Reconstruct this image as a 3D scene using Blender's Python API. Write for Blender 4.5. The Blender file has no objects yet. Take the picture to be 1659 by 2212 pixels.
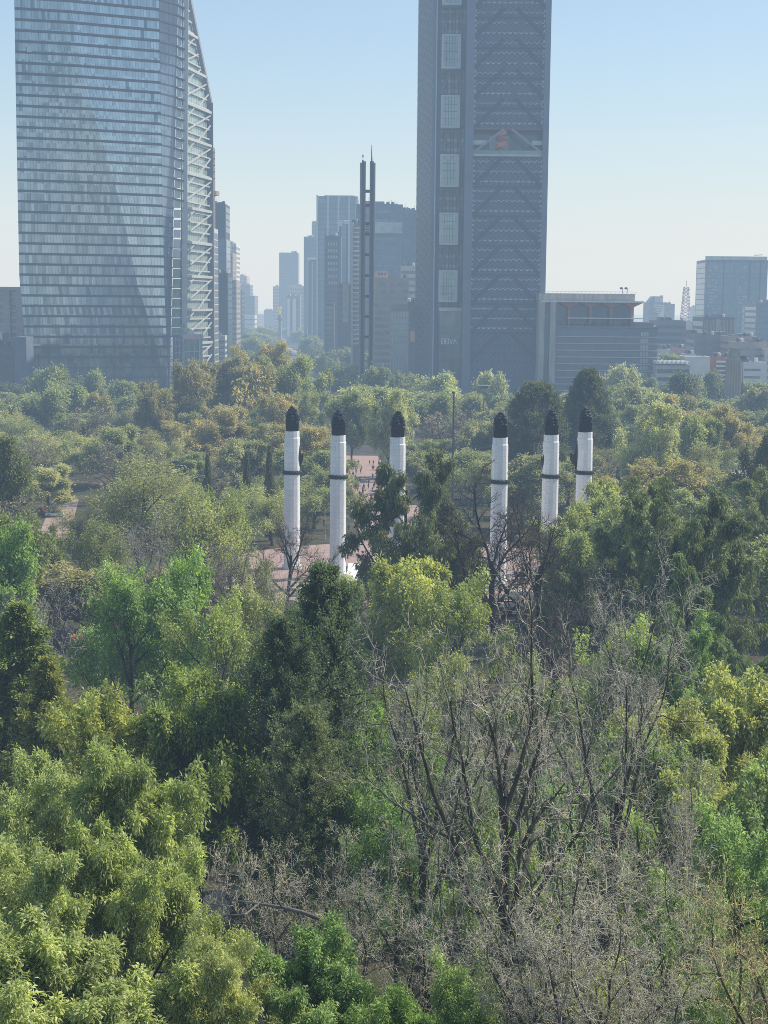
import bpy, math, zlib
import numpy as np
from mathutils import Vector, Matrix

SC = bpy.context.scene
COL = SC.collection
R_ = math.radians
RS = np.random.RandomState

# ------------------------------------------------------------------ camera
F_PX, CXP, CYP = 3400.0, 829.5, 1106.0
PITCH, ROLL, EYE = R_(7.556), R_(0.5), 52.0
_F = np.array([0, math.cos(PITCH), -math.sin(PITCH)])
_U0 = np.array([0, math.sin(PITCH), math.cos(PITCH)])
_R0 = np.array([1.0, 0, 0])
_R = _R0 * math.cos(ROLL) + _U0 * math.sin(ROLL)
_U = -_R0 * math.sin(ROLL) + _U0 * math.cos(ROLL)


def at(px, py, Y):
    """point at depth Y of the survey sight line (px, py)"""
    d = _F + (px - CXP) / F_PX * _R - (py - CYP) / F_PX * _U
    s = Y / d[1]
    return np.array([d[0] * s, Y, EYE + d[2] * s])


def zat(px, py, Y):
    return at(px, py, Y)[2]


def xat(px, Y, z=20.0):
    xi = (px - CXP) / F_PX
    zz = z - EYE
    k = xi * (Y * _F[1] + zz * _F[2]) - (Y * _R[1] + zz * _R[2])
    return k / (_R[0] - xi * _F[0])


def proj(p):
    v = np.array(p, float) - np.array([0, 0, EYE])
    w = v @ _F
    return CXP + F_PX * (v @ _R) / w, CYP - F_PX * (v @ _U) / w


cam = bpy.data.cameras.new('camera')
camo = bpy.data.objects.new('camera', cam)
COL.objects.link(camo)
cam.sensor_fit = 'VERTICAL'
cam.sensor_height = 36.0
cam.lens = 36.0 * F_PX / 2212.0
cam.clip_start = 0.5
cam.clip_end = 40000
camo.matrix_world = Matrix(((_R[0], _U[0], -_F[0], 0), (_R[1], _U[1], -_F[1], 0), (_R[2], _U[2], -_F[2], EYE), (0, 0, 0, 1)))
SC.camera = camo

# ------------------------------------------------------------------ light
SUN_AZ, SUN_EL = 66.0, 46.0
w = bpy.data.worlds.new('World')
SC.world = w
w.use_nodes = True
nt = w.node_tree
nt.nodes.clear()
sky = nt.nodes.new('ShaderNodeTexSky')
sky.sky_type = 'NISHITA'
sky.sun_disc = False
sky.sun_elevation = R_(SUN_EL)
sky.sun_rotation = R_(SUN_AZ)
sky.altitude = 300
sky.air_density = 1.0
sky.dust_density = 0.7
sky.ozone_density = 6.0
bg = nt.nodes.new('ShaderNodeBackground')
bg.inputs[1].default_value = 0.15
wo = nt.nodes.new('ShaderNodeOutputWorld')
nt.links.new(sky.outputs[0], bg.inputs[0])
nt.links.new(bg.outputs[0], wo.inputs[0])
sun = bpy.data.lights.new('sun', 'SUN')
suno = bpy.data.objects.new('sun', sun)
COL.objects.link(suno)
sun.energy = 5.0
sun.angle = R_(0.55)
sun.color = (1.0, 0.95, 0.88)
sd = Vector((math.sin(R_(SUN_AZ)) * math.cos(R_(SUN_EL)), math.cos(R_(SUN_AZ)) * math.cos(R_(SUN_EL)), math.sin(R_(SUN_EL))))
suno.rotation_euler = sd.to_track_quat('Z', 'Y').to_euler()
suno.location = (0, 0, 300)
SC.view_settings.view_transform = 'Standard'
SC.view_settings.look = 'None'
SC.view_settings.exposure = 0
SC.view_settings.gamma = 1
cy = SC.cycles
cy.max_bounces = 6
cy.diffuse_bounces = 2
cy.glossy_bounces = 2
cy.transmission_bounces = 2
cy.transparent_max_bounces = 4
cy.volume_bounces = 0
cy.sample_clamp_indirect = 4
cy.use_denoising = False
cy.use_adaptive_sampling = False
cy.filter_width = 0.95
cy.caustics_reflective = False
cy.caustics_refractive = False


# ------------------------------------------------------------------ materials
def mat(name, col, rough=0.7, var=0.25, scale=0.5, metal=0.0, spec=0.4, stretch=None):
    """principled surface broken up by two octaves of world-scale noise"""
    m = bpy.data.materials.new(name)
    m.use_nodes = True
    t = m.node_tree
    b = t.nodes['Principled BSDF']
    b.inputs['Roughness'].default_value = rough
    b.inputs['Metallic'].default_value = metal
    b.inputs['Specular IOR Level'].default_value = spec
    g = t.nodes.new('ShaderNodeNewGeometry')
    mp = t.nodes.new('ShaderNodeMapping')
    mp.inputs['Scale'].default_value = stretch or (1, 1, 1)
    n = t.nodes.new('ShaderNodeTexNoise')
    n.inputs['Scale'].default_value = scale
    n.inputs['Detail'].default_value = 5
    r = t.nodes.new('ShaderNodeMapRange')
    r.inputs[1].default_value, r.inputs[2].default_value = 0.3, 0.7
    r.inputs[3].default_value, r.inputs[4].default_value = 1 - var, 1 + var
    mx = t.nodes.new('ShaderNodeVectorMath')
    mx.operation = 'SCALE'
    mx.inputs[0].default_value = col[:3]
    L = t.links.new
    L(g.outputs['Position'], mp.inputs[0])
    L(mp.outputs[0], n.inputs[0])
    L(n.outputs[0], r.inputs[0])
    L(r.outputs[0], mx.inputs['Scale'])
    L(mx.outputs[0], b.inputs['Base Color'])
    return m


def pane_mat(name, dark, light, pw, ph, rough=0.12, metal=0.3, spec=0.6, tint=False, bias=0.5, drift=.9):
    """glazing: every pane (a cell of pw x ph metres) takes its own depth of tint"""
    m = bpy.data.materials.new(name)
    m.use_nodes = True
    t = m.node_tree
    b = t.nodes['Principled BSDF']
    b.inputs['Roughness'].default_value = rough
    b.inputs['Metallic'].default_value = metal
    b.inputs['Specular IOR Level'].default_value = spec
    L = t.links.new
    g = t.nodes.new('ShaderNodeNewGeometry')
    mp = t.nodes.new('ShaderNodeVectorMath')
    mp.operation = 'DIVIDE'
    mp.inputs[1].default_value = (pw, pw * 7.3, ph)
    fl = t.nodes.new('ShaderNodeVectorMath')
    fl.operation = 'FLOOR'
    wn = t.nodes.new('ShaderNodeTexWhiteNoise')
    L(g.outputs['Position'], mp.inputs[0])
    L(mp.outputs[0], fl.inputs[0])
    L(fl.outputs[0], wn.inputs[0])
    no = t.nodes.new('ShaderNodeTexNoise')
    no.inputs['Scale'].default_value = 0.06
    L(g.outputs['Position'], no.inputs[0])
    ad = t.nodes.new('ShaderNodeMath')
    ad.operation = 'MULTIPLY_ADD'
    ad.inputs[1].default_value = 0.45
    L(wn.outputs[0], ad.inputs[0])
    nb = t.nodes.new('ShaderNodeMath')
    nb.operation = 'MULTIPLY_ADD'
    nb.inputs[1].default_value = drift
    nb.inputs[2].default_value = bias - 0.25 - drift / 2
    L(no.outputs[0], nb.inputs[0])
    L(nb.outputs[0], ad.inputs[2])
    fac = ad.outputs[0]
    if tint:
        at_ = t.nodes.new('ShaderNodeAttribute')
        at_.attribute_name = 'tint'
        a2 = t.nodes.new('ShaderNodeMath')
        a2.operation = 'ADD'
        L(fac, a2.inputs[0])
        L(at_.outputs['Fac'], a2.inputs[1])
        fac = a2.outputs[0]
    mx = t.nodes.new('ShaderNodeMix')
    mx.data_type = 'RGBA'
    mx.clamp_factor = True
    mx.inputs[6].default_value = (*dark, 1)
    mx.inputs[7].default_value = (*light, 1)
    L(fac, mx.inputs[0])
    L(mx.outputs[2], b.inputs['Base Color'])
    return m


def block_mat(name, c1, c2, bw, bh, rough=0.75, mortar=(0.25, 0.25, 0.25)):
    """stone or paving laid in courses"""
    m = bpy.data.materials.new(name)
    m.use_nodes = True
    t = m.node_tree
    b = t.nodes['Principled BSDF']
    b.inputs['Roughness'].default_value = rough
    b.inputs['Specular IOR Level'].default_value = 0.3
    L = t.links.new
    g = t.nodes.new('ShaderNodeTexCoord')
    br = t.nodes.new('ShaderNodeTexBrick')
    br.inputs['Color1'].default_value = (*c1, 1)
    br.inputs['Color2'].default_value = (*c2, 1)
    br.inputs['Mortar'].default_value = (*mortar, 1)
    br.inputs['Scale'].default_value = 1.0
    br.inputs['Mortar Size'].default_value = 0.012
    br.inputs['Brick Width'].default_value = bw
    br.inputs['Row Height'].default_value = bh
    sx = t.nodes.new('ShaderNodeSeparateXYZ')
    cx = t.nodes.new('ShaderNodeCombineXYZ')
    an = t.nodes.new('ShaderNodeMath')
    an.operation = 'ADD'
    L(g.outputs['Object'], sx.inputs[0])
    L(sx.outputs[0], an.inputs[0])
    L(sx.outputs[1], an.inputs[1])
    L(an.outputs[0], cx.inputs[0])
    L(sx.outputs[2], cx.inputs[1])
    L(cx.outputs[0], br.inputs[0])
    n = t.nodes.new('ShaderNodeTexNoise')
    n.inputs['Scale'].default_value = 0.4
    n.inputs['Detail'].default_value = 2
    mp = t.nodes.new('ShaderNodeMapping')
    mp.inputs['Scale'].default_value = (1.6, 1.6, .22)
    L(g.outputs['Object'], mp.inputs[0])
    L(mp.outputs[0], n.inputs[0])
    r = t.nodes.new('ShaderNodeMapRange')
    r.inputs[1].default_value, r.inputs[2].default_value = 0.3, 0.7
    r.inputs[3].default_value, r.inputs[4].default_value = 0.85, 1.05
    L(n.outputs[0], r.inputs[0])
    mx = t.nodes.new('ShaderNodeVectorMath')
    mx.operation = 'SCALE'
    L(br.outputs[0], mx.inputs[0])
    L(r.outputs[0], mx.inputs['Scale'])
    L(mx.outputs[0], b.inputs['Base Color'])
    return m


def leaf_mat():
    """leaf: object colour, lightened or browned leaf by leaf (attribute 'tint'), part translucent"""
    m = bpy.data.materials.new('leaf')
    m.use_nodes = True
    t = m.node_tree
    t.nodes.clear()
    L = t.links.new
    oi = t.nodes.new('ShaderNodeObjectInfo')
    a = t.nodes.new('ShaderNodeAttribute')
    a.attribute_name = 'tint'
    r = t.nodes.new('ShaderNodeMapRange')
    r.inputs[1].default_value, r.inputs[2].default_value = 0.0, 1.0
    r.inputs[3].default_value, r.inputs[4].default_value = 0.5, 1.38
    L(a.outputs['Fac'], r.inputs[0])
    sc = t.nodes.new('ShaderNodeVectorMath')
    sc.operation = 'SCALE'
    L(oi.outputs['Color'], sc.inputs[0])
    L(r.outputs[0], sc.inputs['Scale'])
    hs = t.nodes.new('ShaderNodeHueSaturation')
    h = t.nodes.new('ShaderNodeMapRange')
    h.inputs[3].default_value, h.inputs[4].default_value = 0.515, 0.488
    L(a.outputs['Fac'], h.inputs[0])
    L(h.outputs[0], hs.inputs['Hue'])
    L(sc.outputs[0], hs.inputs['Color'])
    d = t.nodes.new('ShaderNodeBsdfDiffuse')
    tr = t.nodes.new('ShaderNodeBsdfTranslucent')
    gl = t.nodes.new('ShaderNodeBsdfGlossy')
    gl.inputs['Roughness'].default_value = 0.5
    gl.inputs['Color'].default_value = (0.75, 0.8, 0.8, 1)
    L(hs.outputs[0], d.inputs[0])
    th = t.nodes.new('ShaderNodeVectorMath')
    th.operation = 'MULTIPLY'
    th.inputs[1].default_value = (1.2, 1.32, .78)
    L(hs.outputs[0], th.inputs[0])
    L(th.outputs[0], tr.inputs[0])
    m1 = t.nodes.new('ShaderNodeMixShader')
    m1.inputs[0].default_value = 0.40
    L(d.outputs[0], m1.inputs[1])
    L(tr.outputs[0], m1.inputs[2])
    m2 = t.nodes.new('ShaderNodeMixShader')
    m2.inputs[0].default_value = 0.03
    L(m1.outputs[0], m2.inputs[1])
    L(gl.outputs[0], m2.inputs[2])
    o = t.nodes.new('ShaderNodeOutputMaterial')
    L(m2.outputs[0], o.inputs[0])
    return m


def wood_mat():
    m = mat('bark', (0.1, 0.085, 0.07), 0.9, 0.4, 1.5, spec=0.2)
    t = m.node_tree
    oi = t.nodes.new('ShaderNodeObjectInfo')
    mx = [n for n in t.nodes if n.type == 'VECT_MATH'][0]
    t.links.new(oi.outputs['Color'], mx.inputs[0])
    a = t.nodes.new('ShaderNodeAttribute')
    a.attribute_name = 'tint'
    s2 = t.nodes.new('ShaderNodeVectorMath')
    s2.operation = 'SCALE'
    t.links.new(mx.outputs[0], s2.inputs[0])
    t.links.new(a.outputs['Fac'], s2.inputs['Scale'])
    t.links.new(s2.outputs[0], t.nodes['Principled BSDF'].inputs['Base Color'])
    return m


# ------------------------------------------------------------------ mesh building
def np_mesh(name, V, Fq, material, tint=None, smooth=False):
    """mesh from an (n,3) array and an (m,4) or (m,3) array of faces"""
    V = np.asarray(V, np.float32)
    Fq = np.asarray(Fq, np.int32)
    k = Fq.shape[1]
    me = bpy.data.meshes.new(name)
    me.vertices.add(len(V))
    me.vertices.foreach_set('co', V.ravel())
    me.loops.add(Fq.size)
    me.loops.foreach_set('vertex_index', Fq.ravel())
    me.polygons.add(len(Fq))
    me.polygons.foreach_set('loop_start', np.arange(0, Fq.size, k, dtype=np.int32))
    me.polygons.foreach_set('loop_total', np.full(len(Fq), k, np.int32))
    if smooth:
        me.polygons.foreach_set('use_smooth', np.ones(len(Fq), bool))
    if tint is not None:
        a = me.attributes.new('tint', 'FLOAT', 'FACE')
        a.data.foreach_set('value', np.asarray(tint, np.float32))
    me.update(calc_edges=True)
    me.materials.append(material)
    return me


class MB:
    def __init__(s):
        s.v, s.f, s.t = [], [], []

    def face(s, pts, tint=0.0):
        i = len(s.v)
        s.v += [tuple(map(float, p)) for p in pts]
        s.f.append(tuple(range(i, i + len(pts))))
        s.t.append(tint)
        return s

    def hexa(s, p, tint=0.0):
        """8 corners: bottom ring 0-3 counter-clockwise, top ring 4-7"""
        i = len(s.v)
        s.v += [tuple(map(float, q)) for q in p]
        for f in ((0, 3, 2, 1), (4, 5, 6, 7), (0, 1, 5, 4), (1, 2, 6, 5), (2, 3, 7, 6), (3, 0, 4, 7)):
            s.f.append(tuple(i + a for a in f))
            s.t.append(tint)
        return s

    def box(s, x0, x1, y0, y1, z0, z1, tint=0.0):
        return s.hexa([(x0, y0, z0), (x1, y0, z0), (x1, y1, z0), (x0, y1, z0), (x0, y0, z1), (x1, y0, z1), (x1, y1, z1), (x0, y1, z1)], tint)

    def prism(s, poly, z0, z1, tint=0.0):
        n = len(poly)
        i = len(s.v)
        s.v += [(float(p[0]), float(p[1]), float(z0)) for p in poly] + [(float(p[0]), float(p[1]), float(z1)) for p in poly]
        for a in range(n):
            b = (a + 1) % n
            s.f.append((i + a, i + b, i + n + b, i + n + a))
            s.t.append(tint)
        s.f.append(tuple(i + a for a in reversed(range(n))))
        s.f.append(tuple(i + n + a for a in range(n)))
        s.t += [tint, tint]
        return s

    def bar(s, p, q, w, d=None, up=(0, 0, 1), tint=0.0):
        p, q = Vector(p), Vector(q)
        t = (q - p).normalized()
        u = Vector(up)
        if abs(t.dot(u)) > 0.97:
            u = Vector((0, 1, 0))
        a = t.cross(u).normalized()
        b = a.cross(t).normalized()
        a = a * (w / 2)
        b = b * ((d or w) / 2)
        s.hexa([p - a - b, p + a - b, p + a + b, p - a + b, q - a - b, q + a - b, q + a + b, q - a + b], tint)
        return s

    def lathe(s, prof, n=16, c=(0, 0), tint=0.0, ph=0.0):
        i = len(s.v)
        for r, z in prof:
            for k in range(n):
                a = 2 * math.pi * k / n + ph
                s.v.append((c[0] + r * math.cos(a), c[1] + r * math.sin(a), z))
        for j in range(len(prof) - 1):
            for k in range(n):
                k2 = (k + 1) % n
                s.f.append((i + j * n + k, i + j * n + k2, i + (j + 1) * n + k2, i + (j + 1) * n + k))
                s.t.append(tint)
        s.f.append(tuple(i + k for k in reversed(range(n))))
        s.f.append(tuple(i + (len(prof) - 1) * n + k for k in range(n)))
        s.t += [tint, tint]
        return s

    def tube(s, pts, rad, n=8, tint=0.0):
        pts = [Vector(p) for p in pts]
        if not hasattr(rad, '__len__'):
            rad = [rad] * len(pts)
        i = len(s.v)
        for k, p in enumerate(pts):
            t = (pts[min(k + 1, len(pts) - 1)] - pts[max(k - 1, 0)]).normalized()
            u = Vector((0, 0, 1)) if abs(t.z) < 0.9 else Vector((1, 0, 0))
            a = t.cross(u).normalized()
            b = t.cross(a)
            for j in range(n):
                an = 2 * math.pi * j / n
                s.v.append(tuple(p + (a * math.cos(an) + b * math.sin(an)) * rad[k]))
        for k in range(len(pts) - 1):
            for j in range(n):
                j2 = (j + 1) % n
                s.f.append((i + k * n + j, i + k * n + j2, i + (k + 1) * n + j2, i + (k + 1) * n + j))
                s.t.append(tint)
        s.f.append(tuple(i + j for j in reversed(range(n))))
        s.f.append(tuple(i + (len(pts) - 1) * n + j for j in range(n)))
        s.t += [tint, tint]
        return s

    def blob(s, c, r, n=10, m=6, tint=0.0):
        """ellipsoid"""
        if not hasattr(r, '__len__'):
            r = (r, r, r)
        i = len(s.v)
        for a in range(1, m):
            th = math.pi * a / m
            for k in range(n):
                p = 2 * math.pi * k / n
                s.v.append((c[0] + r[0] * math.sin(th) * math.cos(p), c[1] + r[1] * math.sin(th) * math.sin(p), c[2] - r[2] * math.cos(th)))
        b = len(s.v)
        s.v += [(c[0], c[1], c[2] - r[2]), (c[0], c[1], c[2] + r[2])]
        for a in range(m - 2):
            for k in range(n):
                k2 = (k + 1) % n
                s.f.append((i + a * n + k, i + a * n + k2, i + (a + 1) * n + k2, i + (a + 1) * n + k))
                s.t.append(tint)
        for k in range(n):
            k2 = (k + 1) % n
            s.f.append((b, i + k2, i + k))
            s.f.append((b + 1, i + (m - 2) * n + k, i + (m - 2) * n + k2))
            s.t += [tint, tint]
        return s

    def mesh(s, name, material, smooth=False, off=None):
        me = bpy.data.meshes.new(name)
        v = s.v if off is None else [(a - off[0], b - off[1], c - off[2]) for a, b, c in s.v]
        me.from_pydata(v, [], s.f)
        if any(s.t):
            a = me.attributes.new('tint', 'FLOAT', 'FACE')
            a.data.foreach_set('value', np.asarray(s.t, np.float32))
        if smooth:
            me.polygons.foreach_set('use_smooth', np.ones(len(me.polygons), bool))
        me.update()
        me.materials.append(material)
        return me

    def build(s, name, material, parent=None, smooth=False, label=None):
        """vertices are in world metres; a child keeps its parent's origin"""
        off = None
        if parent is not None:
            q = parent
            off = Vector((0, 0, 0))
            while q is not None:
                off = off + q.location
                q = q.parent
        o = bpy.data.objects.new(name, s.mesh(name, material, smooth, off))
        COL.objects.link(o)
        o.parent = parent
        if label:
            o['label'] = label
        return o


def link(name, me, parent=None, loc=(0, 0, 0)):
    o = bpy.data.objects.new(name, me)
    COL.objects.link(o)
    o.parent = parent
    o.location = loc
    return o


def thing(name, label, cat, loc=(0, 0, 0), group=None):
    o = bpy.data.objects.new(name, None)
    o.empty_display_size = 0.5
    COL.objects.link(o)
    o.location = tuple(map(float, loc))
    return tag(o, label, cat, group)


def tag(o, label, cat, group=None):
    o['label'] = label
    o['category'] = cat
    if group:
        o['group'] = group
    return o


def struct(o, label=None):
    o['kind'] = 'structure'
    if label:
        o['label'] = label
    return o


def dup(root, loc=None, rotz=0.0, scale=None, label=None, group=None, color=None):
    r = root.copy()
    COL.objects.link(r)
    if loc is not None:
        r.location = loc
    r.rotation_euler = (0, 0, rotz)
    if scale is not None:
        r.scale = scale
    if label:
        r['label'] = label
    if group:
        r['group'] = group
    for ch in list(root.children):
        c = ch.copy()
        COL.objects.link(c)
        c.parent = r
        for g in ch.children:
            d = g.copy()
            COL.objects.link(d)
            d.parent = c
    return r
# ------------------------------------------------------------------ building materials
M = {}
M['concrete'] = mat('concrete', (0.36, 0.34, 0.31), 0.85, 0.18, 0.25)
M['beige'] = mat('beige_stone', (0.42, 0.36, 0.29), 0.85, 0.15, 0.2)
M['pale'] = mat('pale_render', (0.55, 0.54, 0.51), 0.8, 0.15, 0.2)
M['white'] = mat('white_paint', (0.72, 0.71, 0.68), 0.7, 0.12, 0.3)
M['pink'] = mat('pink_render', (0.6, 0.40, 0.38), 0.85, 0.12, 0.3)
M['brick'] = mat('red_brick', (0.33, 0.13, 0.09), 0.9, 0.25, 0.5)
M['tan'] = mat('tan_render', (0.40, 0.29, 0.2), 0.85, 0.2, 0.3)
M['brown'] = mat('brown_cladding', (0.2, 0.13, 0.10), 0.7, 0.25, 0.4)
M['grey'] = mat('grey_panel', (0.2, 0.21, 0.23), 0.6, 0.2, 0.2)
M['dgrey'] = mat('dark_grey_panel', (0.075, 0.08, 0.095), 0.55, 0.25, 0.2)
M['bluegrey'] = mat('blue_grey_panel', (0.16, 0.2, 0.26), 0.5, 0.2, 0.2)
M['steel'] = mat('painted_steel', (0.11, 0.125, 0.15), 0.45, 0.15, 0.2, metal=0.3)
M['lsteel'] = mat('light_steel', (0.5, 0.52, 0.53), 0.45, 0.12, 0.3, metal=0.2)
M['orange'] = mat('orange_paint', (0.40, 0.15, 0.075), 0.55, 0.15, 0.5)
M['yellow'] = mat('billboard_print', (0.5, 0.33, 0.09), 0.6, 0.45, 0.25)
M['gold'] = mat('gilded_bronze', (0.95, 0.62, 0.14), 0.3, 0.1, 1.0, metal=0.9)
M['dstone'] = mat('weathered_stone', (0.30, 0.29, 0.26), 0.85, 0.25, 0.4)
G = {}
G['blue'] = pane_mat('blue_glass', (0.05, 0.09, 0.13), (0.16, 0.24, 0.32), 1.6, 3.4, 0.15, 0.35)
G['dark'] = pane_mat('dark_glass', (0.02, 0.028, 0.035), (0.10, 0.13, 0.15), 1.7, 3.0, 0.18, 0.2)
G['green'] = pane_mat('green_glass', (0.06, 0.12, 0.11), (0.2, 0.32, 0.28), 1.4, 1.9, 0.15, 0.3)
G['teal'] = pane_mat('teal_glass', (0.03, 0.08, 0.09), (0.10, 0.2, 0.21), 2.0, 3.0, 0.15, 0.3)
G['pale'] = pane_mat('pale_glass', (0.2, 0.26, 0.3), (0.4, 0.48, 0.52), 2.2, 3.2, 0.15, 0.35)
G['window'] = pane_mat('window_glass', (0.03, 0.04, 0.05), (0.34, 0.35, 0.34), 2.3, 2.8, 0.2, 0.1)


def block(name, label, px0, px1, pyt, Y, depth, wall, glass=None, floor=3.8, frac=0.55, inset=0.06, side=0, cat='building', z0=0.0,
          fins=0, fin_mat=None, pyb=None, roof=True, group=None, piers=0, maxf=60, ground=4.0, skip=1.2, seed=0):
    """a city block: walls with a ribbon of glazing per storey carried round onto the side one can see, piers and fins in front, plant on the roof"""
    rs = RS(zlib.crc32(label.encode()) % 10 ** 6)
    zt = zat((px0 + px1) / 2, pyt, Y)
    zm = max(0, min(zt, 40))
    x0, x1 = xat(px0, Y, zm), xat(px1, Y, zm)
    root = thing(name, label, cat, ((x0 + x1) / 2, Y + depth / 2, z0), group)
    b = MB().box(x0, x1, Y, Y + depth, z0, zt)
    pr = 0.5
    for xa, xb, ya, yb in ((x0, x1, Y, Y + pr), (x0, x1, Y + depth - pr, Y + depth), (x0, x0 + pr, Y + pr, Y + depth - pr), (x1 - pr, x1, Y + pr, Y + depth - pr)):
        b.box(xa - .01, xb + .01, ya - .01, yb + .01, zt + .001, zt + 0.9)
    if piers:
        for k in range(piers + 1):
            xx = x0 + (x1 - x0) * k / piers
            b.box(xx - 0.35, xx + 0.35, Y - 0.45, Y - 0.003, z0, zt)
    b.build('wall', wall, root)
    if glass is not None:
        zlo = z0 + ground if pyb is None else zat((px0 + px1) / 2, pyb, Y)
        n = int((zt - skip - zlo) / floor)
        wd = x1 - x0
        ins = inset * wd
        for k in range(min(n, maxf)):
            za = zt - skip - floor * (k + 1) + floor * (1 - frac) * 0.5
            zb = za + floor * frac
            g = MB().box(x0 + ins, x1 - ins, Y - 0.12, Y - 0.004, za, zb)
            if side:
                xs = x0 if side < 0 else x1
                di = depth * 0.06
                if side < 0:
                    g.box(xs - 0.12, xs - 0.004, Y + di, Y + depth - di, za, zb)
                else:
                    g.box(xs + 0.004, xs + 0.12, Y + di, Y + depth - di, za, zb)
            g.build('window_band', glass, root)
    for k in range(fins):
        xx = x0 + (x1 - x0) * k / max(1, fins - 1)
        MB().box(xx - 0.5, xx + 0.5, Y - 1.6, Y - 0.13, z0, zt + 3.0 * (k % 2 == 0)).build('fin', fin_mat, root)
    if roof:
        r = MB()
        for k in range(3):
            wx = (x1 - x0) * rs.uniform(.12, .3)
            cx = x0 + (x1 - x0) * rs.uniform(.2, .8)
            r.box(cx - wx / 2, cx + wx / 2, Y + depth * .2 + k * .013, Y + depth * .6 + k * .4, zt + 0.002, zt + rs.uniform(1.5, 3.6))
        for k in range(2):
            cx = x0 + (x1 - x0) * rs.uniform(.1, .9)
            r.bar((cx, Y + depth * .3, zt), (cx, Y + depth * .3, zt + rs.uniform(4, 7)), 0.16)
        r.build('roof_plant', M['grey'], root)
        for k in range(rs.randint(1, 4)):
            cx = x0 + (x1 - x0) * rs.uniform(.08, .92)
            MB().lathe([(1.1, zt + .92), (1.1, zt + 2.6), (.4, zt + 3.1)], 10, (cx, Y + depth * .12 + 1.5)).build('water_tank', M['pale'] if k % 2 else M['dgrey'], root)
    return root


# ------------------------------------------------------------------ slanted glass tower (left)
def interp(pts, y):
    return float(np.interp(y, [p[0] for p in pts], [p[1] for p in pts]))


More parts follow.
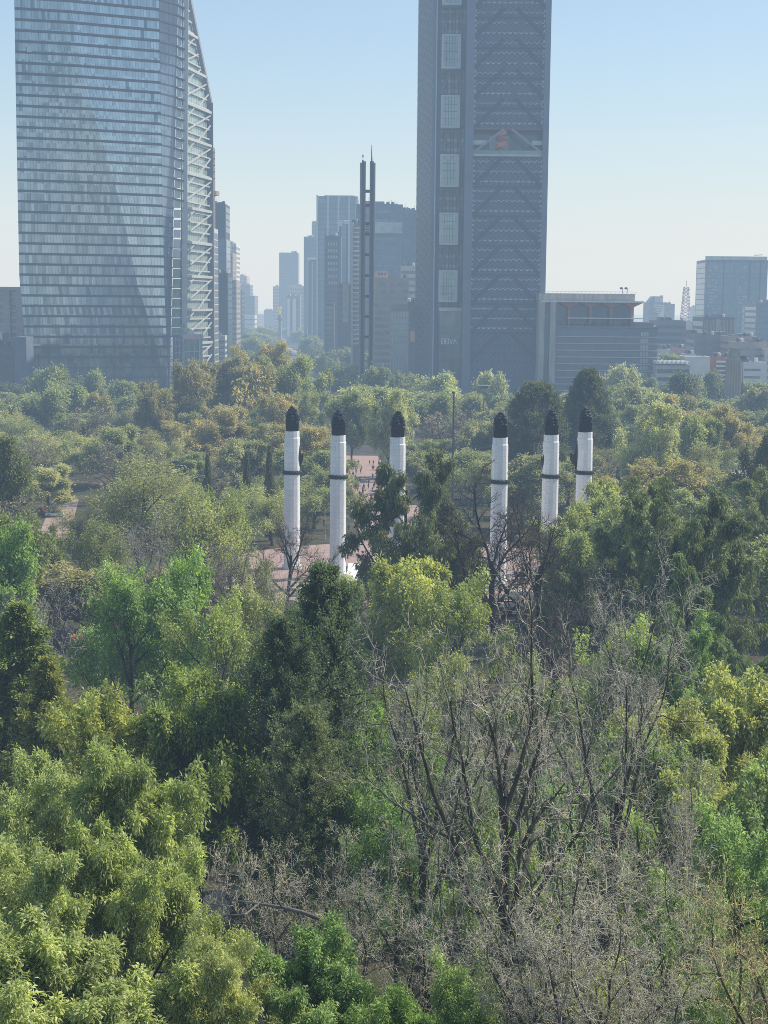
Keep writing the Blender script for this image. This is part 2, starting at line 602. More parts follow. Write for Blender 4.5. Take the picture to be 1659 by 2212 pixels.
def glass_tower():
    Y0, YR, YE, YS, YB = 800.0, 829.0, 843.0, 846.0, 893.0
    root = thing('glass_tower', 'tall blue glass office tower with dark floor ledges and a white braced side', 'tower', (xat(200, 820), 840, 0))
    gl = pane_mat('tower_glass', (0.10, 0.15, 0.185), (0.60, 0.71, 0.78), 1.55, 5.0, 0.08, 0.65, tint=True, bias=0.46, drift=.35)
    gl2 = pane_mat('corner_glass', (0.10, 0.15, 0.22), (0.22, 0.30, 0.40), 2.2, 5.0, 0.12, 0.5, bias=0.55)
    ledge = mat('ledge_metal', (0.04, 0.05, 0.058), 0.5, 0.2, 0.2)
    L = [(-150, 28), (0, 31), (300, 36), (600, 42), (660, 47), (760, 56), (900, 60)]
    C = [(-150, 128), (0, 150), (115, 168), (187, 183), (262, 206), (337, 230), (421, 254), (528, 279), (619, 297), (651, 309), (726, 330), (837, 358), (900, 363)]
    Rr = [(-150, 341), (0, 343), (440, 350), (640, 356), (800, 363), (900, 366)]
    E = [(-150, 388), (0, 385), (800, 367.5), (900, 367)]
    P = 5.18
    zs = [2 + P * k for k in range(51)]
    rs = RS(5)

    def xyz(curve, Y, z):
        x = xat(200, Y, z)
        for _ in range(3):
            py = proj((x, Y, z))[1]
            x = xat(interp(curve, py), Y, z)
        return np.array([x, Y, z])

    def row(z):
        l, r, e = xyz(L, Y0, z), xyz(Rr, YR, z), xyz(E, YE, z)
        c = xyz(C, 814.0, z)
        t = (c[0] - l[0]) / (r[0] - l[0])
        c[1] = Y0 + (YR - Y0) * t - 3.2 * min(1, 4 * t * (1 - t))
        c = xyz(C, c[1], z)
        return l, c, r, e
    rows = [row(z) for z in zs]
    for k in range(50):
        a, b = rows[k], rows[k + 1]
        low = zs[k] < 42
        g = MB()
        g2 = MB()
        for (i, n0) in ((0, 1.6), (1, 1.6)):
            wdt = np.linalg.norm(a[i + 1] - a[i])
            n = max(2, int(wdt / n0))
            nrm = np.array([a[i + 1][1] - a[i][1], -(a[i + 1][0] - a[i][0]), 0])
            nrm /= np.linalg.norm(nrm)
            mech = k in (8, 38)
            for j in range(n):
                q = [a[i] + (a[i + 1] - a[i]) * (j + .03) / n, a[i] + (a[i + 1] - a[i]) * (j + .97) / n,
                     b[i] + (b[i + 1] - b[i]) * (j + .97) / n, b[i] + (b[i + 1] - b[i]) * (j + .03) / n]
                jit = rs.uniform(-.012, .012, 4)
                base = (-0.10 if i == 0 else 0.15) - (0.10 if low and i == 0 else 0)  # facet reflections put into the tint: left dark, its low storeys darker, right light
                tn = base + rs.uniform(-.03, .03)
                if mech and j % 2:
                    tn -= 0.3
                q = [q[m] + nrm * jit[m] for m in range(4)]
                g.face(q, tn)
                # furniture and blinds behind the glass, low down in the storey
                if rs.rand() < (0.2 if not low else 0.1):
                    hh = 0.16 + 0.34 * rs.rand() ** 3
                    w0, w1 = sorted(rs.uniform(0, 1, 2))
                    p0, p1 = q[0] + (q[1] - q[0]) * w0, q[0] + (q[1] - q[0]) * w1
                    dz = np.array([0, 0, P * .16])
                    up = np.array([0, 0, P * hh])
                    o_ = nrm * 0.03
                    g.face([p0 + dz + o_, p1 + dz + o_, p1 + up + o_, p0 + up + o_], -0.35)
                if rs.rand() < 0.012:
                    o_ = nrm * 0.035
                    g.face([p + o_ for p in q], -0.5)
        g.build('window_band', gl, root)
        n = 4
        for j in range(n):
            g2.face([a[2] + (a[3] - a[2]) * (j + .02) / n, a[2] + (a[3] - a[2]) * (j + .98) / n, b[2] + (b[3] - b[2]) * (j + .98) / n, b[2] + (b[3] - b[2]) * (j + .02) / n])
        g2.build('corner_window', gl2, root)
        h = 1.15 if zs[k] > 20 else 0.5
        l = MB()
        for i in range(3):
            p, q = a[i].copy(), a[i + 1].copy()
            nn = np.array([q[1] - p[1], -(q[0] - p[0]), 0])
            nn /= np.linalg.norm(nn)
            hh = h if i < 2 else h * 0.6
            o1 = nn * (0.75 if i < 2 else .25)
            i1 = -nn * 0.6
            l.hexa([p + o1, q + o1, q + i1, p + i1] + [v + np.array([0, 0, hh]) for v in (p + o1, q + o1, q + i1, p + i1)], 0)
        l.build('floor_ledge', ledge, root)
    # bright lit panel high on the left
    z0 = zat(68, 112, Y0)
    p = [at(60, 113, Y0 - 1), at(77, 113, Y0 + 5), at(77, 97, Y0 + 5), at(60, 97, Y0 - 1)]
    MB().face([v + np.array([0, -0.7, 0]) for v in p]).build('bright_window', mat('pale_blind', (0.55, 0.68, 0.68), 0.4, 0.1, 0.3), root)
    # body behind the glass
    core = mat('tower_core', (0.06, 0.075, 0.085), 0.7, 0.2, 0.2)
    b = MB()
    for k in range(0, 50):
        a, c = rows[k], rows[k + 1]
        off = np.array([0, 1.2, 0])
        back = [np.array([xat(449, YB, 30) - 0.5, YB, 0]), np.array([a[0][0] + 1.0, YB + 25, 0])]
        pts = [a[0] + off, a[1] + off, a[2] + off, a[3] + off + np.array([-.4, 0, 0])]
        ptc = [c[0] + off, c[1] + off, c[2] + off, c[3] + off + np.array([-.4, 0, 0])]
        for i in range(3):
            b.face([pts[i], pts[i + 1], ptc[i + 1], ptc[i]])
        bl, tl = back[1] + [0, 0, zs[k]], back[1] + [0, 0, zs[k + 1]]
        b.face([bl, pts[0], ptc[0], tl])
    b.build('inner_wall', core, root)
    # the braced side, receding from S (near) to B (far), its roof falling away from the camera
    xs0, xb0 = xat(390, YS, 30), xat(453.5, YB, 30)
    S = np.array([xs0, YS, 0.0])
    B = np.array([xb0, YB, 0.0])
    # lean of the near edge read at the top of the frame
    T = at(395, 0, YS)
    lean = (T[0] - xs0) / T[2]
    zk = zat(450, 222, YB)

    def sp(t, z):
        q = S + (B - S) * t
        return np.array([q[0] + lean * z * (1 - t), q[1], z])
    zr0 = 52 + (655 + 15) / F_PX * YS
    slope = (zr0 - zk)

    def ztop(t):
        return zk + (1 - t) / 0.93 * slope if t < 1 else zk
    side_gl = pane_mat('side_glass', (0.24, 0.33, 0.30), (0.48, 0.60, 0.54), 1.6, 1.7, 0.2, 0.25, bias=0.55)
    nrm = np.array([(B - S)[1], -(B - S)[0], 0])
    nrm /= np.linalg.norm(nrm)
    out = nrm * 1.6
    fl = 4 * P / 4
    wt = M['lsteel']
    wg = mat('white_steel', (0.52, 0.545, 0.52), 0.5, 0.1, 0.3)
    z = 6.0
    k = 0
    while z < 250:
        te = 0.93
        za, zb = z, z + fl
        tmax = te if zb < ztop(te) else max(0.0, 0.93 * (1 - (zb - zk) / slope))
        if tmax > 0.04:
            g = MB()
            n = 14
            for j in range(n):
                t0, t1 = tmax * (j + .05) / n, tmax * (j + .95) / n
                g.face([sp(t0, za + .9), sp(t1, za + .9), sp(t1, zb), sp(t0, zb)])
            g.build('side_window_band', side_gl, root)
            l = MB()
            e = nrm * 1.2
            a_, b_ = sp(0, za), sp(min(1.0, tmax + .02), za)
            l.hexa([a_ + e, b_ + e, b_ - e, a_ - e] + [v + np.array([0, 0, .75]) for v in (a_ + e, b_ + e, b_ - e, a_ - e)])
            l.build('side_ledge', wg, root)
        z += fl
        k += 1
    # backing of the side
    zz = [0, 60, 120, zk, zk + slope * .5, zk + slope]
    bk = MB()
    for i in range(len(zz) - 1):
        def tm(z_):
            return 1.0 if z_ <= zk else max(0.0, 1 - (z_ - zk) / slope)
        i_ = -nrm * 0.5
        bk.face([sp(0, zz[i]) + i_, sp(tm(zz[i]), zz[i]) + i_, sp(tm(zz[i + 1]), zz[i + 1]) + i_, sp(0, zz[i + 1]) + i_])
    bk.build('side_wall', mat('side_backing', (0.26, 0.33, 0.31), 0.6, 0.2, 0.3), root)
    bay = 71.5 / F_PX * (YS + 10)
    zb0 = zat(391, 68, YS)
    levels = [zb0 - bay * i for i in range(-2, 13)]
    for zl in levels:
        if zl < 4:
            continue
        tm = 1.0 if zl < zk else 1 - (zl - zk) / slope
        if tm > 0.05:
            MB().bar(sp(0, zl) + out, sp(tm, zl) + out, 1.1, 1.4).build('cross_beam', wg, root)
        zn = zl - bay
        if zn < 0:
            continue
        for (t0, f0, t1, f1) in ((0.03, .45, 0.33, 0.06), (0.03, .80, 1.0, .06), (0.47, .99, 1.0, .35)):
            za, zb = zl - bay * f0, zl - bay * f1
            tmx = 1.0 if zb < zk else 1 - (zb - zk) / slope
            if tmx < 0.3:
                continue
            tt = min(t1, tmx)
            if tt <= t0 + .05:
                continue
            zb = za + (zb - za) * (tt - t0) / (t1 - t0)
            MB().bar(sp(t0, za) + out * .9, sp(tt, zb) + out * .9, 0.62).build('brace', wg, root)
    # edge members
    MB().bar(sp(1.0, 0) + out * .6, sp(1.0, zk) + out * .6, 3.0, 2.2, up=(0, 1, 0)).build('edge_column', M['steel'], root)
    MB().bar(sp(1.0, zk) + out * .6, sp(0.0, zk + slope) + out * .6, 2.2, 2.2).build('sloping_roof_edge', mat('roof_edge_metal', (0.3, 0.31, 0.34), .5, .1, .3), root)
    MB().bar(sp(0, 40) + out * 1.1, sp(0, 250) + out * 1.1, 2.4, 1.2, up=(0, 1, 0)).build('edge_column', M['lsteel'], root)
    nt_ = MB()
    ea = xyz(E, YE, 100)
    for k in range(20, 50):
        e_ = xyz(E, YE, zs[k])
        s_ = sp(0, zs[k] - 1.2)
        nt_.bar(e_, s_ + out, 0.9, 0.9)
    nt_.build('corner_fin', M['dgrey'], root)
    wp = MB()
    for k in range(14, 50):
        e0, e1 = xyz(E, YE, zs[k] + .5), xyz(E, YE, zs[k + 1] - .5)
        wp.face([e0 + [.15, .1, 0], sp(0, zs[k] + .5) + [-.6, -.2, 0], sp(0, zs[k + 1] - .5) + [-.6, -.2, 0], e1 + [.15, .1, 0]])
    wp.build('corner_panel', M['white'], root)
    # green return glass and pillars at the foot
    gr = MB()
    for k in range(6, 16):
        e0, e1 = xyz(E, YE, zs[k]), xyz(E, YE, zs[k + 1])
        gr.face([e0 + [.2, .3, 0], sp(0, zs[k]) + [-.3, .2, 0], sp(0, zs[k + 1] - .3) + [-.3, .2, 0], e1 + [.2, .3, -.3]])
    gr.build('green_window', G['green'], root)
    for px in (377, 384, 391):
        x = xat(px, YS - 2, 20)
        MB().box(x - .7, x + .7, YS - 3, YS - 1.6, 0, 34).build('pillar', M['bluegrey'], root)
    for i in range(9):
        z = 8 + i * 3.4
        MB().bar((xat(366, YR, z), YR + 2, z), (xat(396, YS, z), YS - 1, z), .35).build('rail', M['lsteel'], root)
    # left return
    r = MB()
    for k in range(8, 50):
        a_, b_ = rows[k][0], rows[k + 1][0]
        q = np.array([-.2, 14, 0])
        r.face([a_ + q, a_ + [-.05, .1, .8], b_ + [-.05, .1, -.1], b_ + q])
    r.build('return_glass', G['pale'], root)
    return root


glass_tower()

# glass stair box and blue box by the tower's foot
x0, x1 = xat(398, 812, 20), xat(431, 812, 20)
t = thing('glass_pavilion', 'small green glass block with pink roof slab at the glass tower foot', 'building', ((x0 + x1) / 2, 820, 0))
zt = zat(414, 733, 812)
MB().box(x0, x1, 812, 826, 0, zt).build('wall', G['green'], t)
MB().box(x0 - .4, x1 + .4, 811.6, 826.4, zt + .002, zt + 2.4).build('roof', M['pink'], t)
mm = MB()
for k in range(4):
    xx = x0 + (x1 - x0) * k / 3
    mm.box(xx - .15, xx + .15, 811.5, 811.99, 0, zt)
for k in range(6):
    mm.box(x0, x1, 811.75, 811.98, 4 + k * 4.5, 4.25 + k * 4.5)
mm.build('window_frame', M['lsteel'], t)
MB().lathe([(1.6, zt + 2.41), (1.6, zt + 4), (.8, zt + 4.6)], 10, ((x0 + x1) / 2 - 1, 818)).build('roof_vent', M['pale'], t)

x0, x1 = xat(33, 780, 15), xat(58, 780, 15)
t = thing('blue_panel_block', 'plain blue grey panelled block beside the glass tower left foot', 'building', ((x0 + x1) / 2, 786, 0))
zt = zat(45, 728, 780)
b = MB().box(x0, x1, 780, 796, 0, zt)
b.build('wall', M['bluegrey'], t)
b = MB()
for k in range(5):
    xx = x0 + (x1 - x0) * (k + .5) / 5
    b.box(xx - .12, xx + .12, 779.8, 779.99, 0, zt - .3)
b.build('panel_joint', M['steel'], t)

# apartment slab at the left edge
x0, x1 = xat(-40, 880, 30), xat(44, 880, 30)
zt = zat(20, 626, 880)
t = thing('apartment_slab', 'beige apartment slab with banded balconies at the left edge', 'building', ((x0 + x1) / 2, 890, 0))
MB().box(x0, x1, 880, 902, 0, zt).build('wall', M['concrete'], t)
MB().box(x0 - .5, x1 + .5, 879, 903, zt + .002, zt + 1.6).build('roof', M['beige'], t)
for k in range(11):
    z = zt - 3.2 - 3.75 * k
    MB().box(x0 + .5, x1 - .5, 879.8, 879.99, z, z + 2.0).build('window_band', G['window'], t)
    MB().box(x0 + .5, x1 - .5, 878.7, 879.98, z - 1.55, z - .05).build('balcony', M['beige'], t)
for px in (16, 43):
    xx = xat(px, 878, 30)
    MB().box(xx - 1.8, xx + 1.8, 877.5, 878.65, 0, zt).build('pier', M['concrete'], t)
block('dark_block', 'dark low block below the beige apartment slab', -40, 36, 750, 800, 20, M['dgrey'], G['dark'], 4, .5)
block('white_house', 'small white house at the left edge beside the apartment slab', -60, 5, 722, 830, 14, M['white'], G['window'], 3.4, .4)


# ------------------------------------------------------------------ dark lattice tower (right)
def lattice_tower():
    Yf = 820.0
    xl, xr = xat(1016, Yf, 40), xat(1164, Yf, 40)
    zt = 245.0
    root = thing('lattice_tower', 'tall dark blue office tower wrapped in diamond lattice with boxed bay windows', 'tower', ((xl + xr) / 2, Yf + 20, 0))
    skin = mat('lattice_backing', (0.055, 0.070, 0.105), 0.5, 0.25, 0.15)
    lat = mat('lattice_metal', (0.2, 0.225, 0.28), 0.45, 0.1, 0.3, metal=0.3)
    chev = mat('chevron_metal', (0.50, 0.54, 0.56), 0.4, 0.3, 0.35)
    brc = mat('brace_metal', (0.03, 0.034, 0.052), 0.6, 0.15, 0.2)
    colm = mat('mega_column_metal', (0.145, 0.18, 0.235), 0.5, 0.12, 0.15)
    fl = 4.96
    mod = 3 * fl
    # module lines measured at display rows 401+...: line just under the sky garden at row 338
    zg0, zg1 = zat(1090, 338, Yf), zat(1090, 277, Yf)
    W = xr - xl
    nch = 13
    dw = W / nch

    def face_part(z0, z1, nm):
        MB().box(xl, xr, Yf + .6, Yf + 1.2, z0, z1).build('facade_panel', skin, root)
    face_part(0, zg0, 'a')
    face_part(zg1, zt, 'b')
    # lattice bars
    lb = MB()
    y = Yf + .25
    hh = dw * 0.95
    for seg in ((0.0, zg0), (zg1, zt)):
        for k in range(-80, 140):
            for s in (1, -1):
                # line x = xl + dw*k/1 + s*(z)*dw/hh
                pts = []
                for zz in seg:
                    pts.append(xl + dw * k + s * (zz) * dw / hh)
                xa, xb = pts
                za, zb = seg

                def clip(xa, za, xb, zb):
                    if max(xa, xb) < xl or min(xa, xb) > xr:
                        return None
                    def cut(x, z, x2, z2):
                        if x < xl:
                            f = (xl - x) / (x2 - x)
                            return xl, z + (z2 - z) * f
                        if x > xr:
                            f = (xr - x) / (x2 - x)
                            return xr, z + (z2 - z) * f
                        return x, z
                    a = cut(xa, za, xb, zb)
                    b = cut(xb, zb, xa, za)
                    return a, b
                c = clip(xa, za, xb, zb)
                if c and abs(c[0][1] - c[1][1]) > .5:
                    yy = y + (0.0 if s > 0 else .1)
                    (x1_, z1_), (x2_, z2_) = c
                    w_ = .11
                    lb.face([(x1_ - w_, yy, z1_), (x1_ + w_, yy, z1_), (x2_ + w_, yy, z2_), (x2_ - w_, yy, z2_)])
    lb.build('lattice', lat, root)
    rs = RS(11)
    # chevron screens, one row per storey; module beams; big braces
    z = zg0 - 0.2
    k = 0
    zl = []
    while z > 30:
        zl.append((z, k % 3))
        z -= fl
        k += 1
    z, k = zg1, 0
    zu = []
    while z < zt:
        zu.append((z, 2 - k % 3))
        z += fl
        k += 1
    for seq, up in ((zl, False), (zu, True)):
        for z, k in seq:
            c = MB()
            low = z < 62
            for j in range(nch):
                if rs.rand() < .06:
                    continue
                xc = xl + dw * (j + .5)
                zz = z - fl * .62 if not up else z + fl * .35
                h = dw * .36 if k != 2 else dw * .26
                th = .52 if k != 2 else .66
                if low:
                    h *= .7
                yy = Yf + rs.uniform(-.05, .05)
                wv = .46 if k != 2 else .36
                for s in (-1, 1):
                    p0 = (xc, yy, zz)
                    p1 = (xc + s * dw * wv, yy, zz + h)
                    c.face([p0, p1, (p1[0], yy + .45, p1[2] + th), (p0[0], yy + .45, p0[2] + th)][::s])
            if c.f and z > 40:
                c.build('chevron_screen', chev, root)
            if k == 0:
                MB().box(xl, xr, Yf - .1, Yf + .24, z - .25, z + .25).build('module_beam', brc, root)
            if k == (0 if not up else 2):
                b = MB()
                zb = z - mod if not up else z
                ztp = zb + mod
                b.bar((xl + .5, Yf - .02, zb + .5), (xl + W * .42, Yf - .02, ztp - .3), 1.5, .14, up=(0, 1, 0))
                b.bar((xr - .5, Yf - .02, zb + .5), (xl + W * .60, Yf - .02, ztp - .3), 1.5, .14, up=(0, 1, 0))
                if zb > 20:
                    b.build('brace', brc, root)
    # triangular side vents along both columns
    v = MB()
    for q in range(int(zt / (fl / 2))):
        z = q * fl / 2 + 2
        if zg0 - 1 < z < zg1 or z < 60:
            continue
        v.face([(xl + .1, Yf + .1, z), (xl + 1.1, Yf + .1, z + .9), (xl + .1, Yf + .1, z + 1.8)])
        v.face([(xr - .1, Yf + .1, z), (xr - .1, Yf + .1, z + 1.8), (xr - 1.1, Yf + .1, z + .9)])
    v.build('edge_vent', chev, root)
    # dark diamond vents low down
    d = MB()
    for z in (zat(1090, 745, Yf), zat(1090, 763, Yf), zat(1090, 781, Yf), zat(1090, 798, Yf), zat(1090, 683, Yf), zat(1090, 700, Yf)):
        for j in range(nch):
            if j % 4 == 3 and rs.rand() < .7:
                continue
            xc = xl + dw * (j + .5)
            s = dw * .3
            d.face([(xc - s, Yf + .2, z), (xc, Yf + .2, z - s * .8), (xc + s, Yf + .2, z), (xc, Yf + .2, z + s * .8)])
    d.build('diamond_vent', brc, root)
    # sky garden: an open storey behind glass with an orange spiral stair
    sg = MB()
    D = 13
    sg.box(xl, xr, Yf + D, Yf + D + .4, zg0, zg1)
    sg.build('garden_wall', G['dark'], root)
    MB().box(xl, xr, Yf + .61, Yf + D, zg1 - .5, zg1 - .01).build('garden_soffit', mat('timber_soffit', (.3, .15, .08), .7, .2, .3), root)
    MB().box(xl, xr, Yf + .1, Yf + D, zg0 + .01, zg0 + 1.3).build('garden_floor', M['pale'], root)
    MB().box(xl, xr, Yf - .1, Yf + .05, zg0 + 1.3, zg0 + 3.0).build('balustrade', G['green'], root)
    xa_, xb_ = xat(1058, Yf + 6, 140), xat(1100, Yf + 6, 140)
    MB().box(xa_, xb_, Yf + 9, Yf + 12.9, zg0 + 1.3, zg1 - 3).build('garden_kiosk', M['pale'], root)
    for a, b_ in ((0.0, .2), (.85, 1.0)):
        MB().box(xl + W * a, xl + W * b_, Yf + 2, Yf + 2.4, zg0 + 6, zg0 + 8.2).build('garden_balcony', M['lsteel'], root)
    bm = MB()
    bm.bar((xl + .5, Yf + .2, zg0 + 2), (xl + W * .44, Yf + .2, zg1 - .3), 1.1, .5, up=(0, 1, 0))
    bm.bar((xr - .5, Yf + .2, zg0 + 2), (xl + W * .55, Yf + .2, zg1 - .3), 1.1, .5, up=(0, 1, 0))
    bm.build('brace', mat('garden_brace_metal', (.24, .27, .31), .5, .1, .3), root)
    # helix
    h = MB()
    cx, cyy = xat(1084, Yf + 3.4, 140), Yf + 3.4
    n = 44
    z0h, z1h = zat(1084, 331, Yf + 4), zat(1084, 290, Yf + 4)
    pv = []
    for i in range(n + 1):
        a = i / n * 2 * math.pi * 1.75 + 1.0
        zz = z0h + (z1h - z0h) * i / n
        ra, rb = .9, 3.1
        pv.append([(cx + ra * math.cos(a), cyy + ra * math.sin(a), zz), (cx + rb * math.cos(a), cyy + rb * math.sin(a), zz),
                   (cx + rb * math.cos(a), cyy + rb * math.sin(a), zz + 2.1), (cx + ra * math.cos(a), cyy + ra * math.sin(a), zz + 2.1)])
    for i in range(n):
        for q in range(4):
            h.face([pv[i][q], pv[i + 1][q], pv[i + 1][(q + 1) % 4], pv[i][(q + 1) % 4]])
    h.build('spiral_stair', mat('stair_orange', (.66, .17, .06), .5, .1, .5), root)
    pl = MB()
    for i in range(14):
        fx = rs.uniform(.25, .8)
        pl.blob((xl + W * fx, Yf + rs.uniform(3, 8), zg0 + 1.8), (1.0, 1.0, rs.uniform(.8, 2.2)), 6, 4)
    pl.build('garden_planting', mat('planting', (.04, .06, .03), .9, .4, 1), root)
    # mega columns
    for pa, pb in ((998.5, 1016), (1164, 1176)):
        xa, xb = xat(pa, Yf, 40), xat(pb, Yf, 40)
        MB().box(xa, xb, Yf - 1.2, Yf + 3, 0, zt).build('mega_column', colm, root)
    xa = xat(1164, Yf, 40)
    # chamfered corner
    xc0, xc1 = xat(944, 832, 40), xat(998.5, Yf, 40)
    MB().box(xc0, xc1, 834, 836, 0, zt).build('corner_wall', mat('corner_cladding', (0.34, 0.33, 0.30), .7, .35, .4, stretch=(1.5, 1, .25)), root)
    strp = MB()
    for zz in np.arange(36, zt, 4.96):
        strp.box(xc0, xc1, 833.6, 833.99, zz, zz + 1.6)
    strp.build('corner_band', mat('corner_band_panel', (.5, .51, .5), .6, .15, .3), root)
    sl = MB()
    for j in range(7):
        if j == 0:
            continue
        xx = xc0 + (xc1 - xc0) * (j + .2 * (j % 2)) / 7
        sl.box(xx - .28, xx + .28, 833.3, 833.58, 30, zt)
    sl.build('corner_mullion', M['dgrey'], root)
    bx = [(-64, 6), (77, 144), (209, 272), (337, 400), (463, 525), (587, 649)]
    bfm = mat('bay_frame_metal', (.5, .52, .54), .5, .1, .3)
    bgl = pane_mat('bay_glass', (.17, .23, .225), (.36, .45, .43), 1.9, 3.3, .15, .3, bias=.55)
    for (ya, yb) in bx:
        yf = 824.0
        xa, xb = xat(950, yf, 100), xat(984, yf, 100)
        zb_, zt_ = zat(965, yb, yf), zat(965, ya, yf)
        fr = MB()
        fr.box(xa, xa + 1.0, yf, yf + 9.5, zb_, zt_).box(xb, xb + 1.6, yf, yf + 9.5, zb_, zt_)
        fr.box(xa, xb + 1.6, yf + .01, yf + 9.4, zt_ + .001, zt_ + .9).box(xa, xb + 1.6, yf + .01, yf + 9.4, zb_ - .9, zb_ - .001)
        f_ = fr.build('bay_window', bfm, root)
        MB().box(xa + 1.0, xb, yf + .5, yf + .7, zb_, zt_).build('pane', bgl, f_)
        mu = MB()
        for q in range(1, 5):
            xx = xa + 1 + (xb - xa - 1) * q / 5
            mu.box(xx - .09, xx + .09, yf + .3, yf + .49, zb_, zt_)
        for q in range(1, 4):
            zz = zb_ + (zt_ - zb_) * q / 4
            mu.box(xa + 1, xb, yf + .38, yf + .48, zz - .1, zz + .1)
        mu.build('mullion', M['steel'], f_)
        s_ = MB().box(xb + 1.62, xb + 3.4, yf + 4.5, yf + 9.5, zb_ + .4, zt_ - .4)
        s_.build('bay_side', M['steel'], root)
    tops = [b[1] for b in bx]
    for i, (ya, yb) in enumerate(bx):
        y2 = bx[i + 1][0] if i + 1 < len(bx) else 722
        zt_, zb_ = zat(965, yb + 3, 830), zat(965, y2 - 4 if i < 5 else y2, 830)
        xm0, xm1 = xat(967, 829, 60), xat(981, 829, 60)
        b = MB()
        b.bar((xc0 + .6, 829, zb_), (xm0, 829, zt_), 1.0, .9, up=(0, 1, 0))
        b.bar((xc1 - .6, 829, zb_), (xm1, 829, zt_), 1.0, .9, up=(0, 1, 0))
        b.build('corner_brace', M['steel'], root)
    # lobby
    za, zb = 0, zat(975, 672, 826)
    lg = pane_mat('lobby_glass', (.06, .09, .10), (.2, .26, .26), 2.4, 4.5, .12, .35)
    MB().box(xat(948, 826, 20), xat(997, 826, 20), 826, 826.4, za, zb).build('lobby_window', lg, root)
    MB().box(xat(946, 825, 20), xat(998, 825, 20), 825, 825.9, zat(970, 776, 825) - .5, zat(970, 776, 825) + .5).build('lobby_transom', M['steel'], root)
    MB().box(xat(946, 825, 20), xat(998, 825, 20), 825, 825.9, zb, zb + 1.8).build('lobby_transom', M['pale'], root)
    # lettering
    s = MB()
    yl = 825.0
    x0, x1 = xat(954, yl, 35), xat(988.5, yl, 35)
    z0, z1 = zat(970, 743, yl), zat(970, 732, yl)
    H = z1 - z0
    cw = (x1 - x0) / 4.15
    th = .30

    def seg(ci, pts, closed=False):
        P = [(x0 + cw * (ci * 1.03 + a * .86), yl, z0 + H * b) for a, b in pts]
        for i in range(len(P) - 1):
            s.bar(P[i], P[i + 1], th, .2, up=(0, 1, 0))
    for ci in (0, 1):
        bump = [(.55, 1), (.8, .95), (.9, .78), (.8, .58), (.6, .52)]
        low = [(.6, .52), (.85, .46), (.98, .27), (.85, .06), (.6, 0)]
        seg(ci, [(0, 0), (0, 1), (.55, 1)])
        seg(ci, bump)
        seg(ci, low)
        seg(ci, [(.6, 0), (0, 0)])
        seg(ci, [(0, .52), (.6, .52)])
    seg(2, [(0, 1), (.48, 0), (.96, 1)])
    seg(3, [(.02, 0), (.5, 1), (.98, 0)])
    s.build('lettering', mat('sign_white', (.85, .87, .88), .5, .03, .3), root)
    # left face
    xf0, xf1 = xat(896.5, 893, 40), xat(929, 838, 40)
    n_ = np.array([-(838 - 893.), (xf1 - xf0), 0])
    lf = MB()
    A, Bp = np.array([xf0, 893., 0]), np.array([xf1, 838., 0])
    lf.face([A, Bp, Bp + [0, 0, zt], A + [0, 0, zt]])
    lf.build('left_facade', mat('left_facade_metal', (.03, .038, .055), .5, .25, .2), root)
    ll = MB()
    nrm = np.array([(Bp - A)[1], -(Bp - A)[0], 0]) / np.linalg.norm(Bp - A)
    wd = np.linalg.norm(Bp - A)
    for k in range(-60, 60):
        for sgn in (1, -1):
            # param t in 0..1 over width, z
            za = 4.9 * k
            for zz0 in np.arange(0, 1):
                p = A + nrm * .3 + [0, 0, za]
                q = Bp + nrm * .3 + [0, 0, za + sgn * 62]
                # clip to 0..zt
                zc = [p[2], q[2]]
                f0, f1 = 0., 1.
                if sgn > 0:
                    f0 = max(0, (0 - zc[0]) / 62)
                    f1 = min(1, (zt - zc[0]) / 62)
                else:
                    f0 = max(0, (zc[0] - zt) / 62)
                    f1 = min(1, zc[0] / 62)
                if f1 > f0 + .02:
                    a_, b_ = p + (q - p) * f0, p + (q - p) * f1
                    e = np.array([0, 0, .45 if sgn > 0 else .3])
                    ll.face([a_ - e, b_ - e, b_ + e, a_ + e] if sgn > 0 else [a_ - e + nrm * .05, b_ - e + nrm * .05, b_ + e + nrm * .05, a_ + e + nrm * .05])
    ll.build('left_lattice', mat('left_lattice_metal', (.17, .185, .23), .5, .2, .3), root)
    MB().prism([(xat(928, 836, 40), 836), (xat(931, 835, 40), 835), (xat(944.5, 832, 40), 832), (xat(944.5, 832, 40), 838), (xat(930, 838, 40), 840)], 0, zt).build('mega_column', colm, root)
    MB().box(xat(934.5, 834, 40), xat(936.5, 834, 40), 831, 833, 0, zt * .9).build('corner_rail', M['lsteel'], root)
    # back and right sides
    bk = MB()
    poly = [(xat(1176, Yf, 40) - .1, Yf + 2.8), (xr + 2, Yf + 46), (xf0 + 4, Yf + 92), (xf0, 893.01)]
    for i in range(3):
        (xa, ya), (xb, yb) = poly[i], poly[i + 1]
        bk.face([(xa, ya, 0), (xb, yb, 0), (xb, yb, zt), (xa, ya, zt)])
    bk.build('rear_facade', skin, root)
    MB().box(xl, xr, Yf + D + 1, Yf + D + 20, 0, zt).build('core', M['dgrey'], root)
    return root


lattice_tower()


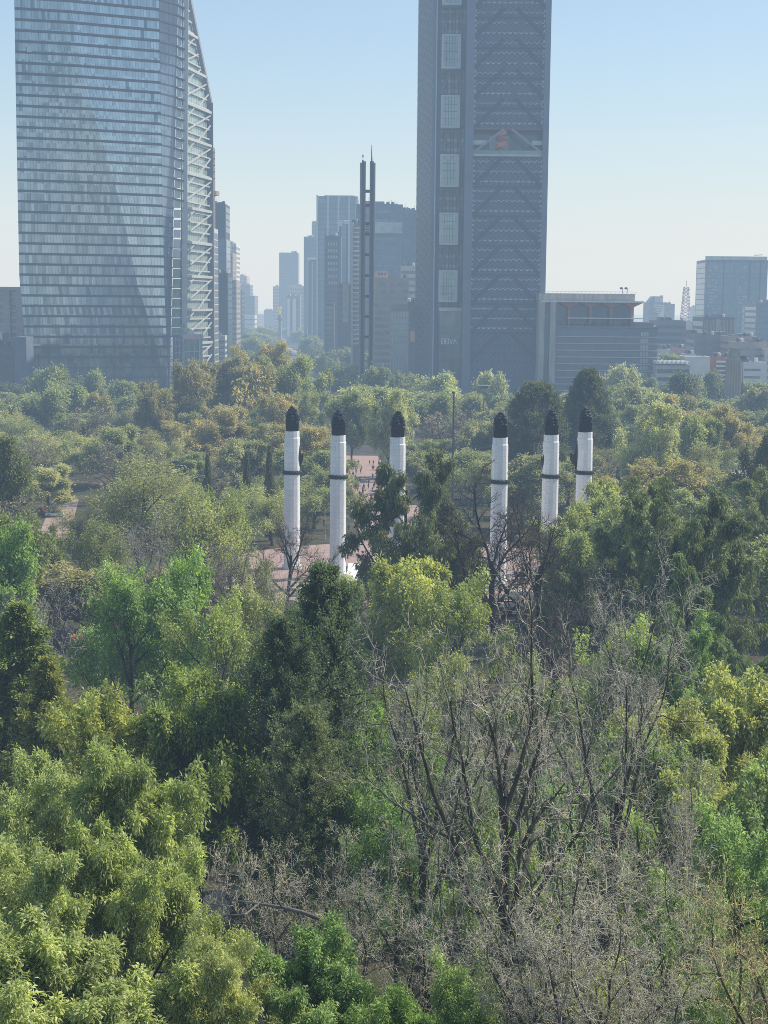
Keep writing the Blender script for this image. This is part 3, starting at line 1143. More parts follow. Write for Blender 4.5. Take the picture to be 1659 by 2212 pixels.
# ------------------------------------------------------------------ twin-mast monument
def twin_mast():
    Y = 745.0
    root = thing('light_stele', 'tall grey twin slab monument joined by cross bars with a thin rod', 'monument', (xat(790, Y, 20), Y, 0))
    zt = zat(790, 346, Y)
    dk = mat('mast_dark_metal', (.05, .058, .07), .5, .1, .2)  # darker metal for the mast cores, cross bars and louvres
    md = mat('mast_metal', (.13, .14, .15), .45, .12, .3, metal=.2)
    pan = block_mat('mast_panels', (.42, .40, .38), (.34, .32, .31), 3.0, 1.3, .5, (.14, .14, .15))
    zr = 30

    def xx(px):
        return xat(px, Y, zr)
    for side, (a, b, c, d) in ((-1, (775.0, 779.3, 782.6, 787.2)), (1, (796.0, 800.5, 804.0, 808.0))):
        m = MB()
        m.box(xx(b), xx(c), Y - .6, Y + 6, 0, zt - (0 if side < 0 else .4))
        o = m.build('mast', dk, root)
        MB().box(xx(a) if side < 0 else xx(c), xx(b) - .004 if side < 0 else xx(d), Y + .2, Y + 6, 0, zt - 1.1).build('stone_panel', pan, o)
        MB().box(xx(c) + .004 if side < 0 else xx(a), xx(d) if side < 0 else xx(b) - .004, Y, Y + 5.5, 0, zt - .5).build('inner_slab', md, o)
        MB().box(xx(b) + .3, xx(c) - .3, Y + 1, Y + 4, zt, zt + 1.4).build('cap', md, o)
    for py in (412, 443, 482, 505, 550, 595, 640, 684, 728):
        z = zat(790, py, Y)
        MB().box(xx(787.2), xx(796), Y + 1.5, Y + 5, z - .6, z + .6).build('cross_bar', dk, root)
    z1, z2 = zat(790, 483, Y), zat(790, 503, Y)
    lou = MB()
    for k in range(6):
        z = z2 + (z1 - z2) * k / 6
        lou.box(xx(788), xx(795.3), Y + 2, Y + 4, z, z + .35)
    lou.build('louvre_panel', dk, root)
    x = xx(799.6)
    MB().lathe([(.3, zt - .3), (.26, zt + 3), (.12, zat(799, 312, Y))], 8, (x, Y + 2.5)).build('rod', md, root)
    MB().lathe([(.22, zt + 1.4), (.35, zt + 2.3), (.12, zt + 2.8)], 8, (xx(781), Y + 2.5)).build('beacon', md, root)


twin_mast()


# ------------------------------------------------------------------ victory column
def victory_column():
    Y = 1661.0
    x = xat(605, Y, 30)
    root = thing('victory_column', 'slender stone column topped by a gilded winged statue in mid avenue', 'monument', (x, Y, 0))
    st = M['dstone']
    zc, zs = zat(605, 693, Y), zat(605, 686, Y)
    MB().lathe([(17, 0), (17, 2), (13, 2.1), (13, 4), (10, 4.1), (10, 6), (7, 6.1), (6, 12), (3.6, 12.4), (3.6, 14)], 16, (x, Y)).build('stepped_base', M['concrete'], root)
    MB().lathe([(2.3, 14), (2.2, 16), (1.95, 17), (1.75, zc), (2.2, zc + .6), (3.2, zc + 2.4), (3.2, zc + 3.2), (2.0, zc + 3.3), (2.0, zs + 2.5), (1.4, zs + 2.7)], 16, (x, Y)).build('shaft', st, root)
    for sx in (-1, 1):
        MB().blob((x + sx * 8, Y - 8, 7.4), (1.2, 1.2, 2.4), 8, 6).build('bronze_figure', M['dgrey'], root)
    g = MB()
    zb = zs + 2.7
    zt = zat(605, 657, Y)
    H = zt - zb
    g.lathe([(.9, zb), (1.1, zb + .1 * H), (.75, zb + .3 * H), (.65, zb + .45 * H), (.85, zb + .58 * H), (.7, zb + .7 * H), (.25, zb + .74 * H)], 10, (x, Y))
    g.blob((x, Y, zb + .82 * H), (.5, .5, .7), 8, 6)
    g.bar((x - .6, Y, zb + .66 * H), (x - 1.9, Y - .3, zb + H), .42)
    g.bar((x + .5, Y, zb + .64 * H), (x + 1.3, Y - .5, zb + .42 * H), .4)
    fo = g.build('statue', M['gold'], root, smooth=False)
    wg = MB()
    for sx in (-1, 1):
        wg.face([(x + sx * .3, Y + .5, zb + .62 * H), (x + sx * 2.1, Y + 1.3, zb + .95 * H), (x + sx * 2.4, Y + 1.5, zb + .6 * H), (x + sx * 1.4, Y + 1.1, zb + .25 * H)])
    wg.build('wings', M['gold'], fo)


victory_column()

# ------------------------------------------------------------------ avenue: left side of the canyon
t = block('bronze_tower', 'narrow brown tower with a jutting triangular balcony behind the braced glass tower', 440, 459, 318, 985, 20, M['brown'], None, roof=False)
x = xat(459, 985, 80)
tw = MB()
for k in range(16):
    za = zat(458, 395 - k * 4.7, 985)
    tw.hexa([(x - 3, 983.2, za), (x + .5 + .7 * (k % 3), 983.2, za), (x + .2 + .7 * ((k + 1) % 3), 990, za), (x - 3, 990, za)] + [(x - 3, 983.2, za + 1.36), (x + .9 + .7 * ((k + 1) % 3), 983.2, za + 1.36), (x + .2, 990, za + 1.36), (x - 3, 990, za + 1.36)])
tw.build('twisted_screen', M['tan'], t)
za, zb = zat(462, 430, 985), zat(462, 409, 985)
x2 = xat(473.5, 985, 80)
MB().prism([(x - .2, 982), (x2 - 1.5, 984), (x2, 988), (x - .2, 996)], za + 2.2, zb - 1.0).build('triangular_balcony', M['tan'], t)
MB().prism([(x - .5, 981), (x2 - 3, 984), (x - .5, 990)], zb - .95, zb + .6).build('balcony_canopy', M['tan'], t)
for k in range(9):
    z = zat(458, 440 + k * 9, 985)
    MB().box(x - 2, x + 1.6, 983, 984.9, z, z + .5).build('balcony', M['lsteel'], t)

t = block('teal_tower', 'blue teal glass tower, dark crown storeys above pale ones, beside the braced tower', 450, 488, 443, 1080, 30, M['dgrey'], G['teal'], 4.4, .8, .02, 1, pyb=513, skip=.6)
x0, x1 = xat(450, 1080, 40), xat(488, 1080, 40)
MB().box(x0 - .3, x1 + .3, 1079.5, 1110.4, 0, zat(470, 515, 1080)).build('lower_wall', M['bluegrey'], t)
for k in range(14):
    z = zat(470, 515, 1080) - 5.2 - 4.8 * k
    MB().box(x0 + .5, x1 - .4, 1079.3, 1079.49, z, z + 4.4).box(x1 + .31, x1 + .45, 1081, 1109, z, z + 4.4).build('lower_window_band', G['pale'], t)
block('pale_glass_edge', 'thin pale glass building edge next to the braced tower', 440, 463.5, 496, 930, 22, M['pale'], G['pale'], 4.2, .8, .02, 1)
block('dark_office', 'dark office block with a teal glass upper part on the avenue left side', 455, 492, 592, 1010, 30, M['dgrey'], G['teal'], 4, .7, .04, 1)
block('low_grey_block', 'low pale grey block with windows below the dark office', 456, 486, 728, 985, 14, M['pale'], G['window'], 3.5, .55, .05, 1)
t = block('white_grid_tower', 'white gridded high-rise stepping down at its top', 486, 510.5, 528, 1500, 40, M['white'], G['window'], 4.4, .5, .05, 1, piers=5)
xa, xb = xat(489, 1500, 80), xat(503, 1500, 80)
zt = zat(495, 521, 1500)
MB().box(xa, xb, 1506, 1530, zat(495, 528, 1500) + .95, zt).build('penthouse', M['pale'], t)
block('brown_tower', 'brown stone high-rise in front of the white gridded one', 480, 503, 548, 1400, 36, M['tan'], G['window'], 4.2, .5, .05, 1)
block('beige_office', 'beige mid-rise office on the avenue left side', 484, 511, 613, 1250, 34, M['concrete'], G['window'], 4, .45, .08, 1)
block('slim_grey_office', 'slim pale grey office behind the beige mid-rise', 506, 522, 632, 1420, 30, M['pale'], G['window'], 4, .4, .08, 1)
block('pink_grey_tower', 'pinkish grey far high-rise above the avenue left side', 510, 533, 597, 2300, 50, M['pink'], G['window'], 5, .5, .06, 1)
block('hazy_stepped_block', 'hazy grey stepped block at the far left of the avenue', 512, 550, 640, 2150, 60, M['grey'], G['window'], 5, .5, .04, 1)
block('hazy_upper_block', 'hazy upper storeys behind the stepped block', 514, 541, 617, 2260, 40, M['grey'], G['window'], 5, .5, .04, 1)
block('white_domed_hall', 'low white hall among the avenue trees far away', 523, 549, 683, 2000, 40, M['white'], G['window'], 6, .3, .1, 1, roof=False)
block('long_pink_hall', 'long low pink hall closing the avenue', 545, 577, 680, 3300, 60, M['pink'], G['window'], 6, .3, .05, 0, roof=False)

# centre of the canyon
block('far_grid_tower', 'lone hazy blue grey tower standing above the victory column', 603.5, 643, 547, 2300, 45, M['bluegrey'], G['window'], 4.6, .55, .03, -1, piers=8)
block('far_pale_tower', 'low hazy tower left of the lone blue grey one', 589.5, 606, 620, 2420, 40, M['pale'], G['window'], 5, .5, .05)
block('far_low_block', 'low hazy block left of the victory column', 570, 592, 671, 2600, 40, M['grey'], G['window'], 5, .4, .05)
block('white_topped_office', 'hazy office with a white gridded top floor', 624, 657, 619, 2100, 40, M['pale'], G['window'], 5, .5, .03, -1, piers=8)
t = block('white_panel_office', 'blue glass office with two white vertical panels', 619, 648, 641, 1950, 30, M['bluegrey'], G['blue'], 4.5, .7, .03, -1)
for a, b in ((620.5, 626), (632, 639)):
    xa, xb = xat(a, 1948, 40), xat(b, 1948, 40)
    MB().box(xa, xb, 1947.5, 1949.7, 10, zat(630, 645, 1948)).build('white_panel', M['white'], t)
# right side of the canyon
block('blue_mast_tower', 'blue glass tower with a rooftop sign left of the finned tower', 656, 686, 513, 1750, 45, M['bluegrey'], G['blue'], 4.6, .75, .02, -1)
block('pale_back_tower', 'hazy slab rising behind the finned tower left edge', 673, 690, 482, 2000, 40, M['grey'], G['blue'], 5, .6, .03, -1)
t = block('white_rim_office', 'slim office with white rimmed crown below the blue tower', 665, 684, 566, 1560, 30, M['bluegrey'], G['blue'], 4.5, .7, .08, -1, fins=3, fin_mat=M['pale'])
MB().box(xat(664, 1559, 60), xat(684, 1559, 60), 1558, 1588, zat(674, 561, 1558), zat(674, 556, 1558)).build('crown', M['white'], t)
t = block('finned_tower', 'big blue glass tower with tall white vertical fins', 684.5, 771, 426, 1420, 60, M['bluegrey'], G['blue'], 4.5, .8, .01, -1, roof=False)
for px, py in ((685, 421), (708, 424), (730.5, 424), (753.5, 426), (769, 428)):
    x = xat(px, 1417, 80)
    MB().box(x - .75, x + .75, 1416, 1419.8, 0, zat(px, py, 1417)).build('fin', M['lsteel'], t)
MB().box(xat(700, 1425, 80), xat(765, 1425, 80), 1424, 1440, zat(730, 426, 1420) + 1, zat(730, 422, 1424)).build('roof_rail', M['lsteel'], t)
t = block('dark_grid_tower', 'dark unfinished grid tower standing in front of the finned tower', 701.5, 735, 512, 1250, 30, M['dgrey'], G['dark'], 4.2, .6, .04, -1, piers=7)
x0, x1 = xat(707, 1249, 60), xat(728, 1249, 60)
for k in range(7):
    g = MB()
    z = zat(715, 530 + 14 * k, 1249)
    for j in range(6):
        xx = x0 + (x1 - x0) * j / 6
        g.box(xx + .3, xx + .95, 1249.2, 1249.5, z, z + 2.2)
    g.build('lit_opening', G['pale'], t)  # row of pale glass boxes drawn as lit openings
for px in (701.5, 731):
    x = xat(px, 1246, 60)
    MB().box(x - .4, x + .4, 1246, 1247.5, 0, zat(px, 490 if px < 710 else 500, 1246)).build('scaffold_mast', M['steel'], t)
for i, (px, py) in enumerate(((735, 488), (750, 484))):
    x, z = xat(px, 1240, 100), zat(px, py, 1240)
    c = thing('tower_crane', 'white tower crane cab %s above the dark unfinished tower' % ('with a short jib, lower of two' if i == 0 else 'with a long jib, higher of two'), 'crane', (x, 1240, 0), 'cranes above the unfinished tower')
    MB().box(x - .6, x + .6, 1239.4, 1240.6, 0, z).build('mast', M['steel'], c)
    MB().box(x - 2.2, x + 1.4, 1238.5, 1241.5, z, z + 2.2).build('cab', M['white'], c)
    MB().bar((x - (3 if i == 0 else 7), 1240, z + 2.4), (x + (4 if i == 0 else 7), 1240, z + 3.0), .9).build('jib', M['white'], c)
t = block('beige_frame_office', 'small office with a beige rim frame between darker towers', 702, 721, 656, 1150, 20, M['grey'], G['green'], 3.6, .7, .12, -1)
x0, x1 = xat(702, 1149, 30), xat(721, 1149, 30)
zt = zat(711, 656, 1149)
MB().box(x0 - .4, x0 + .5, 1148, 1149.8, 0, zt).box(x1 - .5, x1 + .4, 1148, 1149.8, 0, zt).box(x0 - .4, x1 + .4, 1148.01, 1149.8, zt + .002, zt + 1.2).build('rim_frame', M['beige'], t)
t = block('billboard_block', 'dark block carrying a tall yellow billboard', 730, 756, 617, 1120, 26, M['dgrey'], G['dark'], 4, .6, .06, -1)
x0, x1 = xat(740, 1117, 40), xat(752, 1117, 40)
MB().box(x0, x1, 1117, 1119, zat(746, 696, 1117), zat(746, 612, 1117)).build('billboard', M['yellow'], t)
cr = MB()
for k, (a, b) in enumerate(((.1, .35), (.3, .55), (.5, .85))):
    za, zb = zat(746, 696, 1117), zat(746, 612, 1117)
    xm = (x0 + x1) / 2
    cr.face([(x0 + .5 + k * .2, 1116.9, za + (zb - za) * a), (x1 - .4 - .5 * k, 1116.9, za + (zb - za) * (a + .04)), (x1 - .8, 1116.9, za + (zb - za) * b), (x0 + .4, 1116.9, za + (zb - za) * (b - .05))])
cr.build('billboard_print', mat('billboard_teal', (.16, .3, .26), .6, .5, .4), t)
t = block('white_balcony_tower', 'white balconied apartment tower partly behind the twin slab monument', 759, 777, 484, 1000, 22, M['grey'], G['window'], 4.0, .6, .1, -1, maxf=20)
x0, x1 = xat(759, 999, 60), xat(777, 999, 60)
for k in range(26):
    z = zat(768, 494 + 10 * k, 999)
    MB().box(x0 + 1.2, x1, 997.6, 999.7, z, z + 1.0).build('balcony', M['white'], t)
MB().box(x0 - .3, x0 + 1.1, 998.5, 999.8, 0, zat(768, 480, 999)).build('edge_pier', M['pale'], t)
t = block('blue_slab_tower', 'broad hazy blue grey office slab with a pale glass belt', 768, 868, 444, 1130, 40, M['bluegrey'], G['blue'], 6.3, .35, .14, -1)
zA, zB = zat(820, 504, 1128), zat(820, 480, 1128)
MB().box(xat(766, 1128, 80), xat(868.5, 1128, 80), 1128, 1129.8, zA, zB).build('glass_belt', G['pale'], t)
x0 = xat(846, 1140, 100)
an = MB().box(xat(815, 1140, 100), xat(860, 1140, 100), 1140, 1155, zat(840, 443, 1130) + .92, zat(840, 438, 1130))
for k in range(6):
    xx = x0 + k * 1.3 - 3
    an.bar((xx, 1141, zat(840, 440, 1130)), (xx, 1141, zat(840, 438 - 6 * ((k * 7) % 5) / 4 - 3, 1130)), .25)
an.build('roof_antennas', M['lsteel'], t)
block('blue_wing', 'plain blue glass wing attached right of the broad slab', 868.5, 897, 456, 1135, 40, M['bluegrey'], G['blue'], 4.4, .85, .01, 0)
block('pale_rear_office', 'pale low office peeping out left of the lattice tower', 865, 898, 577, 1050, 25, M['pale'], G['window'], 4.4, .4, .05, -1)
t = block('beige_band_office', 'beige office with long dark ribbon windows behind the twin slab monument', 806, 882, 603, 960, 40, M['beige'], G['window'], 4.15, .52, .02, -1)
x0, x1 = xat(808, 966, 70), xat(838.5, 966, 70)
pk = MB().box(x0, x1, 966, 976, zat(823, 603, 960) + .95, zat(823, 585, 966))
pk.build('pink_penthouse', M['pink'], t)
pw = MB()
for k in range(3):
    xx = x0 + (x1 - x0) * (.35 + .22 * k)
    pw.box(xx - .5, xx + .5, 965.8, 965.99, zat(823, 594, 966), zat(823, 590, 966))
pw.build('penthouse_window', G['dark'], t)
t = block('glass_grid_office', 'pale glass grid office with a beige crown left of the lattice tower', 844, 881.5, 672, 900, 22, M['pale'], G['pale'], 3.5, .86, .03, -1, roof=False, skip=.3, piers=6)
MB().box(xat(844, 899, 40), xat(881.5, 899, 40), 899, 922, zat(862, 671, 899) + .5, zat(862, 657, 899)).build('crown', M['beige'], t)
t = block('tan_side_block', 'dark narrow block with a tan wall tucked beside the lattice tower', 881, 899, 655, 930, 20, M['dgrey'], G['dark'], 4, .5, .1, -1)
MB().box(xat(885, 929, 30), xat(897, 929, 30), 928, 929.8, zat(890, 738, 929), zat(890, 715, 929)).build('tan_panel', M['tan'], t)


# ------------------------------------------------------------------ orange-columned podium building, right of the lattice tower
def podium():
    Y = 800.0
    root = thing('podium_building', 'blue grey banded office with orange branching columns under its flat roof', 'building', (xat(1300, Y, 20), Y + 25, 0))
    za = zat(1300, 708, Y)
    x0, x1 = xat(1199, Y, 20), xat(1419, Y, 20)
    wall = mat('podium_panel', (.17, .19, .235), .55, .15, .2)
    ln = mat('podium_band', (.42, .43, .44), .6, .1, .3)
    MB().box(x0, x1, Y, Y + 50, 0, za).build('wall', wall, root)
    gp = pane_mat('podium_glass', (.10, .115, .15), (.16, .18, .22), 2.4, 3.0, .25, .15)
    for k in range(9):
        z = za - 1.2 - 3.42 * (k + 1)
        if z < 1:
            break
        MB().box(x0 + .6, x1 - .5, Y - .15, Y - .004, z + .4, z + 2.9).build('window_band', gp, root)
        MB().box(x0, x1 + .1, Y - .55, Y - .16, z - .15, z + .35).build('band', ln, root)
        for j, px in enumerate((1384, 1390, 1396)):
            xx = xat(px, Y, 20)
            MB().box(xx - .55, xx + .55, Y - .3, Y - .16, z + .6, z + 2.8).build('bright_window', G['pale'], root)
    MB().box(x0 - .1, x1 + .2, Y - .6, Y + .3, za + .002, za + .7).build('parapet', M['bluegrey'], root)
    zt0, zt1 = zat(1270, 651, Y), zat(1270, 634, Y)
    xr0, xr1 = xat(1166, Y, 50), xat(1374, Y, 50)
    con = mat('streaked_concrete', (.40, .375, .33), .9, .3, .5, stretch=(2.5, 1, .2))
    MB().box(xr0, xr1, Y + 4, Y + 34, zt0 + .3, zt1).build('roof_slab', con, root)
    MB().box(xat(1168, Y, 50), xat(1390, Y, 50), Y - 1, Y + 36, zt0 - .5, zt0 + .28).build('canopy_edge', M['white'], root)
    rl = MB()
    for k in range(24):
        xx = xr0 + (xr1 - xr0) * k / 23
        rl.bar((xx, Y + 4.2, zt1), (xx + .8, Y + 4.2, zt1 + 1.0), .1)
    rl.bar((xr0, Y + 4.2, zt1 + 1.0), (xr1, Y + 4.2, zt1 + 1.0), .12)
    rl.build('roof_rail', M['lsteel'], root)
    for px in (1343, 1353):
        xx = xat(px, Y + 5, 50)
        m = MB().bar((xx, Y + 5, zt1), (xx + .3, Y + 5, zt1 + 2.4), .25)
        m.blob((xx - .5, Y + 4.8, zt1 + 2.8), (.9, .5, .6), 7, 5)
        m.build('floodlight', M['dgrey'], root)
    # glazed pavilion storey
    MB().box(xat(1200, Y + 8, 40), xat(1368, Y + 8, 40), Y + 8, Y + 30, za + .01, zt0 - .51).build('pavilion_window', pane_mat('pavilion_glass', (.05, .06, .06), (.16, .2, .19), 1.6, 4, .15, .2), root)
    mu = MB()
    for k in range(34):
        xx = xat(1228 + 4.05 * k, Y + 7.6, 45)
        mu.box(xx - .12, xx + .12, Y + 7.6, Y + 7.95, za + 3.5, zt0 - .52)
    mu.build('pavilion_mullion', M['bluegrey'], root)
    MB().box(xat(1226, Y, 40), xat(1390, Y, 40), Y + .5, Y + 7.5, zat(1300, 688.5, Y), zat(1300, 686.5, Y)).build('terrace_slab', M['white'], root)
    for px in (1229, 1275, 1319, 1365):
        xx = xat(px, Y + 3, 45)
        c = MB().box(xx - .55, xx + .55, Y + 2.4, Y + 3.5, za + .7, zat(px, 664, Y))
        zc = zat(px, 664, Y)
        w_ = 5.4
        for yy in (Y + 2.4, Y + 6):
            c.face([(xx - .55, yy, zc), (xx + .55, yy, zc), (xx + w_, yy, zt0 - .55), (xx - w_, yy, zt0 - .55)])
        c.face([(xx - .55, Y + 2.4, zc), (xx - w_, Y + 2.4, zt0 - .55), (xx - w_, Y + 6, zt0 - .55), (xx - .55, Y + 6, zc)])
        c.face([(xx + .55, Y + 2.4, zc), (xx + .55, Y + 6, zc), (xx + w_, Y + 6, zt0 - .55), (xx + w_, Y + 2.4, zt0 - .55)])
        c.build('branching_column', M['orange'], root)
    fur = MB()
    rs = RS(3)
    for k in range(22):
        xx = xat(1235 + 130 * rs.rand(), Y + 3, 40)
        fur.box(xx - .6, xx + .6, Y + 1.5 + .1 * k, Y + 2.2 + .1 * k, za + .7, za + rs.uniform(1.4, 3))
    fur.build('terrace_planter', M['dgrey'], root)
    for a, b in ((1162, 1174), (1186, 1199)):
        MB().box(xat(a, Y - 1, 20), xat(b, Y - 1, 20) - .01, Y - 1, Y + 12, 0, zt0 - .51).build('concrete_fin', con, root)
    MB().box(xat(1174, Y + 1, 20), xat(1186, Y + 1, 20), Y + 1, Y + 1.4, 0, zt0 - 6).build('stair_window', G['teal'], root)
    MB().box(xat(1174, Y + 2, 20), xat(1186, Y + 2, 20), Y + 2, Y + 3, zt0 - 6, zt0 - .6).build('stair_head', M['tan'], root)
    MB().box(xat(1378, Y, 40), xat(1420, Y, 40), Y + 12, Y + 30, za + .02, za + 2.8).build('roof_room', M['grey'], root)


podium()

# ------------------------------------------------------------------ right-hand skyline
t = block('stepped_white_building', 'stepped office with white chevron stripes in the hazy distance', 1402, 1437, 655, 1700, 40, M['grey'], G['window'], 5, .4, .04, roof=False)
x0, x1 = xat(1403, 1699, 50), xat(1436, 1699, 50)
zb, zt = zat(1420, 655, 1700), zat(1420, 640, 1700)
MB().prism([(x0 + 6, 1705), (x1 - 1, 1705), (x1 - 1, 1725), (x0 + 6, 1725)], zb + .91, zt).build('crown', M['pale'], t)
MB().hexa([(x0, 1704, zb + .92), (x0 + 6, 1704, zb + .92), (x0 + 6, 1726, zb + .92), (x0, 1726, zb + .92), (x0 + 5, 1704, zt), (x0 + 5.99, 1704, zt), (x0 + 5.99, 1726, zt), (x0 + 5, 1726, zt)]).build('sloping_crown', M['bluegrey'], t)
sg = MB().box(x1 - 4.5, x1 - 1.2, 1704.3, 1704.9, zb + 2, zt + 1)
sg.build('crown_sign', M['white'], t)
MB().blob((x1 - 2.9, 1704.1, zt - 1), (.8, .2, .9), 8, 5).build('crown_mark', M['orange'], t)
st = MB()
for k in range(5):
    z0 = zat(1420, 661 + 5 * k, 1698)
    xm = x1 - 1 - 2.0 * k
    st.box(x0 + 4 + k * 1.2, x1 - .5 - 1.2 * k, 1698, 1698.5, z0, z0 + 1.3)
    st.box(x1 - 1.6 - 1.2 * k, x1 - .5 - 1.2 * k, 1698.01, 1698.5, z0 - 12 + k * 1.2, z0 - .002)
st.build('white_stripe', M['white'], t)
block('hazy_right_office', 'hazy grey office right of the striped stepped one', 1437, 1457, 658, 1850, 40, M['grey'], G['window'], 5, .5, .05)
block('hazy_far_tower', 'narrow hazy tower far off between radio mast and blue tower', 1497, 1503, 664, 2600, 30, M['grey'], G['window'], 5, .4, .05)


def radio_mast():
    Y = 1500.0
    x = xat(1480, Y, 40)
    zt, zb = zat(1480, 606, Y), zat(1480, 700, Y)
    root = thing('radio_mast', 'white lattice radio mast with dishes on the skyline', 'mast', (x, Y, 0))
    m = MB()
    lv = [zb + (zt - 6 - zb) * k / 11 for k in range(12)]

    def w_(z):
        return 4.2 - 2.6 * (z - zb) / (zt - zb)
    for k in range(11):
        for sx in (-1, 1):
            for sy in (-1, 1):
                a, b = w_(lv[k]), w_(lv[k + 1])
                m.bar((x + sx * a, Y + sy * a, lv[k]), (x + sx * b, Y + sy * b, lv[k + 1]), .5)
        a, b = w_(lv[k]), w_(lv[k + 1])
        for sy in (-1, 1):
            m.bar((x - a, Y + sy * a, lv[k]), (x + b, Y + sy * b, lv[k + 1]), .32)
            m.bar((x + a, Y + sy * a, lv[k]), (x - b, Y + sy * b, lv[k + 1]), .32)
            m.bar((x - a, Y + sy * a, lv[k]), (x + a, Y + sy * a, lv[k]), .3)
    for sx in (-1, 1):
        for sy in (-1, 1):
            m.bar((x + sx * 5, Y + sy * 5, 0), (x + sx * 4.2, Y + sy * 4.2, zb), .5)
    m.build('lattice_frame', M['pink'], root)
    MB().lathe([(.4, zt - 6), (.3, zt)], 6, (x, Y)).build('aerial', M['white'], root)
    for k, (sx, f) in enumerate(((1, .35), (-1, .5), (1, .62), (-1, .72), (1, .8), (-1, .25))):
        z = zb + (zt - zb) * f
        MB().blob((x + sx * (w_(z) + .5), Y - 1.5, z), (.95, .4, .95), 8, 5).build('dish', M['white'], root)


radio_mast()
block('big_blue_tower', 'broad blue glass tower standing alone on the right skyline', 1521, 1654, 564, 1300, 40, M['bluegrey'], G['blue'], 4.3, .86, .006, -1, fins=0, roof=False)
root = [o for o in COL.objects if o.name == 'big_blue_tower'][0]
x0, x1 = xat(1521, 1299, 60), xat(1654, 1299, 60)
zt = zat(1590, 563, 1300)
MB().box(x0, x1, 1298.6, 1299.7, zt + .4, zt + 3.4).build('crown_screen', G['pale'], root)
for px in (1562, 1618, 1641):
    x = xat(px, 1299, 60)
    MB().box(x - .35, x + .35, 1299.2, 1299.8, 10, zt).build('fin', M['dgrey'], root)
MB().bar((xat(1626, 1305, 60), 1305, zt + 4.6), (xat(1644, 1305, 60), 1305, zt + 5.0), .6).build('roof_crane', M['lsteel'], root)
rs = RS(9)
for k in range(26):
    wl = MB()
    for q in range(9):
        if rs.rand() < .4:
            xx = x0 + 3 + q * 1.5 + (18 if q > 4 else 0)
            wl.box(xx, xx + 1.2, 1299.72, 1299.86, zt - 6 - k * 2.6, zt - 5 - k * 2.6)
    if wl.f:
        wl.build('blind_slat', M['pale'], root)
block('parking_block', 'grey parking building with pale open decks beside the banded office', 1418, 1482, 695, 1050, 30, M['grey'], G['dark'], 4.6, .45, .01, -1)
t = block('brown_fin_block', 'dark mid-rise with rows of vertical brown fins before the blue tower', 1520, 1587, 688, 1080, 40, M['dgrey'], G['dark'], 5.2, .62, .02, -1)
x0, x1 = xat(1520, 1079, 30), xat(1587, 1079, 30)
fn = MB()
for k in range(22):
    if k % 7 == 3:
        continue
    xx = x0 + (x1 - x0) * (k + .5) / 22
    fn.box(xx - .28, xx + .28, 1078.8, 1079.8, 12, zat(1550, 692, 1079))
fn.build('facade_fins', M['tan'], t)
MB().box(xat(1545, 1079, 30), xat(1553, 1079, 30), 1078.3, 1079.8, 0, zat(1550, 690, 1079)).build('pier', M['concrete'], t)
block('right_blue_office', 'pale blue office at the right frame edge', 1634, 1690, 657, 1150, 40, M['bluegrey'], G['blue'], 4.2, .6, .02, -1)
block('right_pale_office', 'pale stepped office in front of the right blue office', 1622, 1645, 662, 1180, 30, M['pale'], G['window'], 4.4, .35, .05, -1)
block('far_hazy_row', 'low hazy row of roofs between the radio mast and blue tower', 1440, 1522, 700, 1800, 40, M['grey'], G['window'], 5, .5, .02)
block('flat_grey_block', 'flat roofed grey apartment block below the brown finned one', 1502, 1580, 727, 960, 30, M['grey'], G['window'], 4, .45, .04, -1)
block('long_beige_block', 'long beige block with rooftop tanks on the right', 1578, 1634, 730, 930, 28, M['beige'], G['window'], 4, .3, .08, -1)
block('brick_corner_block', 'brick and grey block below the long beige one', 1488, 1512, 722, 990, 24, M['brick'], G['window'], 4, .5, .08, -1)
block('white_terrace_house', 'white terraced house with parapet beside the banded office', 1419, 1447, 758, 930, 16, M['white'], G['window'], 3.6, .3, .15, -1)
block('pink_house', 'pinkish house with roof tank behind the scalloped pavilion', 1443, 1482, 755, 960, 18, M['pink'], G['window'], 3.6, .35, .1, -1)
block('white_gable_house', 'small white house wedged between pink house and brick block', 1480, 1503, 768, 900, 14, M['white'], G['window'], 3.4, .3, .15, -1)
block('white_party_wall', 'tall blank white party wall building', 1480, 1534, 774, 850, 16, M['white'], None, roof=False)
t = block('red_white_flats', 'red and white striped flats left of the beige fountain tower', 1533, 1577, 774, 860, 18, M['brick'], G['window'], 4, .42, .3, -1)
x0, x1 = xat(1546, 859, 10), xat(1576, 859, 10)
for k in range(5):
    z = zat(1555, 783 + 9.5 * k, 859)
    MB().box(x0, x1, 857.5, 859.8, z, z + .9).build('balcony', M['white'], t)
block('white_flats', 'low white flats right of the beige fountain tower', 1596, 1655, 786, 850, 22, M['white'], G['window'], 4, .3, .2, -1)
block('beige_flats', 'beige flats rising behind the low white flats', 1590, 1659, 742, 900, 20, M['beige'], G['window'], 4, .35, .1, -1)
block('edge_flats', 'cream flats cut by the right frame edge', 1652, 1720, 757, 890, 24, M['pale'], G['window'], 4, .4, .1, -1)
t = block('scalloped_pavilion', 'white pavilion with a scalloped shell roof below the banded office', 1417, 1491, 792, 790, 16, M['pale'], G['green'], 4, .5, .03, 0, roof=False, skip=.3, ground=2)
x0, x1 = xat(1415, 789, 20), xat(1492, 789, 20)
sc_ = MB()
zt = zat(1450, 790, 790)
n = 8
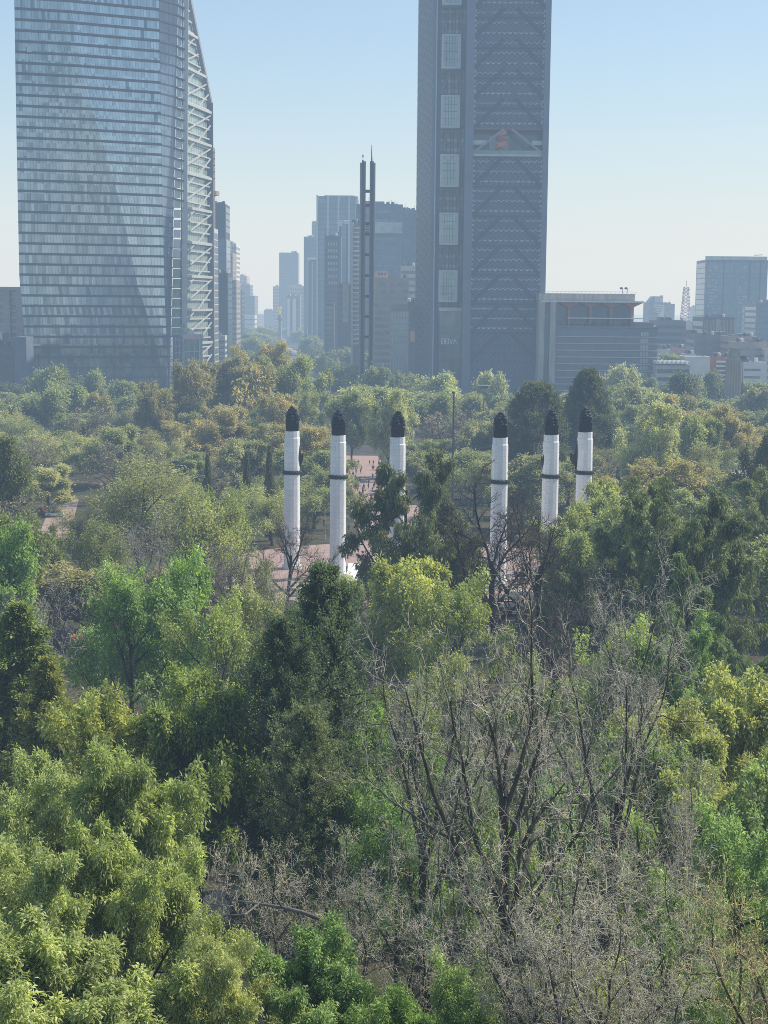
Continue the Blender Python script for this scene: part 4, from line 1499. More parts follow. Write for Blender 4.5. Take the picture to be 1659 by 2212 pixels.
for k in range(n):
    xa, xb = x0 + (x1 - x0) * k / n, x0 + (x1 - x0) * (k + 1) / n
    pr = [(xa + (xb - xa) * i / 6, zt + 1.0 + 1.3 * math.sin(math.pi * i / 6)) for i in range(7)]
    for i in range(6):
        sc_.hexa([(pr[i][0], 787.5, zt + .95), (pr[i + 1][0], 787.5, zt + .95), (pr[i + 1][0], 807, zt + .95), (pr[i][0], 807, zt + .95),
                  (pr[i][0], 787.5, pr[i][1]), (pr[i + 1][0], 787.5, pr[i + 1][1]), (pr[i + 1][0], 807, pr[i + 1][1]), (pr[i][0], 807, pr[i][1])])
sc_.build('shell_roof', M['white'], t)


def fountain_tower():
    Y = 700.0
    root = thing('fountain_tower', 'beige two-tier stone tower with a darker tapered top among right trees', 'monument', (xat(1586, Y, 15), Y, 0))
    xa, xb = xat(1571.5, Y, 15), xat(1600, Y, 15)
    zm, zt = zat(1586, 779, Y), zat(1586, 752, Y)
    m = MB()
    w = xb - xa
    m.box(xa, xb, Y, Y + w, 0, zm)
    for k in range(5):
        xx = xa + w * (k + .5) / 5
        m.box(xx - .25, xx + .25, Y - .3, Y - .004, 0, zm - .6)
    m.box(xa - .3, xb + .3, Y - .35, Y + w + .3, zm + .002, zm + .7)
    m.build('shaft', M['beige'], root)
    MB().hexa([(xa + .6, Y + .5, zm + .71), (xb - .4, Y + .5, zm + .71), (xb - .4, Y + w - .5, zm + .71), (xa + .6, Y + w - .5, zm + .71),
               (xa + 1.6, Y + 1.2, zt), (xb - .7, Y + 1.2, zt), (xb - .7, Y + w - 1, zt), (xa + 1.6, Y + w - 1, zt)]).build('top', M['dstone'], root)


fountain_tower()
# ------------------------------------------------------------------ terrain, paving, roads, haze
def hill(x, y):
    return 36.0 * np.exp(-(np.sqrt(np.asarray(x, float) ** 2 + np.asarray(y, float) ** 2) / 80.0) ** 1.6)


def gz(x, y):
    return float(hill(x, y))


def grid_sheet(name, xs, ys, dz, material, zf=hill):
    X, Y = np.meshgrid(xs, ys)
    Z = zf(X, Y) + dz
    V = np.stack([X.ravel(), Y.ravel(), Z.ravel()], 1)
    nx, ny = len(xs), len(ys)
    i = (np.arange(ny - 1)[:, None] * nx + np.arange(nx - 1)[None, :]).ravel()
    Fq = np.stack([i, i + 1, i + 1 + nx, i + nx], 1)
    return struct(link(name, np_mesh(name, V, Fq, material, smooth=True)))


def ground_mat():
    m = mat('park_soil', (0.10, 0.082, 0.055), 0.95, 0.45, 0.35, spec=.15)
    t = m.node_tree
    b = t.nodes['Principled BSDF']
    src = b.inputs['Base Color'].links[0].from_socket
    n = t.nodes.new('ShaderNodeTexNoise')
    n.inputs['Scale'].default_value = .07
    n.inputs['Detail'].default_value = 6
    g = [q for q in t.nodes if q.type == 'NEW_GEOMETRY'][0]
    t.links.new(g.outputs['Position'], n.inputs[0])
    r = t.nodes.new('ShaderNodeMapRange')
    r.inputs[1].default_value, r.inputs[2].default_value = .45, .58
    t.links.new(n.outputs[0], r.inputs[0])
    mx = t.nodes.new('ShaderNodeMix')
    mx.data_type = 'RGBA'
    mx.inputs[7].default_value = (.055, .065, .022, 1)
    t.links.new(r.outputs[0], mx.inputs[0])
    t.links.new(src, mx.inputs[6])
    t.links.new(mx.outputs[2], b.inputs['Base Color'])
    return m


gs = ground_mat()
ext = [-9000, -4000, -2000, -1200, -800]
xs = np.array(ext + list(np.arange(-600, 601, 8)) + [-e for e in reversed(ext)])
ys = np.array([-9000, -3000, -1000, -400] + list(np.arange(-200, 601, 8)) + [800, 1200, 2000, 4000, 9000])
grid_sheet('ground', xs, ys, 0, gs)
AX0, AXS = 8.0, -0.0815


def axx(y):
    return AX0 + AXS * (y - 300.0)


pave = block_mat('pink_paving', (.46, .33, .28), (.40, .29, .25), 1.2, .6, .85, (.33, .26, .23))
pvt = pave.node_tree
# paving is laid flat: drive the courses by x and y
for l in list(pvt.links):
    if l.to_node.type == 'COMBXYZ':
        pvt.links.remove(l)
cxn = [n for n in pvt.nodes if n.type == 'COMBXYZ'][0]
sxn = [n for n in pvt.nodes if n.type == 'SEPXYZ'][0]
pvt.links.new(sxn.outputs[0], cxn.inputs[0])
pvt.links.new(sxn.outputs[1], cxn.inputs[1])
asph = mat('asphalt', (.055, .055, .058), .9, .3, .4)
kerbm = mat('kerb_stone', (.38, .36, .33), .85, .15, .5)
paint = mat('road_paint', (.75, .74, .70), .7, .15, .6)


def ribbon(name, cx, half, ys_, dz, material, slope=True):
    V, Fq = [], []
    for y in ys_:
        c = cx(y)
        for s in (-half, half):
            V.append((c + s, y, gz(c + s, y) + dz))
    for i in range(len(ys_) - 1):
        Fq.append((2 * i, 2 * i + 1, 2 * i + 3, 2 * i + 2))
    return struct(link(name, np_mesh(name, V, Fq, material)))


# plaza round the six columns, a fan of stone
pc = (axx(300), 304.0)
V = [(pc[0], pc[1], .05)]
n = 48
for i in range(n):
    a = 2 * math.pi * i / n
    rx, ry = 44.0, 38.0
    V.append((pc[0] + rx * math.cos(a), pc[1] + ry * math.sin(a), gz(pc[0] + rx * math.cos(a), pc[1] + ry * math.sin(a)) + .06))
V[0] = (pc[0], pc[1], gz(*pc) + .12)
me = bpy.data.meshes.new('plaza')
me.from_pydata(V, [], [(0, i + 1, (i + 1) % n + 1) for i in range(n)])
me.materials.append(pave)
struct(link('plaza', me))
ribbon('walkway', axx, 9.0, list(np.arange(338, 546, 8)), .08, pave)
ribbon('avenue', lambda y: axx(y), 10.0, list(np.arange(740, 4200, 40)), .02, asph)
cr = MB()
cr.box(-420, 420, 556, 580, .03, .034)
struct(cr.build('cross_road', asph))
for k in range(5):
    lm = MB()
    for j in range(44):
        y = 750 + j * 24
        x = axx(y) + (k - 2) * 3.8
        x2 = axx(y + 9) + (k - 2) * 3.8
        lm.face([(x - .15, y, .028), (x + .15, y, .028), (x2 + .15, y + 9, .028), (x2 - .15, y + 9, .028)])
    struct(lm.build('lane_marking', paint))
for s in (-1, 1):
    kb = MB()
    for y in np.arange(740, 2600, 60):
        a, b = axx(y) + s * 10.2, axx(y + 60) + s * 10.2
        kb.hexa([(a - .15, y, -.1), (a + .15, y, -.1), (b + .15, y + 60, -.1), (b - .15, y + 60, -.1), (a - .15, y, .14), (a + .15, y, .14), (b + .15, y + 60, .14), (b - .15, y + 60, .14)])
    struct(kb.build('kerb', kerbm))
# side lane on the left with the parked car, and the right-hand park road
dust = mat('dusty_path', (.36, .27, .21), .95, .2, .3)
ribbon('side_path', lambda y: -66 - .16 * (y - 300), 3.4, list(np.arange(300, 420, 8)), .05, dust)
ribbon('park_road', lambda y: 106 + .14 * (y - 430), 6.0, list(np.arange(400, 556, 8)), .05, mat('worn_road', (.3, .29, .28), .9, .2, .4))
ribbon('forest_path', lambda y: -22 + .35 * (y - 90), 2.2, list(np.arange(84, 130, 4)), .06, dust)


def haze():
    m = bpy.data.materials.new('haze')
    m.use_nodes = True
    t = m.node_tree
    t.nodes.clear()
    # smog: takes light out, bluest most; an added glow stands in for scattered light
    v = t.nodes.new('ShaderNodeVolumeAbsorption')
    v.inputs['Color'].default_value = tuple(1 - c for c in HAZE_C) + (1,)
    v.inputs['Density'].default_value = HAZE
    e = t.nodes.new('ShaderNodeEmission')
    e.inputs['Color'].default_value = tuple(c * k for c, k in zip(HAZE_C, HAZE_E)) + (1,)
    e.inputs['Strength'].default_value = HAZE
    ad = t.nodes.new('ShaderNodeAddShader')
    o = t.nodes.new('ShaderNodeOutputMaterial')
    t.links.new(v.outputs[0], ad.inputs[0])
    t.links.new(e.outputs[0], ad.inputs[1])
    t.links.new(ad.outputs[0], o.inputs['Volume'])
    h = MB().box(-6000, 6000, -1500, 8000, -30, 420)
    return struct(h.build('haze', m))


HAZE = 0.00041
HAZE_C = (0.44, 0.63, 0.90)
HAZE_E = (0.80, 0.825, 0.83)
haze()
# ------------------------------------------------------------------ six white columns with bronze torches
MARB = block_mat('white_marble', (.93, .925, .90), (.87, .87, .85), 1.9, 1.05, .55, (.6, .6, .58))
BRZ = mat('dark_bronze', (.024, .024, .028), .36, .4, 1.2, metal=.5)
WRE = mat('bronze_wreath', (.03, .036, .034), .55, .4, 2.0, metal=.3)


def column(px, pxw, ptop, pband, Y, label, wing):
    x = xat(px, Y, 20)
    z0 = gz(x, Y)
    zt = zat(px, ptop, Y)
    r = pxw / 2 * Y / F_PX
    root = thing('torch_column', label, 'column', (x, Y, z0), 'six white torch columns round the plaza')
    m = MB()
    m.lathe([(r * 1.25, z0), (r * 1.25, z0 + .8), (r * 1.05, z0 + .9), (r, zt - 1.35), (r * .93, zt - 1.2), (r * .93, zt)], 12, (x, Y), ph=math.pi / 12)
    m.build('shaft', MARB, root)
    zb = zat(px, pband, Y)
    w = MB()
    n, k = 40, 8
    for i in range(n):
        a = 2 * math.pi * i / n
        rr = r * 1.03
        w.blob((x + rr * math.cos(a), Y + rr * math.sin(a), zb), (.30 + .05 * (i % 2), .30 + .05 * (i % 2), .36 + .04 * (i % 3)), 6, 5)
    w.lathe([(r * 1.005, zb - .32), (r * 1.09, zb - .2), (r * 1.09, zb + .2), (r * 1.005, zb + .32)], 24, (x, Y))
    w.build('wreath', WRE, root)
    # torch: fluted cup, then tiers of knobs narrowing to one
    rs = RS(int(px))
    t = MB()
    R0 = r * .74
    t.lathe([(R0 * .98, zt + .002), (R0, zt + .7), (R0 * 1.04, zt + 1.5), (R0 * .8, zt + 2.0), (R0 * .6, zt + 3.2), (R0 * .25, zt + 4.1)], 20, (x, Y))
    for i in range(22):
        a = 2 * math.pi * i / 22
        t.bar((x + R0 * .99 * math.cos(a), Y + R0 * .99 * math.sin(a), zt + .01), (x + R0 * 1.07 * math.cos(a), Y + R0 * 1.07 * math.sin(a), zt + 1.9), .17)
    H = 4.55
    for (f, rad, cnt, br) in ((.40, .80, 6, .50), (.52, .84, 6, .52), (.64, .78, 6, .52), (.76, .62, 5, .50), (.87, .40, 4, .47), (.97, .10, 2, .44)):
        for i in range(cnt):
            a = 2 * math.pi * (i + rs.uniform(-.18, .18)) / cnt + f * 9
            b = br * rs.uniform(.85, 1.15)
            rr = R0 * rad * rs.uniform(.92, 1.05)
            t.blob((x + rr * math.cos(a), Y + rr * math.sin(a), zt + H * f + rs.uniform(-.12, .12)), (b * 1.1, b * 1.1, b * .78), 9, 6)
    t.build('torch', BRZ, root)
    # bronze wing reaching up the inner side from the wreath
    if wing:
        sgn, full = wing
        prof = [(.0, 0), (.55, .06), (.62, .16), (1.0, .24), (1.28, .34), (1.38, .42), (1.42, .5), (1.30, .60), (1.16, .52), (1.0, .46), (.78, .50), (.72, .62), (.55, .80), (.35, .98), (.22, 1.0), (.05, .95), (-.25, .75), (-.3, .4), (-.1, .12)]
        hh = 6.2
        k = full
        # drawn against the facet that faces the middle of the arc
        pts = [(x + sgn * (r * .72 + a * 1.28 * k), zb + .2 + b * hh) for a, b in prof]
        wv = MB()
        c = [(sum(p[0] for p in pts) / len(pts)), 0, sum(p[1] for p in pts) / len(pts)]
        yb = Y - .2
        for s, d in ((-1, .55), (1, .55)):
            for i in range(len(pts)):
                p, q = pts[i], pts[(i + 1) % len(pts)]
                wv.face([(p[0], yb + s * .12, p[1]), (q[0], yb + s * .12, q[1]), (c[0], yb + s * d, c[2])][::s])
        for i in range(len(pts)):
            p, q = pts[i], pts[(i + 1) % len(pts)]
            wv.face([(p[0], yb - .12, p[1]), (p[0], yb + .12, p[1]), (q[0], yb + .12, q[1]), (q[0], yb - .12, q[1])])
        wv.build('bronze_wing', BRZ, root)


for a in ((631, 34.5, 931, 1020, 306, 'white torch column at the left end of the arc, wing on its right side', (1, .62)),
          (730.5, 35, 940, 1029.5, 297, 'white torch column second from the left, seen nearly full length with its wreath', (1, .12)),
          (858.5, 35.5, 944, 1037, 291, 'white torch column third from the left, behind the drooping dark cypress', None),
          (1079, 36, 945, 1040, 290, 'white torch column third from the right, behind a bare forked tree', None),
          (1189, 35.5, 939, 1028, 297, 'white torch column second from the right, with leafless twigs across its wreath', (-1, .42)),
          (1262, 34.5, 933, 1020, 306, 'white torch column at the right end, large black wing on its left side', (-1, 1.0))):
    column(*a)

# stepped stone base with the central pedestal between the columns
cx = axx(300)
t = thing('memorial_base', 'low white stone memorial with stepped base between the two middle columns', 'monument', (cx, 296, 0))
z = gz(cx, 296) + .1
b = MB().box(cx - 15, cx + 15, 285, 309, z, z + .6).box(cx - 12, cx + 12, 287, 307, z + .602, z + 1.2).box(cx - 9, cx + 9, 289, 305, z + 1.202, z + 1.8)
b.build('step', MARB, t)
b = MB().box(cx - 3, cx + 3, 294, 299, z + 1.802, z + 5.5).box(cx - 3.4, cx + 3.4, 293.6, 299.4, z + 5.502, z + 6.1)
b.build('pedestal', MARB, t)
g = MB()
g.tube([(cx - .4, 296, z + 6.1), (cx - .3, 296, z + 7.6), (cx - .1, 296, z + 8.6), (cx, 296, z + 9.6), (cx, 296, z + 10.1)], [1.0, .8, .75, .55, .3], 10)
g.blob((cx, 295.9, z + 10.6), (.45, .45, .6), 8, 6)
g.tube([(cx + .5, 296, z + 9.2), (cx + 1.2, 295.6, z + 8.2), (cx + 1.0, 295.2, z + 7.2)], [.3, .26, .2], 7)
g.build('stone_figure', MARB, t)
for i, (xa, xb, ya, yb) in enumerate(((-24, -13, 276, 277.2), (14, 25, 275, 276.2))):
    z = gz(cx + xa, ya)
    o = MB().box(cx + xa, cx + xb, ya, yb, z - .3, z + 1.5).build('low_wall', MARB)
    tag(o, 'low white stone wall at the plaza edge, %s one' % ('left' if i == 0 else 'right'), 'wall')
# ------------------------------------------------------------------ tree growth (vectorised)
LEAF, BARK = leaf_mat(), wood_mat()


def unit(v):
    return v / np.maximum(np.linalg.norm(v, axis=-1, keepdims=True), 1e-9)


def perp(d):
    ref = np.where(np.abs(d[..., 2:3]) < .9, np.array([0, 0, 1.0]), np.array([1.0, 0, 0]))
    a = unit(np.cross(d, ref))
    return a, np.cross(d, a)


def tubes(P, Rd, sides):
    """P (N,n,3), Rd (N,n) -> verts, quads"""
    N, n, _ = P.shape
    T = np.empty_like(P)
    T[:, 1:-1] = P[:, 2:] - P[:, :-2]
    T[:, 0] = P[:, 1] - P[:, 0]
    T[:, -1] = P[:, -1] - P[:, -2]
    T = unit(T)
    a, b = perp(T)
    an = np.arange(sides) * 2 * np.pi / sides
    V = P[:, :, None, :] + Rd[:, :, None, None] * (a[:, :, None, :] * np.cos(an)[None, None, :, None] + b[:, :, None, :] * np.sin(an)[None, None, :, None])
    V = V.reshape(-1, 3)
    base = (np.arange(N)[:, None, None] * n + np.arange(n - 1)[None, :, None]) * sides
    k = np.arange(sides)[None, None, :]
    k2 = (k + 1) % sides
    Q = np.stack([base + k, base + k2, base + sides + k2, base + sides + k], -1).reshape(-1, 4)
    return V, Q


class Wood:
    def __init__(s):
        s.V, s.Q, s.T, s.n = [], [], [], 0

    def add(s, P, Rd, sides, tint=1.0):
        v, q = tubes(P, Rd, sides)
        s.V.append(v)
        s.Q.append(q + s.n)
        s.T.append(np.broadcast_to(np.asarray(tint, float).reshape(-1, 1), (P.shape[0], q.shape[0] // P.shape[0])).ravel())
        s.n += len(v)

    def mesh(s, name):
        return np_mesh(name, np.concatenate(s.V), np.concatenate(s.Q), BARK, tint=np.concatenate(s.T))


def shoot(rs, S, D, Ln, nseg, wig, trop):
    """curved paths from starts S along D, length Ln"""
    N = len(S)
    P = np.empty((N, nseg + 1, 3))
    P[:, 0] = S
    d = unit(D)
    trop = np.asarray(trop, float)
    for i in range(nseg):
        d = unit(d + rs.normal(0, wig, (N, 3)) + trop / nseg)
        P[:, i + 1] = P[:, i] + d * (Ln / nseg)[:, None]
    return P


def branch(rs, P, Rd, m, t0, t1, ang, lenf, nseg, wig, trop, rfac, lvar=.3, taper=.25, shape=None):
    """m children on each parent path between t0 and t1"""
    N, n, _ = P.shape
    t = (np.arange(m)[None, :] + rs.uniform(0, 1, (N, m))) / m * (t1 - t0) + t0
    t = np.clip(t, 0, .999)
    f = t * (n - 1)
    i = f.astype(int)
    w = (f - i)[..., None]
    rows = np.arange(N)[:, None]
    S = P[rows, i] * (1 - w) + P[rows, i + 1] * w
    T = unit(P[rows, i + 1] - P[rows, i])
    r0 = Rd[rows, i] * (1 - w[..., 0]) + Rd[rows, i + 1] * w[..., 0]
    a, b = perp(T)
    az = rs.uniform(0, 2 * np.pi, (N, 1)) + np.arange(m)[None, :] * 2.4 + rs.normal(0, .35, (N, m))
    an = np.radians(rs.uniform(ang[0], ang[1], (N, m)))
    D = T * np.cos(an)[..., None] + (a * np.cos(az)[..., None] + b * np.sin(az)[..., None]) * np.sin(an)[..., None]
    PL = np.linalg.norm(np.diff(P, axis=1), axis=2).sum(1)
    L = PL[:, None] * lenf * (1 - .45 * t if shape is None else shape(t)) * rs.uniform(1 - lvar, 1 + lvar, (N, m))
    S, D, L = S.reshape(-1, 3), D.reshape(-1, 3), L.ravel()
    C = shoot(rs, S, D, L, nseg, wig, trop)
    rr = np.minimum(r0.ravel() * .85, r0.ravel() * rfac * 1.0)
    CR = rr[:, None] * np.linspace(1, taper, nseg + 1)[None, :]
    return C, CR


def leaves(rs, pos, ax, L, W, spread, droop, tint, tvar=.22, fold=.0, up=1.1):
    """one rhombic blade per position, pointing along ax loosened by spread and gravity"""
    N = len(pos)
    d = unit(unit(ax) + rs.normal(0, spread, (N, 3)) + np.array([0, 0, -droop]))
    nn = unit(rs.normal(0, 1, (N, 3)) + up * np.array([1.1, .1, 2.0]))  # leaves turn to the light
    s = unit(np.cross(d, nn))
    l = L * rs.uniform(.5, 1.45, (N, 1))
    w = W * rs.uniform(.6, 1.4, (N, 1))
    bend = np.cross(s, d) * (l * .12)
    V = np.stack([pos, pos + d * l * .45 + s * w * .5 + bend, pos + d * l - bend * .8, pos + d * l * .45 - s * w * .5 + bend], 1).reshape(-1, 3)
    Q = np.arange(N * 4).reshape(-1, 4)
    t = np.clip(tint + rs.normal(0, tvar, N), 0, 1)
    return V, Q, t


class Foliage:
    def __init__(s):
        s.V, s.Q, s.T, s.n = [], [], [], 0

    def add(s, vqt):
        v, q, t = vqt
        s.V.append(v)
        s.Q.append(q + s.n)
        s.T.append(t)
        s.n += len(v)

    def mesh(s, name):
        return np_mesh(name, np.concatenate(s.V), np.concatenate(s.Q), LEAF, tint=np.concatenate(s.T))


def along(rs, P, k, lo=.2):
    """k points along each path with the local direction"""
    N, n, _ = P.shape
    t = rs.uniform(lo, 1, (N, k)) * (n - 1) * .999
    i = t.astype(int)
    w = (t - i)[..., None]
    r = np.arange(N)[:, None]
    p = P[r, i] * (1 - w) + P[r, i + 1] * w
    d = unit(P[r, i + 1] - P[r, i])
    return p.reshape(-1, 3), d.reshape(-1, 3)


LEAF_GAIN = 5.0
PROTO = {}


class Proto:
    def __init__(s, trunk, crown, cname='crown', tname='trunk'):
        s.trunk, s.crown, s.cname, s.tname = trunk, crown, cname, tname
        src = crown or trunk
        co = np.empty(len(src.vertices) * 3, np.float32)
        src.vertices.foreach_get('co', co)
        co = co.reshape(-1, 3)
        s.h = float(np.percentile(co[:, 2], 99.7))
        # the widest layer of the crown
        c = np.median(co[:, :2], 0)
        s.c = c
        s.r = float(np.percentile(np.abs(co[:, 0] - c[0]), 97))


def trunk_path(rs, h, r, lean=.06, nseg=7, taper=.45, wig=.04):
    P = shoot(rs, np.zeros((1, 3)), np.array([[rs.normal(0, lean), rs.normal(0, lean), 1.0]]), np.array([h]), nseg, wig, (0, 0, .25))
    Rd = (r * np.linspace(1, taper, nseg + 1))[None, :].copy()
    Rd[0, 0] *= 1.35
    return P, Rd


def broadleaf(seed, h=15, fork=.22, limbs=9, dens=1.0, leaf=(.3, .12), per=26, lv2=7, lv3=6, droop=.35, spread=.6, wide=1.0, clump=.42, tvar=.2, limb_ang=(28, 72), tsides=8, shoots=4, llen=.9):
    """trunk, limbs, branches, twigs, and leafy shoots at the twigs' ends"""
    rs = RS(seed)
    w, f = Wood(), Foliage()
    P0, R0 = trunk_path(rs, h * .62, h * .021)
    w.add(P0, R0, tsides, .8)
    P1, R1 = branch(rs, P0, R0, limbs, fork, 1.0, limb_ang, llen * wide, 6, .13, (0, 0, .42), .62, shape=lambda t: 1.12 - .5 * t)
    w.add(P1, R1, 6, .8)
    P2, R2 = branch(rs, P1, R1, lv2, .22, 1.0, (25, 70), .56, 5, .16, (0, 0, .3), .55)
    w.add(P2, R2, 4, .85)
    P3, R3 = branch(rs, P2, R2, lv3, .3, 1.0, (25, 70), .55, 4, .2, (0, 0, .1), .55)
    w.add(P3, R3, 3, .95)
    n3 = len(P3)
    keep = rs.rand(n3) < dens
    tone3 = .45 + rs.normal(0, .09, n3) + np.repeat(rs.normal(0, .09, limbs), n3 // limbs) + np.repeat(rs.normal(0, .12, n3 // lv3), lv3)
    tone3 = np.clip(tone3, .03, .97)
    P3k, tk = P3[keep], tone3[keep]
    for q in range(shoots):
        pos, d = along(rs, P3k, 1, .25)
        # each shoot: a puff of leaves round a point
        k = max(2, int(per / shoots))
        cen = np.repeat(pos, k, 0)
        dd = np.repeat(d, k, 0)
        off = rs.normal(0, clump, (len(cen), 3)) * h / 15
        rad = unit(off + dd * .25 * clump)
        f.add(leaves(rs, cen + off, rad + dd * .4, leaf[0], leaf[1], spread, droop, np.repeat(tk + rs.normal(0, .07, len(tk)), k), tvar))
    return Proto(w.mesh('trunk'), f.mesh('crown'))


def bare_tree(seed, h=20, fork=.22, limbs=8, lv=(8, 8, 6), sides=(8, 6, 4, 3, 3), tw=.012, leafy=0.0, leaf=(.2, .07), spread_ang=(22, 55), llen=1.0, lean=.05, taper0=.5, rough=.15, curl=.2, trunk_r=.017, twl=.62, hang=0.0):
    """leafless: five orders of crooked branches, the last two pale twigs"""
    rs = RS(seed)
    w, f = Wood(), Foliage()
    P0, R0 = trunk_path(rs, h * .6, h * trunk_r, lean, 8, taper0, .05)
    w.add(P0, R0, sides[0], .2)
    P1, R1 = branch(rs, P0, R0, limbs, fork, 1.0, spread_ang, llen, 9, rough, (0, 0, .6), .66, shape=lambda t: 1.05 - .4 * t, taper=.2)
    w.add(P1, R1, sides[1], .22)
    P2, R2 = branch(rs, P1, R1, lv[0], .2, 1.0, (25, 62), .5, 7, rough * 1.15, (0, 0, .3), .55)
    w.add(P2, R2, sides[2], .36)
    P3, R3 = branch(rs, P2, R2, lv[1], .15, 1.0, (28, 68), .55, 5, rough * 1.4, (0, 0, .15 - hang), .6)
    R3 = np.maximum(R3, tw * np.linspace(2.0, .9, R3.shape[1])[None, :])
    w.add(P3, R3, sides[3], 1.0 + .4 * rs.rand(len(P3)))
    P4, R4 = branch(rs, P3, R3, lv[2], .1, 1.0, (28, 75), twl, 4, curl, (0, 0, .1 - hang), .7, taper=.5)
    R4 = np.maximum(R4 * 0 + tw * np.linspace(1, .35, R4.shape[1])[None, :], tw * .3)
    w.add(P4, R4, sides[4], 1.25 + 1.1 * rs.rand(len(P4)))
    cr = None
    if leafy:
        keep = rs.rand(len(P4)) < leafy
        pos, d = along(rs, P4[keep], 5, .2)
        pos = pos + rs.normal(0, .12, pos.shape)
        f.add(leaves(rs, pos, d, leaf[0], leaf[1], .7, .3, .5, .25))
        cr = f.mesh('crown')
    # trunk and limbs are one mesh, the twigs the crown: split by face ranges
    return Proto(w.mesh('trunk'), cr)


def bare_proto(seed, **k):
    p = bare_tree(seed, **k)
    co = np.empty(len(p.trunk.vertices) * 3, np.float32)
    p.trunk.vertices.foreach_get('co', co)
    co = co.reshape(-1, 3)
    p.h = float(np.percentile(co[:, 2], 99.8))
    p.r = float(np.percentile(np.abs(co[:, 0]), 97))
    return p


def conifer(seed, h=24, r=5.0, whorls=34, per=9, leaf=(.30, .13), dens=46, droop=.25, taperp=.85, tvar=.2, ragged=.25, sprays=5, base=.08):
    """cedar: whorled boughs carrying flat tufted sprays, dark inside, pale at the tips"""
    rs = RS(seed)
    w, f = Wood(), Foliage()
    P0, R0 = trunk_path(rs, h, h * .016, .02, 10, .12, .015)
    w.add(P0, R0, 8, .7)
    N = whorls * per
    t = np.repeat(np.linspace(base, .985, whorls), per) + rs.normal(0, .012, N)
    t = np.clip(t, base * .8, .99)
    i = (t * 10).astype(int)
    fr = (t * 10 - i)[:, None]
    S = P0[0][i] * (1 - fr) + P0[0][np.minimum(i + 1, 10)] * fr
    az = rs.uniform(0, 2 * np.pi, N)
    prof = (1 - t) ** taperp * 1.0 + .03
    prof *= np.minimum(1, .62 + t * 2.2)
    L = r * prof * rs.uniform(1 - ragged, 1 + ragged, N)
    # lumps: some sides carry longer boughs
    L *= 1 + .28 * np.sin(az * 3 + t * 17 + seed)
    D = np.stack([np.cos(az), np.sin(az), .15 + .7 * t], 1)
    P1 = shoot(rs, S, D, L, 5, .1, (0, 0, -droop))
    R1 = (L * .012 + .02)[:, None] * np.linspace(1, .3, 6)[None, :]
    w.add(P1, R1, 4, .8)
    P2, R2 = branch(rs, P1, R1, sprays, .3, 1.0, (30, 65), .34, 3, .15, (0, 0, .05), .6)
    tone = np.clip(.4 + rs.normal(0, .12, len(P2)), 0, 1)
    for q in range(dens):
        pos, d = along(rs, P2, 1, .05)
        off = rs.normal(0, .16, pos.shape) * h / 24
        f.add(leaves(rs, pos + off, d + unit(off) * .8, leaf[0], leaf[1], .5, -.15, tone, tvar, up=.9))
    return Proto(w.mesh('trunk'), f.mesh('crown'))


def weeping(seed, h=22, limbs=13, leaf=(.55, .15), per=62, drop=.85, lv=(8, 7), tvar=.2, wide=1.0, dens=1.0):
    """Montezuma cypress: crooked limbs hung with feathery curtains"""
    rs = RS(seed)
    w, f = Wood(), Foliage()
    P0, R0 = trunk_path(rs, h * .82, h * .026, .05, 8, .25, .04)
    w.add(P0, R0, 8, .8)
    P1, R1 = branch(rs, P0, R0, limbs, .14, 1.0, (42, 82), .72 * wide, 7, .16, (0, 0, .25), .55, shape=lambda t: 1.15 - .75 * t, lvar=.4)
    w.add(P1, R1, 6, .8)
    P2, R2 = branch(rs, P1, R1, lv[0], .25, 1.0, (25, 70), .42, 5, .2, (0, 0, .1), .55)
    w.add(P2, R2, 4, .9)
    P3, R3 = branch(rs, P2, R2, lv[1], .2, 1.0, (30, 85), .55, 4, .18, (0, 0, -.9), .5)
    w.add(P3, R3, 3, 1.0)
    P3 = P3[rs.rand(len(P3)) < dens]
    tone = np.clip(.42 + rs.normal(0, .15, len(P3)), 0, 1)
    for q in range(per):
        pos, d = along(rs, P3, 1, .0)
        off = rs.normal(0, .2, pos.shape) * np.array([1, 1, .7])
        f.add(leaves(rs, pos + off, d * .35 + unit(off) * .25, leaf[0], leaf[1], .3, drop, tone, tvar, up=.1))
    return Proto(w.mesh('trunk'), f.mesh('crown'))


def araucaria(seed, h=26, r=7.5, dome=.5, whorls=30, per=13, leaf=(.55, .26), dens=22):
    """bunya pine: dome of long upswept boughs ending in dense dark tufts, bare rods inside"""
    rs = RS(seed)
    w, f = Wood(), Foliage()
    P0, R0 = trunk_path(rs, h * .97, h * .018, .01, 10, .15, .01)
    w.add(P0, R0, 8, .8)
    N = whorls * per
    t = np.clip(np.repeat(np.linspace(.1, .985, whorls), per) + rs.normal(0, .012, N), .08, .99)
    i = np.minimum((t * 10).astype(int), 9)
    fr = (t * 10 - i)[:, None]
    S = P0[0][i] * (1 - fr) + P0[0][i + 1] * fr
    az = rs.uniform(0, 2 * np.pi, N)
    prof = np.sqrt(np.clip(1 - ((t - .35) / .66) ** 2, .02, 1))
    prof = (1 - dome) * (1 - t) ** .8 + dome * prof
    L = r * prof * rs.uniform(.82, 1.12, N)
    D = np.stack([np.cos(az), np.sin(az), -.25 + .75 * t], 1)
    P1 = shoot(rs, S, D, L, 6, .05, (0, 0, .5))
    R1 = (L * .006 + .03)[:, None] * np.linspace(1, .5, 7)[None, :]
    w.add(P1, R1, 4, 1.5)
    tone = np.clip(.4 + rs.normal(0, .14, N), 0, 1)
    for q in range(dens * 5):
        pos, d = along(rs, P1, 1, .70 if q % 5 else .45)
        off = rs.normal(0, .32, pos.shape)
        f.add(leaves(rs, pos + off, d * .8 + unit(off), leaf[0], leaf[1], .4, -.2, tone, .18, up=.6))
    return Proto(w.mesh('trunk'), f.mesh('crown'))


